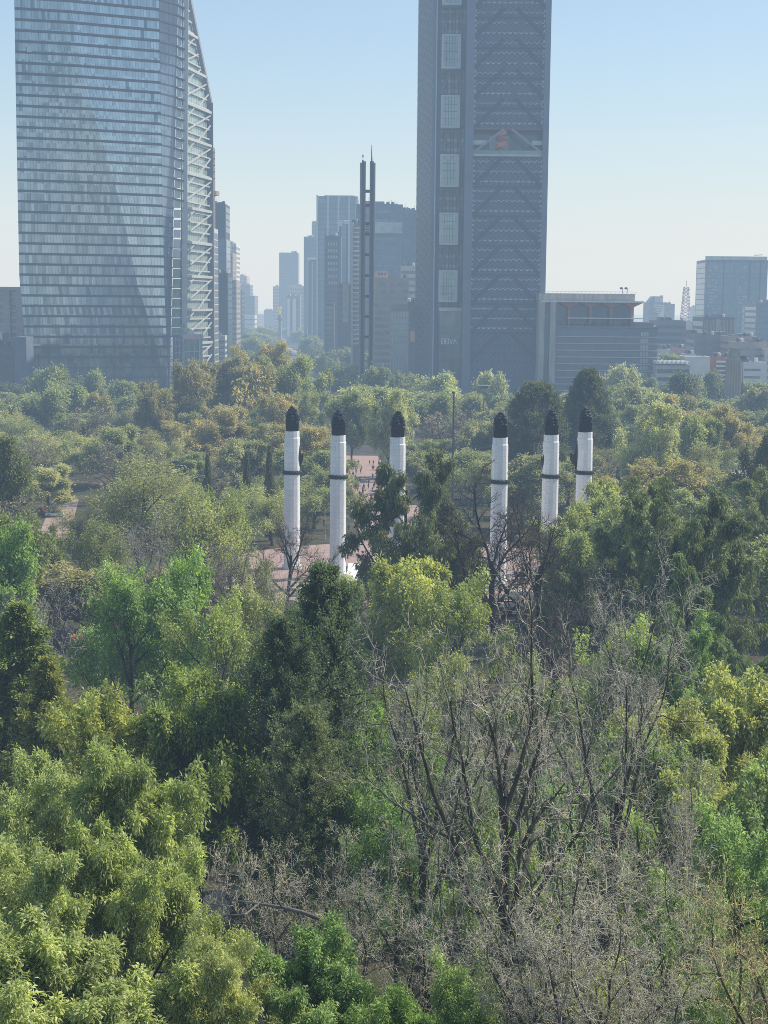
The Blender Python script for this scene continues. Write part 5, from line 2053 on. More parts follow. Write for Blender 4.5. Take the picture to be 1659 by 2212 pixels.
def spire(seed, h=14, r=1.0, n=5200, leaf=(.5, .2)):
    """italian cypress"""
    rs = RS(seed)
    w, f = Wood(), Foliage()
    P0, R0 = trunk_path(rs, h * .9, .16, .01, 6, .2, .01)
    w.add(P0, R0, 6, .7)
    t = rs.uniform(.04, 1, n)
    az = rs.uniform(0, 2 * np.pi, n)
    rr = r * np.minimum(1, (1.02 - t) * 1.9) ** .8 * np.minimum(1, .55 + t * 3) * (1 - .4 * rs.rand(n) ** 2) * (1 + .18 * np.sin(az * 5 + t * 20))
    pos = np.stack([rr * np.cos(az), rr * np.sin(az), t * h * .95], 1)
    ax = np.stack([np.cos(az) * .35, np.sin(az) * .35, np.ones(n)], 1)
    f.add(leaves(rs, pos, ax, leaf[0], leaf[1], .2, 0, np.full(n, .4), .25, up=0))
    return Proto(w.mesh('trunk'), f.mesh('crown'))


def palm(seed, h=14):
    rs = RS(seed)
    w, f = Wood(), Foliage()
    P0, R0 = trunk_path(rs, h, .35, .03, 7, .8, .02)
    w.add(P0, R0, 8, 1.0)
    n = 46
    az = rs.uniform(0, 2 * np.pi, n)
    el = rs.uniform(-.3, 1.3, n)
    D = np.stack([np.cos(az) * np.cos(el), np.sin(az) * np.cos(el), np.sin(el)], 1)
    P1 = shoot(rs, np.repeat(P0[:, -1], n, 0), D, rs.uniform(3.0, 4.2, n), 8, .03, (0, 0, -1.5))
    w.add(P1, .04 * np.ones((n, 9)), 3, 1.0)
    for q in range(60):
        pos, d = along(rs, P1, 1, .1)
        a, b = perp(d)
        f.add(leaves(rs, pos, a * (1 if q % 2 else -1) + d * .5, .9, .12, .12, .15, np.full(n, .45), .2))
    return Proto(w.mesh('trunk'), f.mesh('crown', ))


def bush(seed, h=3.0, r=2.2, n=5200, leaf=(.26, .12), tvar=.22):
    """undergrowth: many thin stems with leaf puffs"""
    rs = RS(seed)
    w, f = Wood(), Foliage()
    m = 46
    D = np.stack([rs.normal(0, .55, m), rs.normal(0, .55, m), np.ones(m)], 1)
    S = np.stack([rs.normal(0, r * .25, m), rs.normal(0, r * .25, m), np.zeros(m)], 1)
    P = shoot(rs, S, D, h * rs.uniform(.6, 1.05, m), 5, .14, (0, 0, .1))
    w.add(P, .03 * np.linspace(1, .4, 6)[None, :] * np.ones((m, 1)), 3, 1.0)
    P2, R2 = branch(rs, P, .03 * np.ones((m, 6)), 6, .3, 1, (30, 70), .4, 3, .2, (0, 0, 0), .6)
    w.add(P2, R2 * .7, 3, 1.2)
    tone = np.clip(.45 + rs.normal(0, .13, len(P2)), 0, 1)
    for q in range(max(1, n // len(P2))):
        pos, d = along(rs, P2, 1, .2)
        off = rs.normal(0, .15, pos.shape)
        f.add(leaves(rs, pos + off, d + unit(off), leaf[0], leaf[1], .5, .2, tone, tvar))
    return Proto(w.mesh('stem'), f.mesh('crown'), tname='stem')


C_OLIVE = (.105, .112, .038)
C_GREY = (.105, .105, .055)
C_GREEN = (.07, .105, .03)
C_BRIGHT = (.098, .158, .044)
C_YELLOW = (.125, .16, .042)
C_OCHRE = (.135, .115, .042)
C_DARK = (.035, .052, .027)
C_BLUE = (.042, .054, .031)
C_CYP = (.056, .064, .028)
C_BROWN = (.105, .092, .046)
BK_DARK = (.05, .042, .035)
BK_GREY = (.38, .35, .27)
BK_PALE = (.32, .29, .25)


def plant(kind, px, py, Y, label, name='tree', cat='tree', wpx=None, rot=0.0, leafc=C_GREEN, barkc=BK_DARK, group=None, hmin=None, x=None, squash=None):
    """stand a tree at depth Y so that its top reaches the sight line (px, py) and its crown spans wpx"""
    p = PROTO[kind]
    if x is None:
        x = xat(px, Y, 20)
    z0 = gz(x, Y)
    zt = zat(px, py, Y)
    h = zt - z0
    if hmin:
        h = max(h, hmin)
    sz = h / p.h
    sx = sz if wpx is None else (wpx / 2 * Y / F_PX) / p.r
    if squash:
        sx = min(max(sx, sz / squash), sz * squash)
    t = thing(name, label, cat, (x, Y, z0 - .15), group)
    t.rotation_euler = (0, 0, rot)
    t.scale = (sx, sx, sz)
    sx = max(sx, .70 * sz)
    t.scale = (sx, sx, sz)
    o = link(p.tname, p.trunk, t)
    o.color = (*barkc, 1)
    if p.crown is not None:
        o = link(p.cname, p.crown, t)
        r_, g_, b_ = leafc
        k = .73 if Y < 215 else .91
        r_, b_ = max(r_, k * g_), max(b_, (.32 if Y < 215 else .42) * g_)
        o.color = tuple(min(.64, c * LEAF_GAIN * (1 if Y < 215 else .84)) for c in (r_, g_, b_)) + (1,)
    return t
# ------------------------------------------------------------------ the trees of the park
PROTO['lance_a'] = broadleaf(21, h=15, per=135, lv2=8, lv3=6, leaf=(.36, .125), shoots=5, droop=.55, spread=.45, clump=.23, limbs=10)
PROTO['lance_b'] = broadleaf(22, h=15, per=125, lv2=8, lv3=6, leaf=(.34, .125), shoots=5, droop=.5, spread=.5, clump=.24, limbs=10)
PROTO['near_broad'] = broadleaf(23, h=15, per=85, lv2=8, lv3=6, leaf=(.36, .17), shoots=5, limbs=10, clump=.25)
PROTO['near_loose'] = broadleaf(24, h=15, per=60, lv2=7, lv3=7, leaf=(.36, .16), shoots=4, limbs=9, dens=.75, fork=.15, clump=.28)
for i in range(4):
    PROTO['round%d' % i] = broadleaf(31 + i, h=15, per=60, lv2=8, lv3=7, leaf=(.46, .24), limbs=10, clump=.36, limb_ang=(25, 76))
for i in range(4):
    PROTO['loose%d' % i] = broadleaf(41 + i, h=16, per=34, lv2=8, lv3=7, leaf=(.42, .17), limbs=8, dens=.7, clump=.5, fork=.15, tvar=.25)
for i in range(2):
    PROTO['twiggy%d' % i] = bare_proto(51 + i, h=17, lv=(7, 7, 5), sides=(6, 4, 3, 3, 3), tw=.03, leafy=.10, leaf=(.4, .18), limbs=8)
for i in range(3):
    PROTO['far%d' % i] = broadleaf(61 + i, h=15, per=22, lv2=7, lv3=6, leaf=(.85, .5), limbs=9, clump=.6)
PROTO['bare_a'] = bare_proto(71, h=26, trunk_r=.021, lv=(8, 7, 5), limbs=9, tw=.013, lean=.02, fork=.26, spread_ang=(14, 46), llen=.95, sides=(10, 7, 5, 3, 3))
PROTO['bare_b'] = bare_proto(72, h=24, trunk_r=.021, lv=(8, 7, 5), limbs=8, tw=.013, lean=.14, fork=.3, spread_ang=(18, 50), sides=(10, 7, 5, 3, 3))
PROTO['bare_c'] = bare_proto(73, h=20, lv=(8, 7, 6), limbs=9, tw=.013, fork=.15, curl=.26)
PROTO['bare_d'] = bare_proto(74, h=18, lv=(8, 8, 6), limbs=10, tw=.014, fork=.1, leafy=.12, leaf=(.16, .06), curl=.22)
PROTO['fork'] = bare_proto(75, h=22, lv=(8, 8, 6), limbs=7, tw=.022, fork=.3, spread_ang=(22, 52), taper0=.6, trunk_r=.022)
PROTO['cedar_a'] = conifer(81, r=6.6, taperp=.62, ragged=.4)
PROTO['cedar_b'] = conifer(82, r=7.2, taperp=.5, ragged=.42)
PROTO['cedar_c'] = conifer(83, r=6.5, leaf=(.36, .16), droop=.1, ragged=.35)
PROTO['cypress_a'] = weeping(91)
PROTO['cypress_b'] = weeping(92)
PROTO['cypress_c'] = weeping(93, per=66, drop=1.1)
PROTO['bunya_a'] = araucaria(101, dome=.9, r=9)
PROTO['bunya_b'] = araucaria(102, dome=.45, r=9)
PROTO['spire'] = spire(111)
PROTO['palm'] = palm(112)

# --- near trees, each described
NEAR = [
    # kind, px, py, Y, wpx, rot, leaf, bark, name, label
    ('lance_b', 70, 1640, 97, 330, .3, C_BRIGHT, BK_DARK, 'broadleaf_tree', 'bright yellow green tree with drooping narrow leaves at the left edge, lower middle'),
    ('lance_a', 265, 1590, 88, 300, 2.0, C_BRIGHT, BK_DARK, 'broadleaf_tree', 'sunlit drooping leaved tree just left of the dark round tree'),
    ('lance_a', 290, 1770, 74, 250, 1.1, C_BRIGHT, BK_DARK, 'broadleaf_tree', 'light green tree whose crown ends at the shaded gap beside the dark round tree'),
    ('lance_b', 60, 1800, 70, 330, 4.0, C_BRIGHT, BK_DARK, 'broadleaf_tree', 'light green leafy crown at the left edge above the bottom corner tree'),
    ('lance_a', 150, 1985, 55, 560, .4, (.108, .16, .043), BK_DARK, 'broadleaf_tree', 'yellow green tree with strap leaves filling the bottom left corner'),
    ('lance_b', 480, 2010, 56, 330, 3.3, (.115, .17, .035), BK_DARK, 'broadleaf_tree', 'fresh green tree at the bottom edge right of the corner tree'),
    ('lance_a', 690, 2020, 58, 350, 5.1, C_GREEN, BK_DARK, 'broadleaf_tree', 'mid green tree at the bottom edge below the fallen pale branch'),
    ('near_broad', 900, 2130, 55, 260, 2.5, C_GREEN, BK_DARK, 'broadleaf_tree', 'dark green low tree at the bottom edge under the leafless thicket'),
    ('near_loose', 1260, 2080, 56, 180, 2.5, C_YELLOW, BK_DARK, 'broadleaf_tree', 'small yellowing tree at the bottom edge under the leafless crowns'),
    ('near_broad', 430, 1475, 110, 235, .8, (.075, .09, .026), BK_DARK, 'broadleaf_tree', 'round dark green tree with a sunlit dome left of the tall dark cedar'),
    ('near_broad', 285, 1480, 118, 190, 2.9, (.12, .125, .03), BK_DARK, 'broadleaf_tree', 'yellow green domed tree between the left cedar and the round dark tree'),
    ('cedar_a', 700, 1215, 118, 255, .5, C_BLUE, BK_DARK, 'cedar', 'tall dark blue green cedar in the centre with a pointed top'),
    ('cedar_b', 618, 1330, 110, 280, 1.9, C_BLUE, BK_DARK, 'cedar', 'broad dark cedar leaning against the left of the tall central one'),
    ('cedar_b', 672, 1520, 102, 230, 3.6, (.072, .08, .04), BK_DARK, 'cedar', 'lower cedar with sunlit grey green sprays in front of the tall central one'),
    ('cedar_c', 35, 1305, 135, 300, .5, (.075, .088, .03), BK_DARK, 'cedar', 'olive tinged cedar with layered boughs at the left edge'),
    ('cedar_c', 110, 1420, 128, 210, 2.2, (.095, .095, .032), BK_DARK, 'cedar', 'smaller brownish olive cedar beside the left edge cedar'),
    ('near_loose', 280, 1210, 172, 260, .2, C_GREEN, BK_DARK, 'broadleaf_tree', 'tall open green tree showing several dark stems, left of centre'),
    ('near_loose', 365, 1185, 178, 110, 1.7, (.08, .12, .03), BK_DARK, 'broadleaf_tree', 'deep green tree rising above the open multi-stemmed one'),
    ('near_loose', 460, 1290, 160, 230, 3.1, (.115, .13, .035), BK_DARK, 'broadleaf_tree', 'light olive tree between the multi-stemmed tree and the yellowish one'),
    ('near_loose', 555, 1265, 185, 130, 4.1, (.2, .18, .04), BK_DARK, 'broadleaf_tree', 'yellowish thin tree in front of the pink plaza left of the columns'),
    ('cypress_a', 865, 985, 232, 290, 2.2, C_CYP, BK_DARK, 'weeping_cypress', 'drooping dark olive cypress standing in front of the third white column'),
    ('cypress_c', 930, 1020, 228, 190, 4.2, (.05, .058, .026), BK_DARK, 'weeping_cypress', 'dense dark cypress close against the one before the third column'),
    ('cypress_b', 985, 1115, 222, 140, .6, (.075, .08, .035), BK_DARK, 'weeping_cypress', 'lower drooping cypress between the third column and the bare forked tree'),
    ('round0', 885, 1205, 196, 190, .6, (.125, .135, .035), BK_DARK, 'broadleaf_tree', 'light green round tree directly below the drooping dark cypress'),
    ('near_loose', 985, 1240, 178, 170, 2.6, (.115, .125, .045), BK_DARK, 'broadleaf_tree', 'pale olive tree right of the light round one below the cypress'),
    ('fork', 1075, 1005, 212, 290, .4, C_GREY, (.085, .07, .055), 'bare_tree', 'leafless brown forked tree in front of the fourth white column'),
    ('fork', 1180, 1020, 204, 200, 2.0, C_GREY, (.08, .068, .055), 'bare_tree', 'leafless upright tree in front of the fifth white column'),
    ('bare_a', 1088, 1215, 66, 560, .7, C_GREY, BK_GREY, 'bare_tree', 'tall leafless tree with one straight dark trunk, right of centre'),
    ('bare_b', 1335, 1260, 84, 420, .2, C_GREY, BK_GREY, 'bare_tree', 'tall leafless tree whose leaning trunk forks, right of the straight one'),
    ('bare_b', 905, 1330, 88, 330, 3.5, C_GREY, BK_GREY, 'bare_tree', 'leafless tree spreading between the central cedars and the straight trunked bare tree'),
    ('bare_c', 1400, 1165, 132, 300, 1.9, C_GREY, BK_GREY, 'bare_tree', 'grey leafless crown above the leaning bare tree, below the dark cypresses'),
    ('bare_c', 1215, 1215, 165, 250, .9, C_GREY, (.13, .11, .09), 'bare_tree', 'brownish leafless tree below the two bare trees by the columns'),
    ('bare_c', 960, 1840, 62, 420, 2.8, C_GREY, BK_GREY, 'bare_tree', 'low leafless thicket tree left of the straight dark trunk'),
    ('bare_d', 1215, 1800, 58, 430, .5, C_GREY, BK_GREY, 'bare_tree', 'low leafless thicket tree right of the straight dark trunk'),
    ('near_loose', 1010, 2060, 58, 170, 5.2, (.1, .14, .045), BK_DARK, 'broadleaf_tree', 'light green sprouting tree at the bottom edge left of the straight trunk'),
    ('bare_d', 580, 1800, 72, 260, 1.0, C_GREY, BK_GREY, 'bare_tree', 'grey leafless tree below the central cedars, above the fallen branch'),
    ('bare_d', 760, 1780, 74, 240, 3.9, (.1, .12, .06), BK_GREY, 'bare_tree', 'half bare grey tree with few leaves below the lower cedar'),
    ('bare_d', 1440, 1745, 66, 330, 2.1, (.085, .1, .045), BK_GREY, 'bare_tree', 'sparse twiggy tree with a little green at lower right'),
    ('bare_d', 1360, 1980, 52, 330, 4.4, C_GREY, BK_GREY, 'bare_tree', 'twiggy bare tree at the bottom edge left of the golden twigs'),
    ('bare_c', 1125, 1850, 57, 400, 4.0, C_GREY, BK_GREY, 'bare_tree', 'leafless thicket tree directly around the straight dark trunk foot'),
    ('bare_d', 1290, 1930, 51, 380, 1.7, C_GREY, BK_GREY, 'bare_tree', 'leafless thicket tree at the bottom edge right of the yellowing small tree'),
    ('bare_c', 1500, 1610, 92, 260, 2.7, C_GREY, BK_GREY, 'bare_tree', 'leafless grey tree between the leaning bare tree and the right edge cluster'),
    ('bare_c', 1250, 1500, 112, 280, .7, C_GREY, BK_GREY, 'bare_tree', 'leafless grey tree standing behind the two tall bare trees'),
    ('bare_d', 1640, 1850, 44, 420, .9, (.15, .16, .05), (.42, .36, .19), 'bare_tree', 'golden twigged shrub tree in the bottom right corner'),
    ('cypress_c', 1330, 1075, 205, 250, .3, C_CYP, BK_DARK, 'weeping_cypress', 'drooping dark cypress right of the right end column, nearest to it'),
    ('cypress_b', 1440, 1045, 196, 230, 1.3, C_CYP, BK_DARK, 'weeping_cypress', 'tall drooping dark cypress in the middle of the right-hand group'),
    ('cypress_a', 1625, 1020, 264, 290, 2.9, (.075, .09, .035), BK_DARK, 'weeping_cypress', 'drooping cypress cut by the right frame edge'),
    ('cypress_b', 1520, 1050, 192, 130, .4, C_CYP, BK_DARK, 'weeping_cypress', 'drooping dark cypress between the middle one and the right frame edge'),
    ('near_loose', 765, 1238, 214, 80, .4, (.09, .1, .045), BK_DARK, 'broadleaf_tree', 'small olive tree in front of the white memorial base'),
    ('cypress_c', 1475, 1190, 168, 150, 4.0, (.06, .075, .032), BK_DARK, 'weeping_cypress', 'lower drooping cypress left of the pinkish red canopy'),
    ('cypress_b', 1480, 1340, 150, 200, 5.0, (.07, .105, .035), BK_DARK, 'weeping_cypress', 'fresh green feathery cypress left of the pinkish red canopy'),
    ('cypress_c', 1600, 1430, 138, 210, .1, (.06, .09, .035), BK_DARK, 'weeping_cypress', 'mid green feathery cypress below the pinkish red canopy'),
    ('near_broad', 1640, 1470, 118, 220, .8, C_YELLOW, BK_DARK, 'broadleaf_tree', 'yellow green tree at the right edge, upper of the bright cluster'),
    ('near_broad', 1540, 1520, 112, 210, 2.1, (.13, .16, .035), BK_DARK, 'broadleaf_tree', 'bright green tree at the left of the right edge cluster'),
    ('near_broad', 1530, 1640, 104, 190, 3.3, C_YELLOW, BK_DARK, 'broadleaf_tree', 'round yellow tipped tree lowest in the right edge cluster'),
    ('near_broad', 1640, 1600, 102, 200, 4.4, (.105, .15, .03), BK_DARK, 'broadleaf_tree', 'leafy green tree at the right edge beside the yellow tipped one'),
    ('near_loose', 1300, 1720, 92, 150, 1.1, (.1, .125, .045), BK_DARK, 'broadleaf_tree', 'olive green tree low between leaning bare trunk and right thicket'),
    ('near_loose', 1080, 1770, 86, 150, 2.2, (.1, .12, .045), BK_DARK, 'broadleaf_tree', 'olive green tree low behind the straight dark trunk'),
    ('near_loose', 860, 1760, 90, 150, 3.3, (.085, .115, .04), BK_DARK, 'broadleaf_tree', 'green tree low behind the leafless thicket left of the straight trunk'),
    ('near_loose', 1470, 1900, 66, 200, 4.4, (.095, .12, .045), BK_DARK, 'broadleaf_tree', 'grey green tree low at the right behind the golden twigs'),
    ('near_loose', 1600, 1730, 84, 260, 5.5, (.085, .115, .04), BK_DARK, 'broadleaf_tree', 'grey green loose tree at the right edge under the bright cluster'),
    ('near_broad', 800, 1520, 122, 160, 1.5, (.07, .1, .03), BK_DARK, 'broadleaf_tree', 'dark green small tree right of the central cedars'),
    ('near_loose', 870, 1460, 128, 180, 2.7, (.095, .105, .04), BK_DARK, 'broadleaf_tree', 'olive small tree seen through the tall bare branches left of the straight trunk'),
    ('near_broad', 790, 1660, 104, 170, 3.9, (.065, .1, .028), BK_DARK, 'broadleaf_tree', 'shaded green tree with sunny top beside the lower cedar'),
    ('near_loose', 990, 1640, 104, 230, 3.0, (.085, .1, .045), BK_DARK, 'broadleaf_tree', 'grey olive tree behind the straight trunk of the bare tree'),
    ('near_loose', 1180, 1440, 128, 210, 4.0, (.095, .105, .045), BK_DARK, 'broadleaf_tree', 'muted olive tree between the two tall bare trees'),
    ('near_broad', 1160, 1660, 106, 170, 5.0, (.08, .115, .035), BK_DARK, 'broadleaf_tree', 'green leafy tree behind the fork of the leaning bare trunk'),
    ('near_loose', 1390, 1560, 108, 180, .5, (.08, .1, .04), BK_DARK, 'broadleaf_tree', 'olive green tree showing through the leaning bare tree crown'),
    ('near_loose', 1320, 1330, 150, 150, 1.5, (.11, .135, .045), BK_DARK, 'broadleaf_tree', 'pale green sprout tree between the bare crowns on the right'),
    ('near_loose', 690, 1100 + 330, 140, 120, 1.5, (.09, .1, .045), BK_DARK, 'broadleaf_tree', 'olive tree half hidden behind the tall central cedar'),
    ('round1', 1330, 1050, 262, 150, .9, (.135, .14, .035), BK_DARK, 'broadleaf_tree', 'round yellow green tree behind the dark cypresses right of the end column'),
    ('round2', 1250, 1085, 255, 110, 1.9, (.125, .13, .035), BK_DARK, 'broadleaf_tree', 'round yellow green tree at the foot of the right end column'),
    ('round3', 1225, 1140, 236, 110, 2.9, (.13, .14, .035), BK_DARK, 'broadleaf_tree', 'small round yellow green tree lower left of the right end column'),
    ('round0', 1400, 1085, 238, 120, 4.9, (.115, .125, .035), BK_DARK, 'broadleaf_tree', 'yellow green round tree wedged between two dark cypresses'),
    ('round1', 10, 1100, 232, 170, 2.9, (.095, .115, .035), BK_DARK, 'broadleaf_tree', 'leafy green tree at the left edge below the parked white car'),
    ('round2', -35, 1130, 205, 130, .9, C_GREEN, BK_DARK, 'broadleaf_tree', 'deep green tree at the left frame edge below the leafy green one'),
    ('round3', -20, 935, 300, 120, 3.3, (.06, .075, .035), BK_DARK, 'broadleaf_tree', 'dark rounded tree at the left frame edge level with the column wreaths'),
    ('bare_c', 90, 1215, 158, 210, 1.4, C_GREY, BK_PALE, 'bare_tree', 'pale grey leafless tree left of the tall multi-stemmed green tree'),
    ('bare_c', 330, 1085, 226, 150, 2.4, C_GREY, BK_PALE, 'bare_tree', 'white stemmed leafless tree in front of the olive park trees'),
    ('loose1', 500, 1025, 265, 210, 2.0, (.11, .125, .035), BK_DARK, 'broadleaf_tree', 'olive green spreading tree below the three slim spires'),
    ('loose2', 430, 1060, 250, 180, 1.0, (.115, .12, .045), BK_DARK, 'broadleaf_tree', 'thin olive tree with a forked dark trunk left of the spreading one'),
    ('loose3', 300, 980, 300, 220, 3.0, (.115, .115, .055), BK_DARK, 'broadleaf_tree', 'grey olive open tree with crooked limbs left of the slim spires'),
    ('bare_c', 520, 1165, 218, 170, 2.0, C_GREY, (.2, .175, .14), 'bare_tree', 'leafless twiggy tree veiling the pink plaza left of the left end column'),
    ('loose1', 565, 1185, 232, 95, 2.0, C_GREY, BK_DARK, 'broadleaf_tree', 'thin grey olive tree on the plaza edge beside the left end column'),
    ('twiggy0', 455, 1175, 226, 120, 1.0, C_GREY, (.18, .155, .125), 'bare_tree', 'twiggy grey tree on the plaza edge under the spreading olive tree'),
    ('loose2', 205, 1120, 268, 110, 2.0, C_OLIVE, BK_DARK, 'broadleaf_tree', 'olive tree right of the dark hoarding at left'),
    ('round2', 70, 1140, 262, 90, 2.0, (.085, .1, .04), BK_DARK, 'broadleaf_tree', 'green tree below the red car at far left'),
    ('loose3', 170, 1095, 300, 75, 1.0, C_GREY, BK_DARK, 'broadleaf_tree', 'small grey olive tree right of the white car at far left'),
    ('fork', 615, 1075, 250, 140, 5.0, C_GREY, (.085, .07, .055), 'bare_tree', 'thin leafless tree with twigs across the left end column'),
    ('near_loose', 690, 1245, 190, 110, 2.0, (.10, .11, .045), BK_DARK, 'broadleaf_tree', 'grey green tree at the foot of the second white column'),
    ('bare_c', 640, 1190, 196, 150, 2.0, C_GREY, BK_GREY, 'bare_tree', 'leafless grey tree at the foot of the left end column'),
    ('bunya_a', 1158, 826, 420, 135, .3, C_DARK, BK_GREY, 'bunya_pine', 'dark domed pine with bare rods behind the fifth white column'),
    ('bunya_b', 1266, 797, 455, 120, 1.3, C_DARK, BK_GREY, 'bunya_pine', 'dark pointed pine behind the right end column'),
    ('round0', 1685, 930, 330, 100, 1.3, C_DARK, BK_DARK, 'broadleaf_tree', 'almost black rounded tree at the right frame edge above the cypress'),
    ('palm', 515, 752, 980, 30, .0, (.05, .07, .03), BK_GREY, 'palm_tree', 'lone palm above the trees left of the victory column'),
]
for a in NEAR:
    kind, px, py, Y, wpx, rot, lc, bc, nm, lab = a
    plant(kind, px, py, Y, lab, nm, 'tree', wpx, rot, lc, bc)
for px, py, Y, w_, lab in ((448, 980, 345, 17, 'slim dark spire cypress, leftmost of three left of the columns'), (533, 975, 348, 14, 'slim dark spire cypress, middle one of three left of the columns'),
                           (582, 963, 342, 20, 'slim dark spire cypress, tallest of three beside the left end column'), (1337, 1008, 400, 13, 'slim dark spire cypress right of the right end column'),
                           (1301, 1040, 360, 24, 'short cone shaped cypress between the end column and the slim spire')):
    plant('spire', px, py, Y, lab, 'spire_cypress', 'tree', w_, px, C_DARK, BK_DARK)

# --- the middle distance: rows of park trees between the plaza and the towers
PROF = [(0, 838), (60, 822), (110, 796), (160, 792), (200, 803), (250, 818), (300, 826), (345, 822), (400, 790), (440, 782), (480, 775), (520, 752), (560, 742), (600, 752), (640, 775), (672, 800), (690, 830),
        (720, 815), (745, 792), (770, 795), (800, 790), (850, 800), (900, 812), (950, 806), (1000, 812), (1050, 800), (1090, 816), (1150, 828), (1230, 826), (1300, 800), (1345, 788), (1390, 800), (1440, 812), (1480, 806), (1530, 838), (1600, 850), (1659, 838)]
KEEP = [  # sight lines that stay open: px0, px1, py0, py1, depth
    (612, 650, 870, 1090, 306), (712, 750, 880, 1200, 297), (840, 878, 880, 985, 291), (1060, 1098, 880, 1020, 290), (1170, 1208, 880, 1020, 297), (1236, 1282, 880, 1075, 306),
    (768, 832, 1000, 1078, 500), (692, 714, 815, 890, 900), (960, 985, 850, 1000, 330), (95, 142, 1106, 1132, 380), (128, 190, 1185, 1225, 320), (480, 590, 1240, 1268, 285), (750, 790, 1170, 1240, 300), (660, 712, 1090, 1175, 330),
    (1150, 1330, 830, 880, 420), (440, 457, 985, 1032, 345), (526, 540, 980, 1030, 348), (574, 591, 970, 1036, 342), (1035, 1052, 832, 880, 600), (1594, 1606, 775, 870, 650), (1590, 1625, 995, 1020, 500), (1571, 1600, 752, 820, 700), (1556, 1628, 1316, 1372, 242)]
rs = RS(77)
MID = []


def kind_for(px, py, Y):
    u = rs.rand()
    if Y > 560:
        base = ['far0', 'far1', 'far2']
    else:
        base = ['round0', 'round1', 'round2', 'round3', 'loose0', 'loose1', 'loose2', 'loose3']
    k = base[rs.randint(len(base))]
    if 890 < px < 1090 and Y < 620:
        if u < .5:
            return 'twiggy%d' % rs.randint(2), (.12, .105, .06), (.17, .145, .12), 'leafless grey brown'
        return k, [C_GREY, C_GREEN][rs.randint(2)], BK_DARK, None
    if 400 < px < 700 and 420 < Y < 700:
        if u < .25:
            return k, C_OCHRE, BK_DARK, None
        return k, [C_BROWN, C_OLIVE, (.11, .105, .04)][rs.randint(3)], BK_DARK, None
    if px < 420:
        if u < .3 and Y < 560:
            return 'twiggy%d' % rs.randint(2), C_GREY, (.18, .155, .125), 'leafless grey brown'
        return k, [C_GREY, C_OLIVE, (.095, .11, .04), (.125, .115, .05), C_GREEN, (.15, .145, .04)][rs.randint(6)], BK_DARK, None
    if px > 1300:
        if u < .12:
            return k, C_BRIGHT, BK_DARK, None
        if u < .3:
            return k, C_OCHRE, BK_DARK, None
        if u < .48 and Y < 560:
            return 'twiggy%d' % rs.randint(2), C_GREY, (.18, .155, .125), 'leafless grey brown'
        return k, [C_GREEN, C_OLIVE, C_GREY, (.085, .115, .035), (.12, .13, .045)][rs.randint(5)], BK_DARK, None
    if u > .8 and Y < 560:
        return 'twiggy%d' % rs.randint(2), C_GREY, (.18, .155, .125), 'leafless grey brown'
    if u < .06:
        return k, (.10, .17, .04), BK_DARK, None
    if u < .15:
        return k, C_YELLOW, BK_DARK, None
    return k, [C_GREEN, C_OLIVE, (.06, .08, .035), C_GREY][rs.randint(4)], BK_DARK, None


def colour_word(c):
    if c in (C_OCHRE,):
        return 'ochre tinged'
    if c in (C_BROWN, (.125, .115, .05)):
        return 'brownish'
    if c in (C_YELLOW, (.15, .145, .04)):
        return 'yellowish green'
    if c in (C_BRIGHT, (.10, .17, .04)):
        return 'bright green'
    if c in (C_GREEN, (.06, .08, .035)):
        return 'deep green'
    if c in (C_GREY,):
        return 'grey olive'
    return 'olive green'


Y = 232.0
row = 0
while Y < 770:
    stepx = 15.5 + (Y - 230) * .006
    xw = .262 * Y
    x = -xw + rs.uniform(0, stepx)
    while x < xw:
        xx, yy = x + rs.normal(0, 2.0), Y + rs.normal(0, 5.0)
        x += stepx * rs.uniform(.8, 1.2)
        ax = axx(yy)
        if ((xx - pc[0]) / 47.0) ** 2 + ((yy - pc[1]) / 41.0) ** 2 < 1:
            continue
        if abs(xx - ax) < (13 if yy < 560 else 5):
            continue
        if abs(yy - 568) < 11:
            continue
        hgt = rs.uniform(11, 18) if yy < 560 else rs.uniform(10, 15)
        px, pyb = proj((xx, yy, gz(xx, yy)))
        pyt = proj((xx, yy, gz(xx, yy) + hgt))[1]
        cap = np.interp(px, [p[0] for p in PROF], [p[1] for p in PROF])
        if yy > 560:
            # the back rows make the skyline
            pyt = max(cap + rs.uniform(0, 22), min(pyt, cap + 40))
        elif pyt < cap + 14:
            pyt = cap + 14 + rs.uniform(0, 14)
        wpx = rs.uniform(13, 19) * F_PX / yy
        bad = False
        for (a, b, c, d, dep) in KEEP:
            if yy < dep and px + wpx * .52 > a and px - wpx * .52 < b and pyt < d and pyb > c:
                bad = True
        if bad:
            # a lower, narrower tree may still fit under the sight line
            pyt2 = pyt + 45
            wpx *= .6
            bad = any(yy < dep and px + wpx * .5 > a and px - wpx * .5 < b and pyt2 < d and pyb > c for (a, b, c, d, dep) in KEEP)
            pyt = pyt2
            if pyb - pyt < 30:
                bad = True
        if bad:
            continue
        k, lc, bc, word = kind_for(px, pyt, yy)
        MID.append([k, px, pyt, yy, wpx, lc, bc, word or colour_word(lc), xx])
    Y *= 1.074
    row += 1
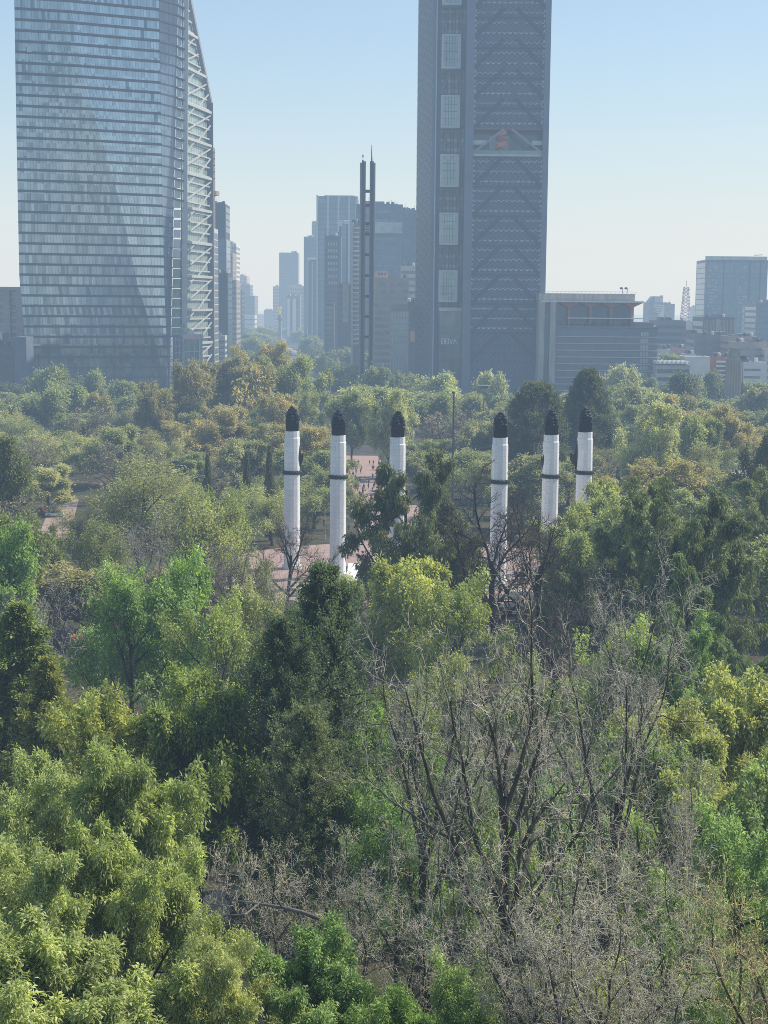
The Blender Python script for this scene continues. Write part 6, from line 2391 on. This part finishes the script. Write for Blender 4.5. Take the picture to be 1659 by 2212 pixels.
# skyline masses named in the photograph
for k, px, py, Yd, w_, lc, word in (('round0', 420, 782, 560, 110, C_BROWN, 'big brownish'), ('round1', 500, 772, 585, 110, C_BROWN, 'big brownish'), ('round2', 565, 742, 640, 110, C_OCHRE, 'big ochre tinged'),
                                    ('round3', 625, 770, 600, 110, C_OLIVE, 'big olive green'), ('round1', 340, 828, 540, 100, C_BROWN, 'big brownish'), ('round0', 600, 852, 520, 105, C_OCHRE, 'big ochre tinged'),
                                    ('round3', 490, 880, 480, 130, C_OCHRE, 'big ochre tinged'), ('round2', 665, 850, 540, 70, C_OLIVE, 'big olive green'), ('far1', 110, 790, 700, 70, C_GREEN, 'big deep green'),
                                    ('far2', 195, 800, 690, 65, C_GREEN, 'big deep green'), ('far0', 265, 822, 680, 60, (.09, .11, .05), 'big olive green'), ('far1', 812, 790, 735, 60, C_GREEN, 'big deep green'),
                                    ('round2', 840, 842, 470, 85, (.10, .18, .045), 'big bright green'), ('round1', 760, 850, 500, 70, (.07, .095, .035), 'big deep green'), ('far2', 1340, 788, 690, 70, (.15, .18, .05), 'big bright green'),
                                    ('round3', 1425, 872, 400, 120, (.13, .17, .045), 'big bright green'), ('far0', 1480, 803, 640, 50, (.035, .05, .03), 'big blackish'), ('round0', 1520, 900, 420, 110, C_OLIVE, 'big olive green'),
                                    ('far1', 950, 806, 700, 80, C_YELLOW, 'big yellowish green'), ('far2', 1060, 802, 690, 85, C_YELLOW, 'big yellowish green'), ('far0', 1450, 765, 880, 60, C_GREEN, 'big deep green'),
                                    ('round1', 1560, 880, 450, 110, C_OCHRE, 'big ochre tinged'), ('far2', 1530, 800, 760, 40, (.04, .06, .035), 'big blackish'), ('far1', 1640, 835, 640, 70, C_GREY, 'big grey olive')):
    MID.append([k, px, py, Yd, w_, lc, BK_DARK, word, None])

ZONES = [(-200, 130, 'before the apartment slab'), (130, 250, 'before the glass tower left half'), (250, 370, 'before the glass tower right half'), (370, 460, 'before the braced tower side'),
         (460, 560, 'left of the victory column'), (560, 690, 'below the victory column'), (690, 790, 'before the twin slab monument'), (790, 900, 'between twin slab monument and lattice tower'),
         (900, 1010, 'before the lettered tower corner'), (1010, 1100, 'before the lattice tower left half'), (1100, 1180, 'before the lattice tower right half'), (1180, 1300, 'before the orange columned office left half'), (1300, 1420, 'before the orange columned office right half'),
         (1420, 1540, 'before the scalloped pavilion'), (1540, 1900, 'around the beige fountain tower')]
ORD = ['nearest', 'second nearest', 'third nearest', 'fourth nearest', 'fifth nearest', 'sixth nearest', 'seventh nearest', 'eighth nearest', 'ninth nearest', 'tenth nearest']
cells = {}
for m in MID:
    z = [q[2] for q in ZONES if q[0] <= m[1] < q[1]][0]
    cells.setdefault((z, m[7]), []).append(m)
nid = 0
for (z, word), L in cells.items():
    L.sort(key=lambda m: m[3])
    for i, m in enumerate(L):
        noun = 'park tree'
        if len(L) == 1:
            lab = 'only %s %s %s' % (word, noun, z)
        elif i == len(L) - 1:
            lab = 'farthest %s %s %s' % (word, noun, z)
        else:
            lab = '%s %s %s %s' % (ORD[min(i, 9)], word, noun, z)
        k, px, py, Yd, w_, lc, bc, _, xx = m
        plant(k, px, py, Yd, lab, 'bare_tree' if 'twiggy' in k else 'park_tree', 'tree', w_, rs.normal(0, .8), lc, bc, 'park trees between the plaza and the towers', hmin=5, x=xx, squash=1.7)
print('MID', len(MID))

# --- street trees along the avenue, and beyond the park to the right
for s, nmw, n in ((-1, 'left', 30), (1, 'right', 30)):
    Yd = 800.0
    for i in range(n):
        off = 15 + (i % 3) * 11 + rs.uniform(-3, 3)
        x = axx(Yd) + s * off
        if Yd > 1590 and Yd < 1735:
            x = axx(Yd) + s * max(off, 36)
        h = rs.uniform(15, 21) if Yd < 1300 else rs.uniform(17, 24)
        px, py = proj((x, Yd, h))
        if 560 < px < 612 and py < 735 and Yd < 1650 and i % 2:
            Yd += 45
            continue
        plant('far%d' % rs.randint(3), px, py, Yd, 'hazy street tree in the row along the avenue %s side' % nmw, 'street_tree', 'tree', rs.uniform(14, 20) * F_PX / Yd, rs.uniform(0, 6), [C_GREEN, C_OLIVE, (.08, .1, .05)][rs.randint(3)], BK_DARK,
              'street trees along the avenue %s side' % nmw, x=x)
        Yd += rs.uniform(22, 44) + Yd * .012
for i, (px, py, Yd, w_) in enumerate(((1350, 806, 760, 50), (1400, 815, 745, 50), (1500, 815, 740, 40), (1535, 812, 800, 36), (1560, 822, 770, 50), (1610, 822, 760, 44), (1650, 826, 740, 50), (1455, 822, 720, 46), (880, 808, 760, 50), (850, 803, 785, 40), (20, 826, 740, 60), (70, 815, 745, 55))):
    plant('far%d' % (i % 3), px, py, Yd, 'hazy dark tree at the park edge before the houses', 'park_tree', 'tree', w_, i, [C_GREEN, (.06, .08, .04), C_OLIVE][i % 3], BK_DARK, 'trees at the far park edge')

# --- undergrowth: leafy ground cover over the slope and between the trees
def undergrowth():
    rs = RS(123)
    f = Foliage()
    for (n, y0, y1, L, W, hh) in ((52000, 42, 130, .30, .13, 2.2), (70000, 130, 262, .42, .22, 2.0), (60000, 350, 760, .9, .55, 2.6)):
        y = y0 + (y1 - y0) * rs.rand(n) ** .9
        x = rs.uniform(-.29, .29, n) * y
        pz = hill(x, y)
        lump = np.sin(x * .35 + 1.3 * np.sin(y * .11)) * np.sin(y * .29 + x * .13) + .5 * np.sin(x * .9 + y * .7)
        ok = lump > -.05
        if y0 == 130:
            ok &= ((x - pc[0]) / 47) ** 2 + ((y - pc[1]) / 42) ** 2 > 1
            ok &= np.abs(x + 64 + .12 * (y - 300)) > 9.5
        if y0 == 350:
            ok &= np.abs(x - axx(y)) > np.where(y < 560, 10.5, 4)
            ok &= np.abs(y - 568) > 13
            ok &= np.abs(x - 106 - .14 * (y - 430)) > 9
            ok &= np.abs(x + 64 + .12 * (y - 300)) > 9.5
        if y0 == 42:
            ok &= np.abs(x + 22 - .35 * (y - 90)) > np.where((y > 82) & (y < 132), 2.4, 0)
        x, y, pz, lump = x[ok], y[ok], pz[ok], lump[ok]
        z = pz + hh * np.clip(lump + .2, .05, 1.2) * rs.rand(len(x)) ** .6
        pos = np.stack([x, y, z], 1)
        f.add(leaves(rs, pos, np.stack([rs.normal(0, 1, len(x)), rs.normal(0, 1, len(x)), np.full(len(x), .8)], 1), L, W, .5, .1, .35, .2))
    o = link('undergrowth', f.mesh('undergrowth'))
    o.color = (.14, .16, .06, 1)
    o['kind'] = 'stuff'
    o['label'] = 'low leafy undergrowth between the park trees'


undergrowth()
# ------------------------------------------------------------------ people, cars, lamps, stalls
SKIN = mat('skin', (.36, .21, .14), .6, .1, 3)
HAIR = mat('dark_hair', (.02, .016, .013), .6, .2, 3)
CLOTH = {n: mat(n + '_cloth', c, .85, .15, 3) for n, c in {'dark': (.03, .032, .04), 'white': (.7, .7, .68), 'red': (.42, .05, .045), 'blue': (.07, .13, .28), 'grey': (.2, .2, .21), 'tan': (.35, .27, .17), 'yellow': (.55, .42, .12), 'pink': (.55, .28, .3)}.items()}


def skin_mesh(name, pts, edges, rad, material, levels=1):
    me = bpy.data.meshes.new(name)
    me.from_pydata(pts, edges, [])
    ob = bpy.data.objects.new(name, me)
    COL.objects.link(ob)
    ob.modifiers.new('s', 'SKIN')
    me.skin_vertices[0].data[0].use_root = True
    for i, r in enumerate(rad):
        me.skin_vertices[0].data[i].radius = (r, r) if not hasattr(r, '__len__') else r
    sb = ob.modifiers.new('u', 'SUBSURF')
    sb.levels = levels
    sb.render_levels = levels
    dg = bpy.context.evaluated_depsgraph_get()
    out = bpy.data.meshes.new_from_object(ob.evaluated_get(dg))
    out.name = name
    bpy.data.objects.remove(ob)
    bpy.data.meshes.remove(me)
    out.materials.clear()
    out.materials.append(material)
    for p in out.polygons:
        p.use_smooth = True
    return out


def person_meshes(st, sw, bend):
    """walking figure 1.7 m tall facing -y; st stride, sw arm swing, bend elbow bend"""
    P = [(0, 0, .95), (0, .0, 1.15), (0, .01, 1.38), (0, 0, 1.49), (0, -.02, 1.58), (0, -.015, 1.68),
         (.10, 0, .92), (.11, -st * .5, .50), (.11, -st * .8 + .06, .09), (.11, -st * .8 - .13, .035),
         (-.10, 0, .92), (-.11, st * .35, .50), (-.11, st * .95 + .05, .11), (-.11, st * .95 - .12, .035),
         (.19, 0, 1.40), (.25, sw * .5, 1.14), (.25, sw * .7 - bend, .92), (.25, sw * .75 - bend - .03, .84),
         (-.19, 0, 1.40), (-.25, -sw * .4, 1.14), (-.25, -sw * .6 - bend, .92), (-.25, -sw * .65 - bend - .03, .84), (0, -.115, 1.60)]
    E = [(0, 1), (1, 2), (2, 3), (3, 4), (4, 5), (0, 6), (6, 7), (7, 8), (8, 9), (0, 10), (10, 11), (11, 12), (12, 13), (2, 14), (14, 15), (15, 16), (16, 17), (2, 18), (18, 19), (19, 20), (20, 21), (4, 22)]
    r = [.135, .125, .15, .055, .088, .075, .085, .06, .042, .035, .085, .06, .042, .035, .058, .045, .034, .03, .058, .045, .034, .03, .02]
    body = skin_mesh('body', P, E, r, SKIN)
    S = [P[0], P[1], P[2], P[14], P[15], ((P[15][0] + P[16][0]) / 2, (P[15][1] + P[16][1]) / 2, 1.03), P[18], P[19], ((P[19][0] + P[20][0]) / 2, (P[19][1] + P[20][1]) / 2, 1.03)]
    shirt = skin_mesh('jacket', S, [(0, 1), (1, 2), (2, 3), (3, 4), (4, 5), (2, 6), (6, 7), (7, 8)], [.17, .155, .185, .08, .066, .058, .08, .066, .058], CLOTH['dark'])
    T = [P[0], P[6], P[7], P[8], P[10], P[11], P[12]]
    trs = skin_mesh('trousers', T, [(0, 1), (1, 2), (2, 3), (0, 4), (4, 5), (5, 6)], [.16, .11, .083, .064, .11, .083, .064], CLOTH['dark'])
    h = MB()
    h.blob((0, .012, 1.655), (.098, .105, .085), 10, 7)
    h.blob((0, .055, 1.60), (.085, .06, .1), 8, 6)
    hair = h.mesh('hair', HAIR, True)
    return body, shirt, trs, hair


POSES = [person_meshes(.22, .16, .05), person_meshes(.06, .04, .02), person_meshes(.3, -.2, .12)]
COLW = {'dark': 'dark', 'white': 'white', 'red': 'red', 'blue': 'blue', 'grey': 'grey', 'tan': 'tan', 'yellow': 'yellow', 'pink': 'pink'}


def person(x, y, rot, top, bottom, pose, label, group, z=None, s=1.0):
    z = gz(x, y) + .085 if z is None else z
    t = thing('person', label, 'person', (x, y, z), group)
    t.rotation_euler = (0, 0, rot)
    t.scale = (s, s, s)
    b, sh, tr, ha = POSES[pose]
    link('body', b, t)
    for nm, me, c in (('jacket', sh, top), ('trousers', tr, bottom)):
        o = link(nm, me, t)
        o.material_slots[0].link = 'OBJECT'
        o.material_slots[0].material = CLOTH[c]
    link('hair', ha, t)
    return t


rs = RS(202)
for i in range(58):
    y = 392 + 118 * rs.rand() ** .8
    x = axx(y) + rs.uniform(-7.2, 7.2)
    c = ['dark', 'white', 'red', 'blue', 'grey', 'dark', 'pink', 'dark'][rs.randint(8)]
    b = ['dark', 'dark', 'blue', 'grey'][rs.randint(4)]
    person(x, y, rs.choice([0, math.pi]) + rs.normal(0, .4), c, b, rs.randint(3), 'person in %s top walking on the pink walkway behind the second column' % COLW[c], 'people in %s tops on the walkway' % COLW[c], s=rs.uniform(.9, 1.06))
for i, (px, py, c) in enumerate(((753, 1150, 'blue'), (760, 1165, 'dark'), (768, 1172, 'red'), (776, 1158, 'white'), (790, 1140, 'grey'), (757, 1120, 'tan'))):
    Yp = 52 * F_PX / (py - 655)
    person(xat(px, Yp, 0), Yp, i * 1.3, c, 'dark', i % 3, 'person in %s top on the plaza just right of the second column' % c, None)
for i, px in enumerate((152, 160, 167, 176)):
    Yp = 317 + i * .6
    person(xat(px, Yp, 0), Yp, 2.8 + i * .4, 'dark', 'dark', i % 3, 'person in black standing in the shade by the dark hoarding', 'people in black by the hoarding', z=gz(0, Yp) + .06)
person(xat(471, 284, 0), 284, 1.0, 'white', 'dark', 0, 'person in white top and black trousers crossing the plaza left of the columns', None)
person(xat(692, 371, 0), 371, 2.0, 'yellow', 'tan', 0, 'person in yellow top standing between the two left columns', None, z=.03)
person(xat(700, 366, 0), 366, .4, 'dark', 'dark', 1, 'person in dark clothes near the lamp between the two left columns', None, z=.03)


# --- cars
def car_meshes():
    prof_b = [(-2.15, .42), (-2.2, .72), (-2.05, .86), (-1.15, .93), (1.35, .95), (2.05, .90), (2.2, .72), (2.15, .42)]
    b = MB()
    W = .86

    def loft(m, prof, w0, w1=None):
        n = len(prof)
        i = len(m.v)
        for s in (-1, 1):
            for (a, z) in prof:
                k = w0 if w1 is None else w0 + (w1 - w0) * (z - prof[0][1]) / (max(p[1] for p in prof) - prof[0][1])
                m.v.append((a, s * k, z))
        for k in range(n):
            k2 = (k + 1) % n
            m.f.append((i + k, i + k2, i + n + k2, i + n + k))
            m.t.append(0)
        m.f.append(tuple(i + k for k in reversed(range(n))))
        m.f.append(tuple(i + n + k for k in range(n)))
        m.t += [0, 0]
    loft(b, [(-2.15, .30)] + prof_b + [(2.15, .30)], W)
    loft(b, [(-.62, 1.40), (-.55, 1.45), (1.0, 1.44), (1.1, 1.38)], .62)
    for sx in (-.62, .28, 1.1):
        for sy in (-1, 1):
            x0 = {-.62: -1.15, .28: .28, 1.1: 1.65}[sx]
            b.bar((x0, sy * .80, .93), (sx, sy * .61, 1.41), .09)
    body = b.mesh('body', CLOTH['white'])
    g = MB()
    loft(g, [(-1.12, .94), (-.62, 1.40), (1.1, 1.39), (1.62, .95)], .79, .60)
    glass = g.mesh('window', G['dark'])
    w = MB()
    i = []
    for k in range(2):
        pass
    ty = MB().tube([(0, -.1, 0), (0, .1, 0)], .33, 14)
    tyre = ty.mesh('tyre', mat('tyre_rubber', (.02, .02, .02), .9, .1, 3))
    ri = MB().tube([(0, -.11, 0), (0, .11, 0)], .2, 10)
    rim = ri.mesh('rim', M['lsteel'])
    hl = MB().box(-2.215, -2.15, -.14, .14, -.07, .07).mesh('headlight', mat('lamp_glass', (.8, .8, .75), .2, .05, 3))
    tl = MB().box(2.15, 2.215, -.13, .13, -.08, .08).mesh('taillight', mat('tail_lamp', (.45, .02, .02), .3, .05, 3))
    return body, glass, tyre, rim, hl, tl


CARM = car_meshes()
PAINT = {n: mat(n + '_car_paint', c, .3, .05, 1, spec=.6) for n, c in {'white': (.78, .78, .77), 'red': (.45, .03, .025), 'black': (.02, .02, .022), 'silver': (.42, .43, .45), 'blue': (.05, .1, .25)}.items()}


def car(x, y, rot, paint_, label, group=None):
    t = thing('parked_car', label, 'car', (x, y, gz(x, y) + .06), group)
    t.rotation_euler = (0, 0, rot)
    body, glass, tyre, rim, hl, tl = CARM
    o = link('body', body, t)
    o.material_slots[0].link = 'OBJECT'
    o.material_slots[0].material = PAINT[paint_]
    link('window', glass, t)
    for sx in (-1.32, 1.32):
        for sy in (-1, 1):
            w_ = link('wheel', tyre, t, (sx, sy * .80, .33))
            link('rim', rim, w_)
    for sy in (-1, 1):
        link('headlight', hl, t, (0, sy * .6, .66))
        link('taillight', tl, t, (0, sy * .62, .74))


x = xat(118, 378, 0)
car(x, 378, .08, 'white', 'white car parked on the dusty path at the far left')
car(xat(92, 384, 0), 384, 1.1, 'red', 'red car half hidden by leaves beside the white car at far left')
for i, (px, Yc, p, lab) in enumerate(((1600, 508, 'white', 'white car on the park road at the right, left one of three'), (1612, 520, 'silver', 'silver car on the park road at the right, middle of three'), (1622, 532, 'white', 'white car on the park road at the right, farthest of three'))):
    car(xat(px, Yc, 0), Yc, 1.4 + i * .1, p, lab)
for i, (dx, Yc, p) in enumerate(((-3.4, 860, 'red'), (-2, 842, 'white'), (3, 880, 'silver'), (-6, 905, 'white'), (5, 930, 'black'), (-4, 960, 'red'), (6, 985, 'white'), (-6, 1010, 'blue'), (1, 790, 'black'))):
    car(axx(Yc) + dx, Yc, 1.65, p, 'small %s car driving on the avenue towards the victory column, %s' % (p, ['nearest red', 'nearest white', 'silver', 'second white', 'farther black', 'farther red', 'farthest white', 'blue', 'nearest black'][i] + ' one'), 'cars on the avenue')


# --- lamps, poles
def lamp(px, ptop, Y, arms, label, name='street_lamp', r=.16, col=None):
    x = xat(px, Y, 5)
    z = zat(px, ptop, Y)
    t = thing(name, label, 'lamp', (x, Y, 0))
    MB().lathe([(r * 1.6, 0), (r * 1.6, .8), (r, .9), (r * .6, z)], 8, (x, Y)).build('pole', col or M['lsteel'], t)
    for s in arms:
        a = MB()
        a.tube([(x, Y, z - .8), (x + s * .9, Y, z - .1), (x + s * 2.1, Y, z + .15)], .09, 6)
        ao = a.build('arm', col or M['lsteel'], t)
        MB().blob((x + s * 2.5, Y, z + .12), (.75, .3, .18), 8, 5).build('lamp_head', M['pale'], ao)
    return x, z, t


lamp(713, 820, 640, (-1, 1), 'tall double armed street lamp above the second white column')
lamp(702, 838, 655, (-1,), 'shorter single armed street lamp left of the double armed one')
x, z, t = lamp(1044, 834, 600, (), 'floodlight mast with square head behind the bare tree and flagpole', 'floodlight_mast', .22, M['steel'])
MB().box(x - 1.6, x + 1.6, 599.4, 600.6, z - .9, z + .1).build('lamp_head', M['steel'], t)
MB().box(x - 2.4, x + 2.4, 599.0, 601.0, z + .12, z + .35).build('lamp_cap', M['pale'], t)
x, z, t = lamp(1600, 776, 640, (), 'tall grey lamp mast beside the beige fountain tower', 'lamp_mast', .24, M['steel'])
MB().box(x - 1.0, x + 1.0, 639.2, 640.8, z - .1, z + 1.4).build('lamp_head', M['steel'], t)
lamp(139, 842, 690, (-1, 1), 'small double armed lamp among trees before the glass tower')
lamp(702, 1095, 345, (1,), 'thin lamp post with a blank sign board between the two left columns', r=.09)
x = xat(977, 330, 10)
t = thing('flagpole', 'tall bare dark flagpole between the third and fourth columns', 'pole', (x, 330, 0))
zt = zat(977, 850, 330)
MB().lathe([(.5, 0), (.5, .4), (.22, .5), (.20, zt * .5), (.16, zt)], 10, (x, 330)).build('pole', M['dgrey'], t)
MB().blob((x - .1, 330, zt + .2), (.36, .3, .26), 8, 5).build('finial', M['dgrey'], t)
MB().bar((x + .25, 330, 1.2), (x + .25, 330, zt - .5), .03).build('halyard', M['grey'], t)

# --- exhibition panels along the walkway
pics = [mat('panel_print_%s' % n, c, .5, .6, 1.4) for n, c in (('blue', (.18, .26, .34)), ('grey', (.3, .3, .3)), ('warm', (.35, .25, .17)), ('green', (.16, .22, .15)))]
k = 0
for side, sidew in ((-1, 'left'), (1, 'right')):
    for j, y in enumerate((402, 424, 446, 470, 492)):
        x = axx(y) + side * 7.9
        t = thing('exhibition_panel', '%s free standing picture panel on the walkway %s side' % (['nearest', 'second', 'third', 'fourth', 'farthest'][j], sidew), 'panel', (x, y, 0), 'picture panels along the walkway')
        f = MB()
        for s in (-1, 1):
            f.box(x + s * 1.25 - .07, x + s * 1.25 + .07, y - .07, y + .07, .09, 2.9)
            f.box(x + s * 1.25 - .07, x + s * 1.25 + .07, y - .5, y - .08, .09, .17)
        f.box(x - 1.17, x + 1.17, y - .05, y + .05, 2.78, 2.9).box(x - 1.17, x + 1.17, y - .05, y + .05, .6, .72)
        f.build('frame', M['dgrey'], t)
        MB().box(x - 1.16, x + 1.16, y - .04, y + .04, .73, 2.77).build('picture', pics[k % 4], t)
        k += 1


# --- canopies and hoardings glimpsed through the trees
def canopy(px, py, Y, wpx, h, fabric, label, posts=True, dome=.5):
    x = xat(px, Y, 3)
    w_ = wpx / 2 * Y / F_PX
    z0 = gz(x, Y)
    t = thing('canopy', label, 'canopy', (x, Y, z0))
    c = MB()
    n = 8
    for i in range(n):
        for j in range(n):
            def q(a, b):
                u, v = -1 + 2 * a / n, -1 + 2 * b / n
                return (x + u * w_, Y + v * w_, z0 + h + dome * w_ * .5 * (1 - abs(u)) * (1 - .5 * abs(v)) + .06 * math.sin(9 * u + 5 * v))
            c.face([q(i, j), q(i + 1, j), q(i + 1, j + 1), q(i, j + 1)])
    c.build('fabric', fabric, t)
    for sx in (-1, 1):
        for sy in (-1, 1):
            MB().bar((x + sx * w_ * .94, Y + sy * w_ * .94, z0), (x + sx * w_ * .94, Y + sy * w_ * .94, z0 + h), .09).build('post', M['lsteel'], t)


redf = mat('red_fabric', (.78, .12, .1), .8, .25, 1.2)
pinkf = mat('pink_red_fabric', (.85, .26, .27), .8, .3, 1.2)
canopy(1592, 1342, 240, 76, 3.2, pinkf, 'pinkish red canopy under the drooping cypresses at the right')
canopy(256, 1415, 232, 60, 3.4, redf, 'red canopy behind the stems of the multi-stemmed tree')
canopy(172, 1432, 226, 34, 3.2, redf, 'small red canopy left of the larger red one at left')
canopy(455, 1219, 300, 14, 2.4, mat('green_fabric', (.08, .42, .30), .8, .2, 1.2), 'small green sunshade on the plaza left of the columns')
canopy(98, 1222, 300, 56, 2.6, M['pale'], 'pale grey awning among bare twigs at the left')
x0, x1 = xat(127, 322, 2), xat(158, 314, 2)
t = thing('dark_hoarding', 'dark cloth hoarding with posts beside the standing people at left', 'fence', (x0, 322, 0))
MB().hexa([(x0, 322, .05), (x1, 312, .05), (x1, 312.1, .05), (x0, 322.1, .05), (x0, 322, 2.9), (x1, 312, 2.9), (x1, 312.1, 2.9), (x0, 322.1, 2.9)]).build('cloth', CLOTH['dark'], t)
for k in range(4):
    f = k / 3
    MB().box(x0 + (x1 - x0) * f - .06, x0 + (x1 - x0) * f + .06, 321.8 - 10 * f, 321.95 - 10 * f, 0, 3.1).build('post', M['grey'], t)


# --- pale dead trunk leaning through the lower trees
t = thing('dead_branch', 'pale fallen dead branch in the shade above the bottom centre foliage', 'branch', at(665, 1990, 66))
d = MB()
pts = [at(690, 1985, 66), at(652, 1970, 66), at(610, 1960, 66.5), at(560, 1952, 67), at(500, 1944, 68)]
d.tube(pts, [.10, .09, .08, .06, .02], 8)
d.tube([pts[2], at(590, 1930, 65), at(545, 1900, 65.5)], [.05, .04, .01], 6)
d.tube([pts[3], at(530, 1975, 66), at(480, 1978, 66.5)], [.05, .04, .01], 6)
d.build('branch', mat('dead_wood', (.22, .2, .175), .9, .6, 1.2), t)
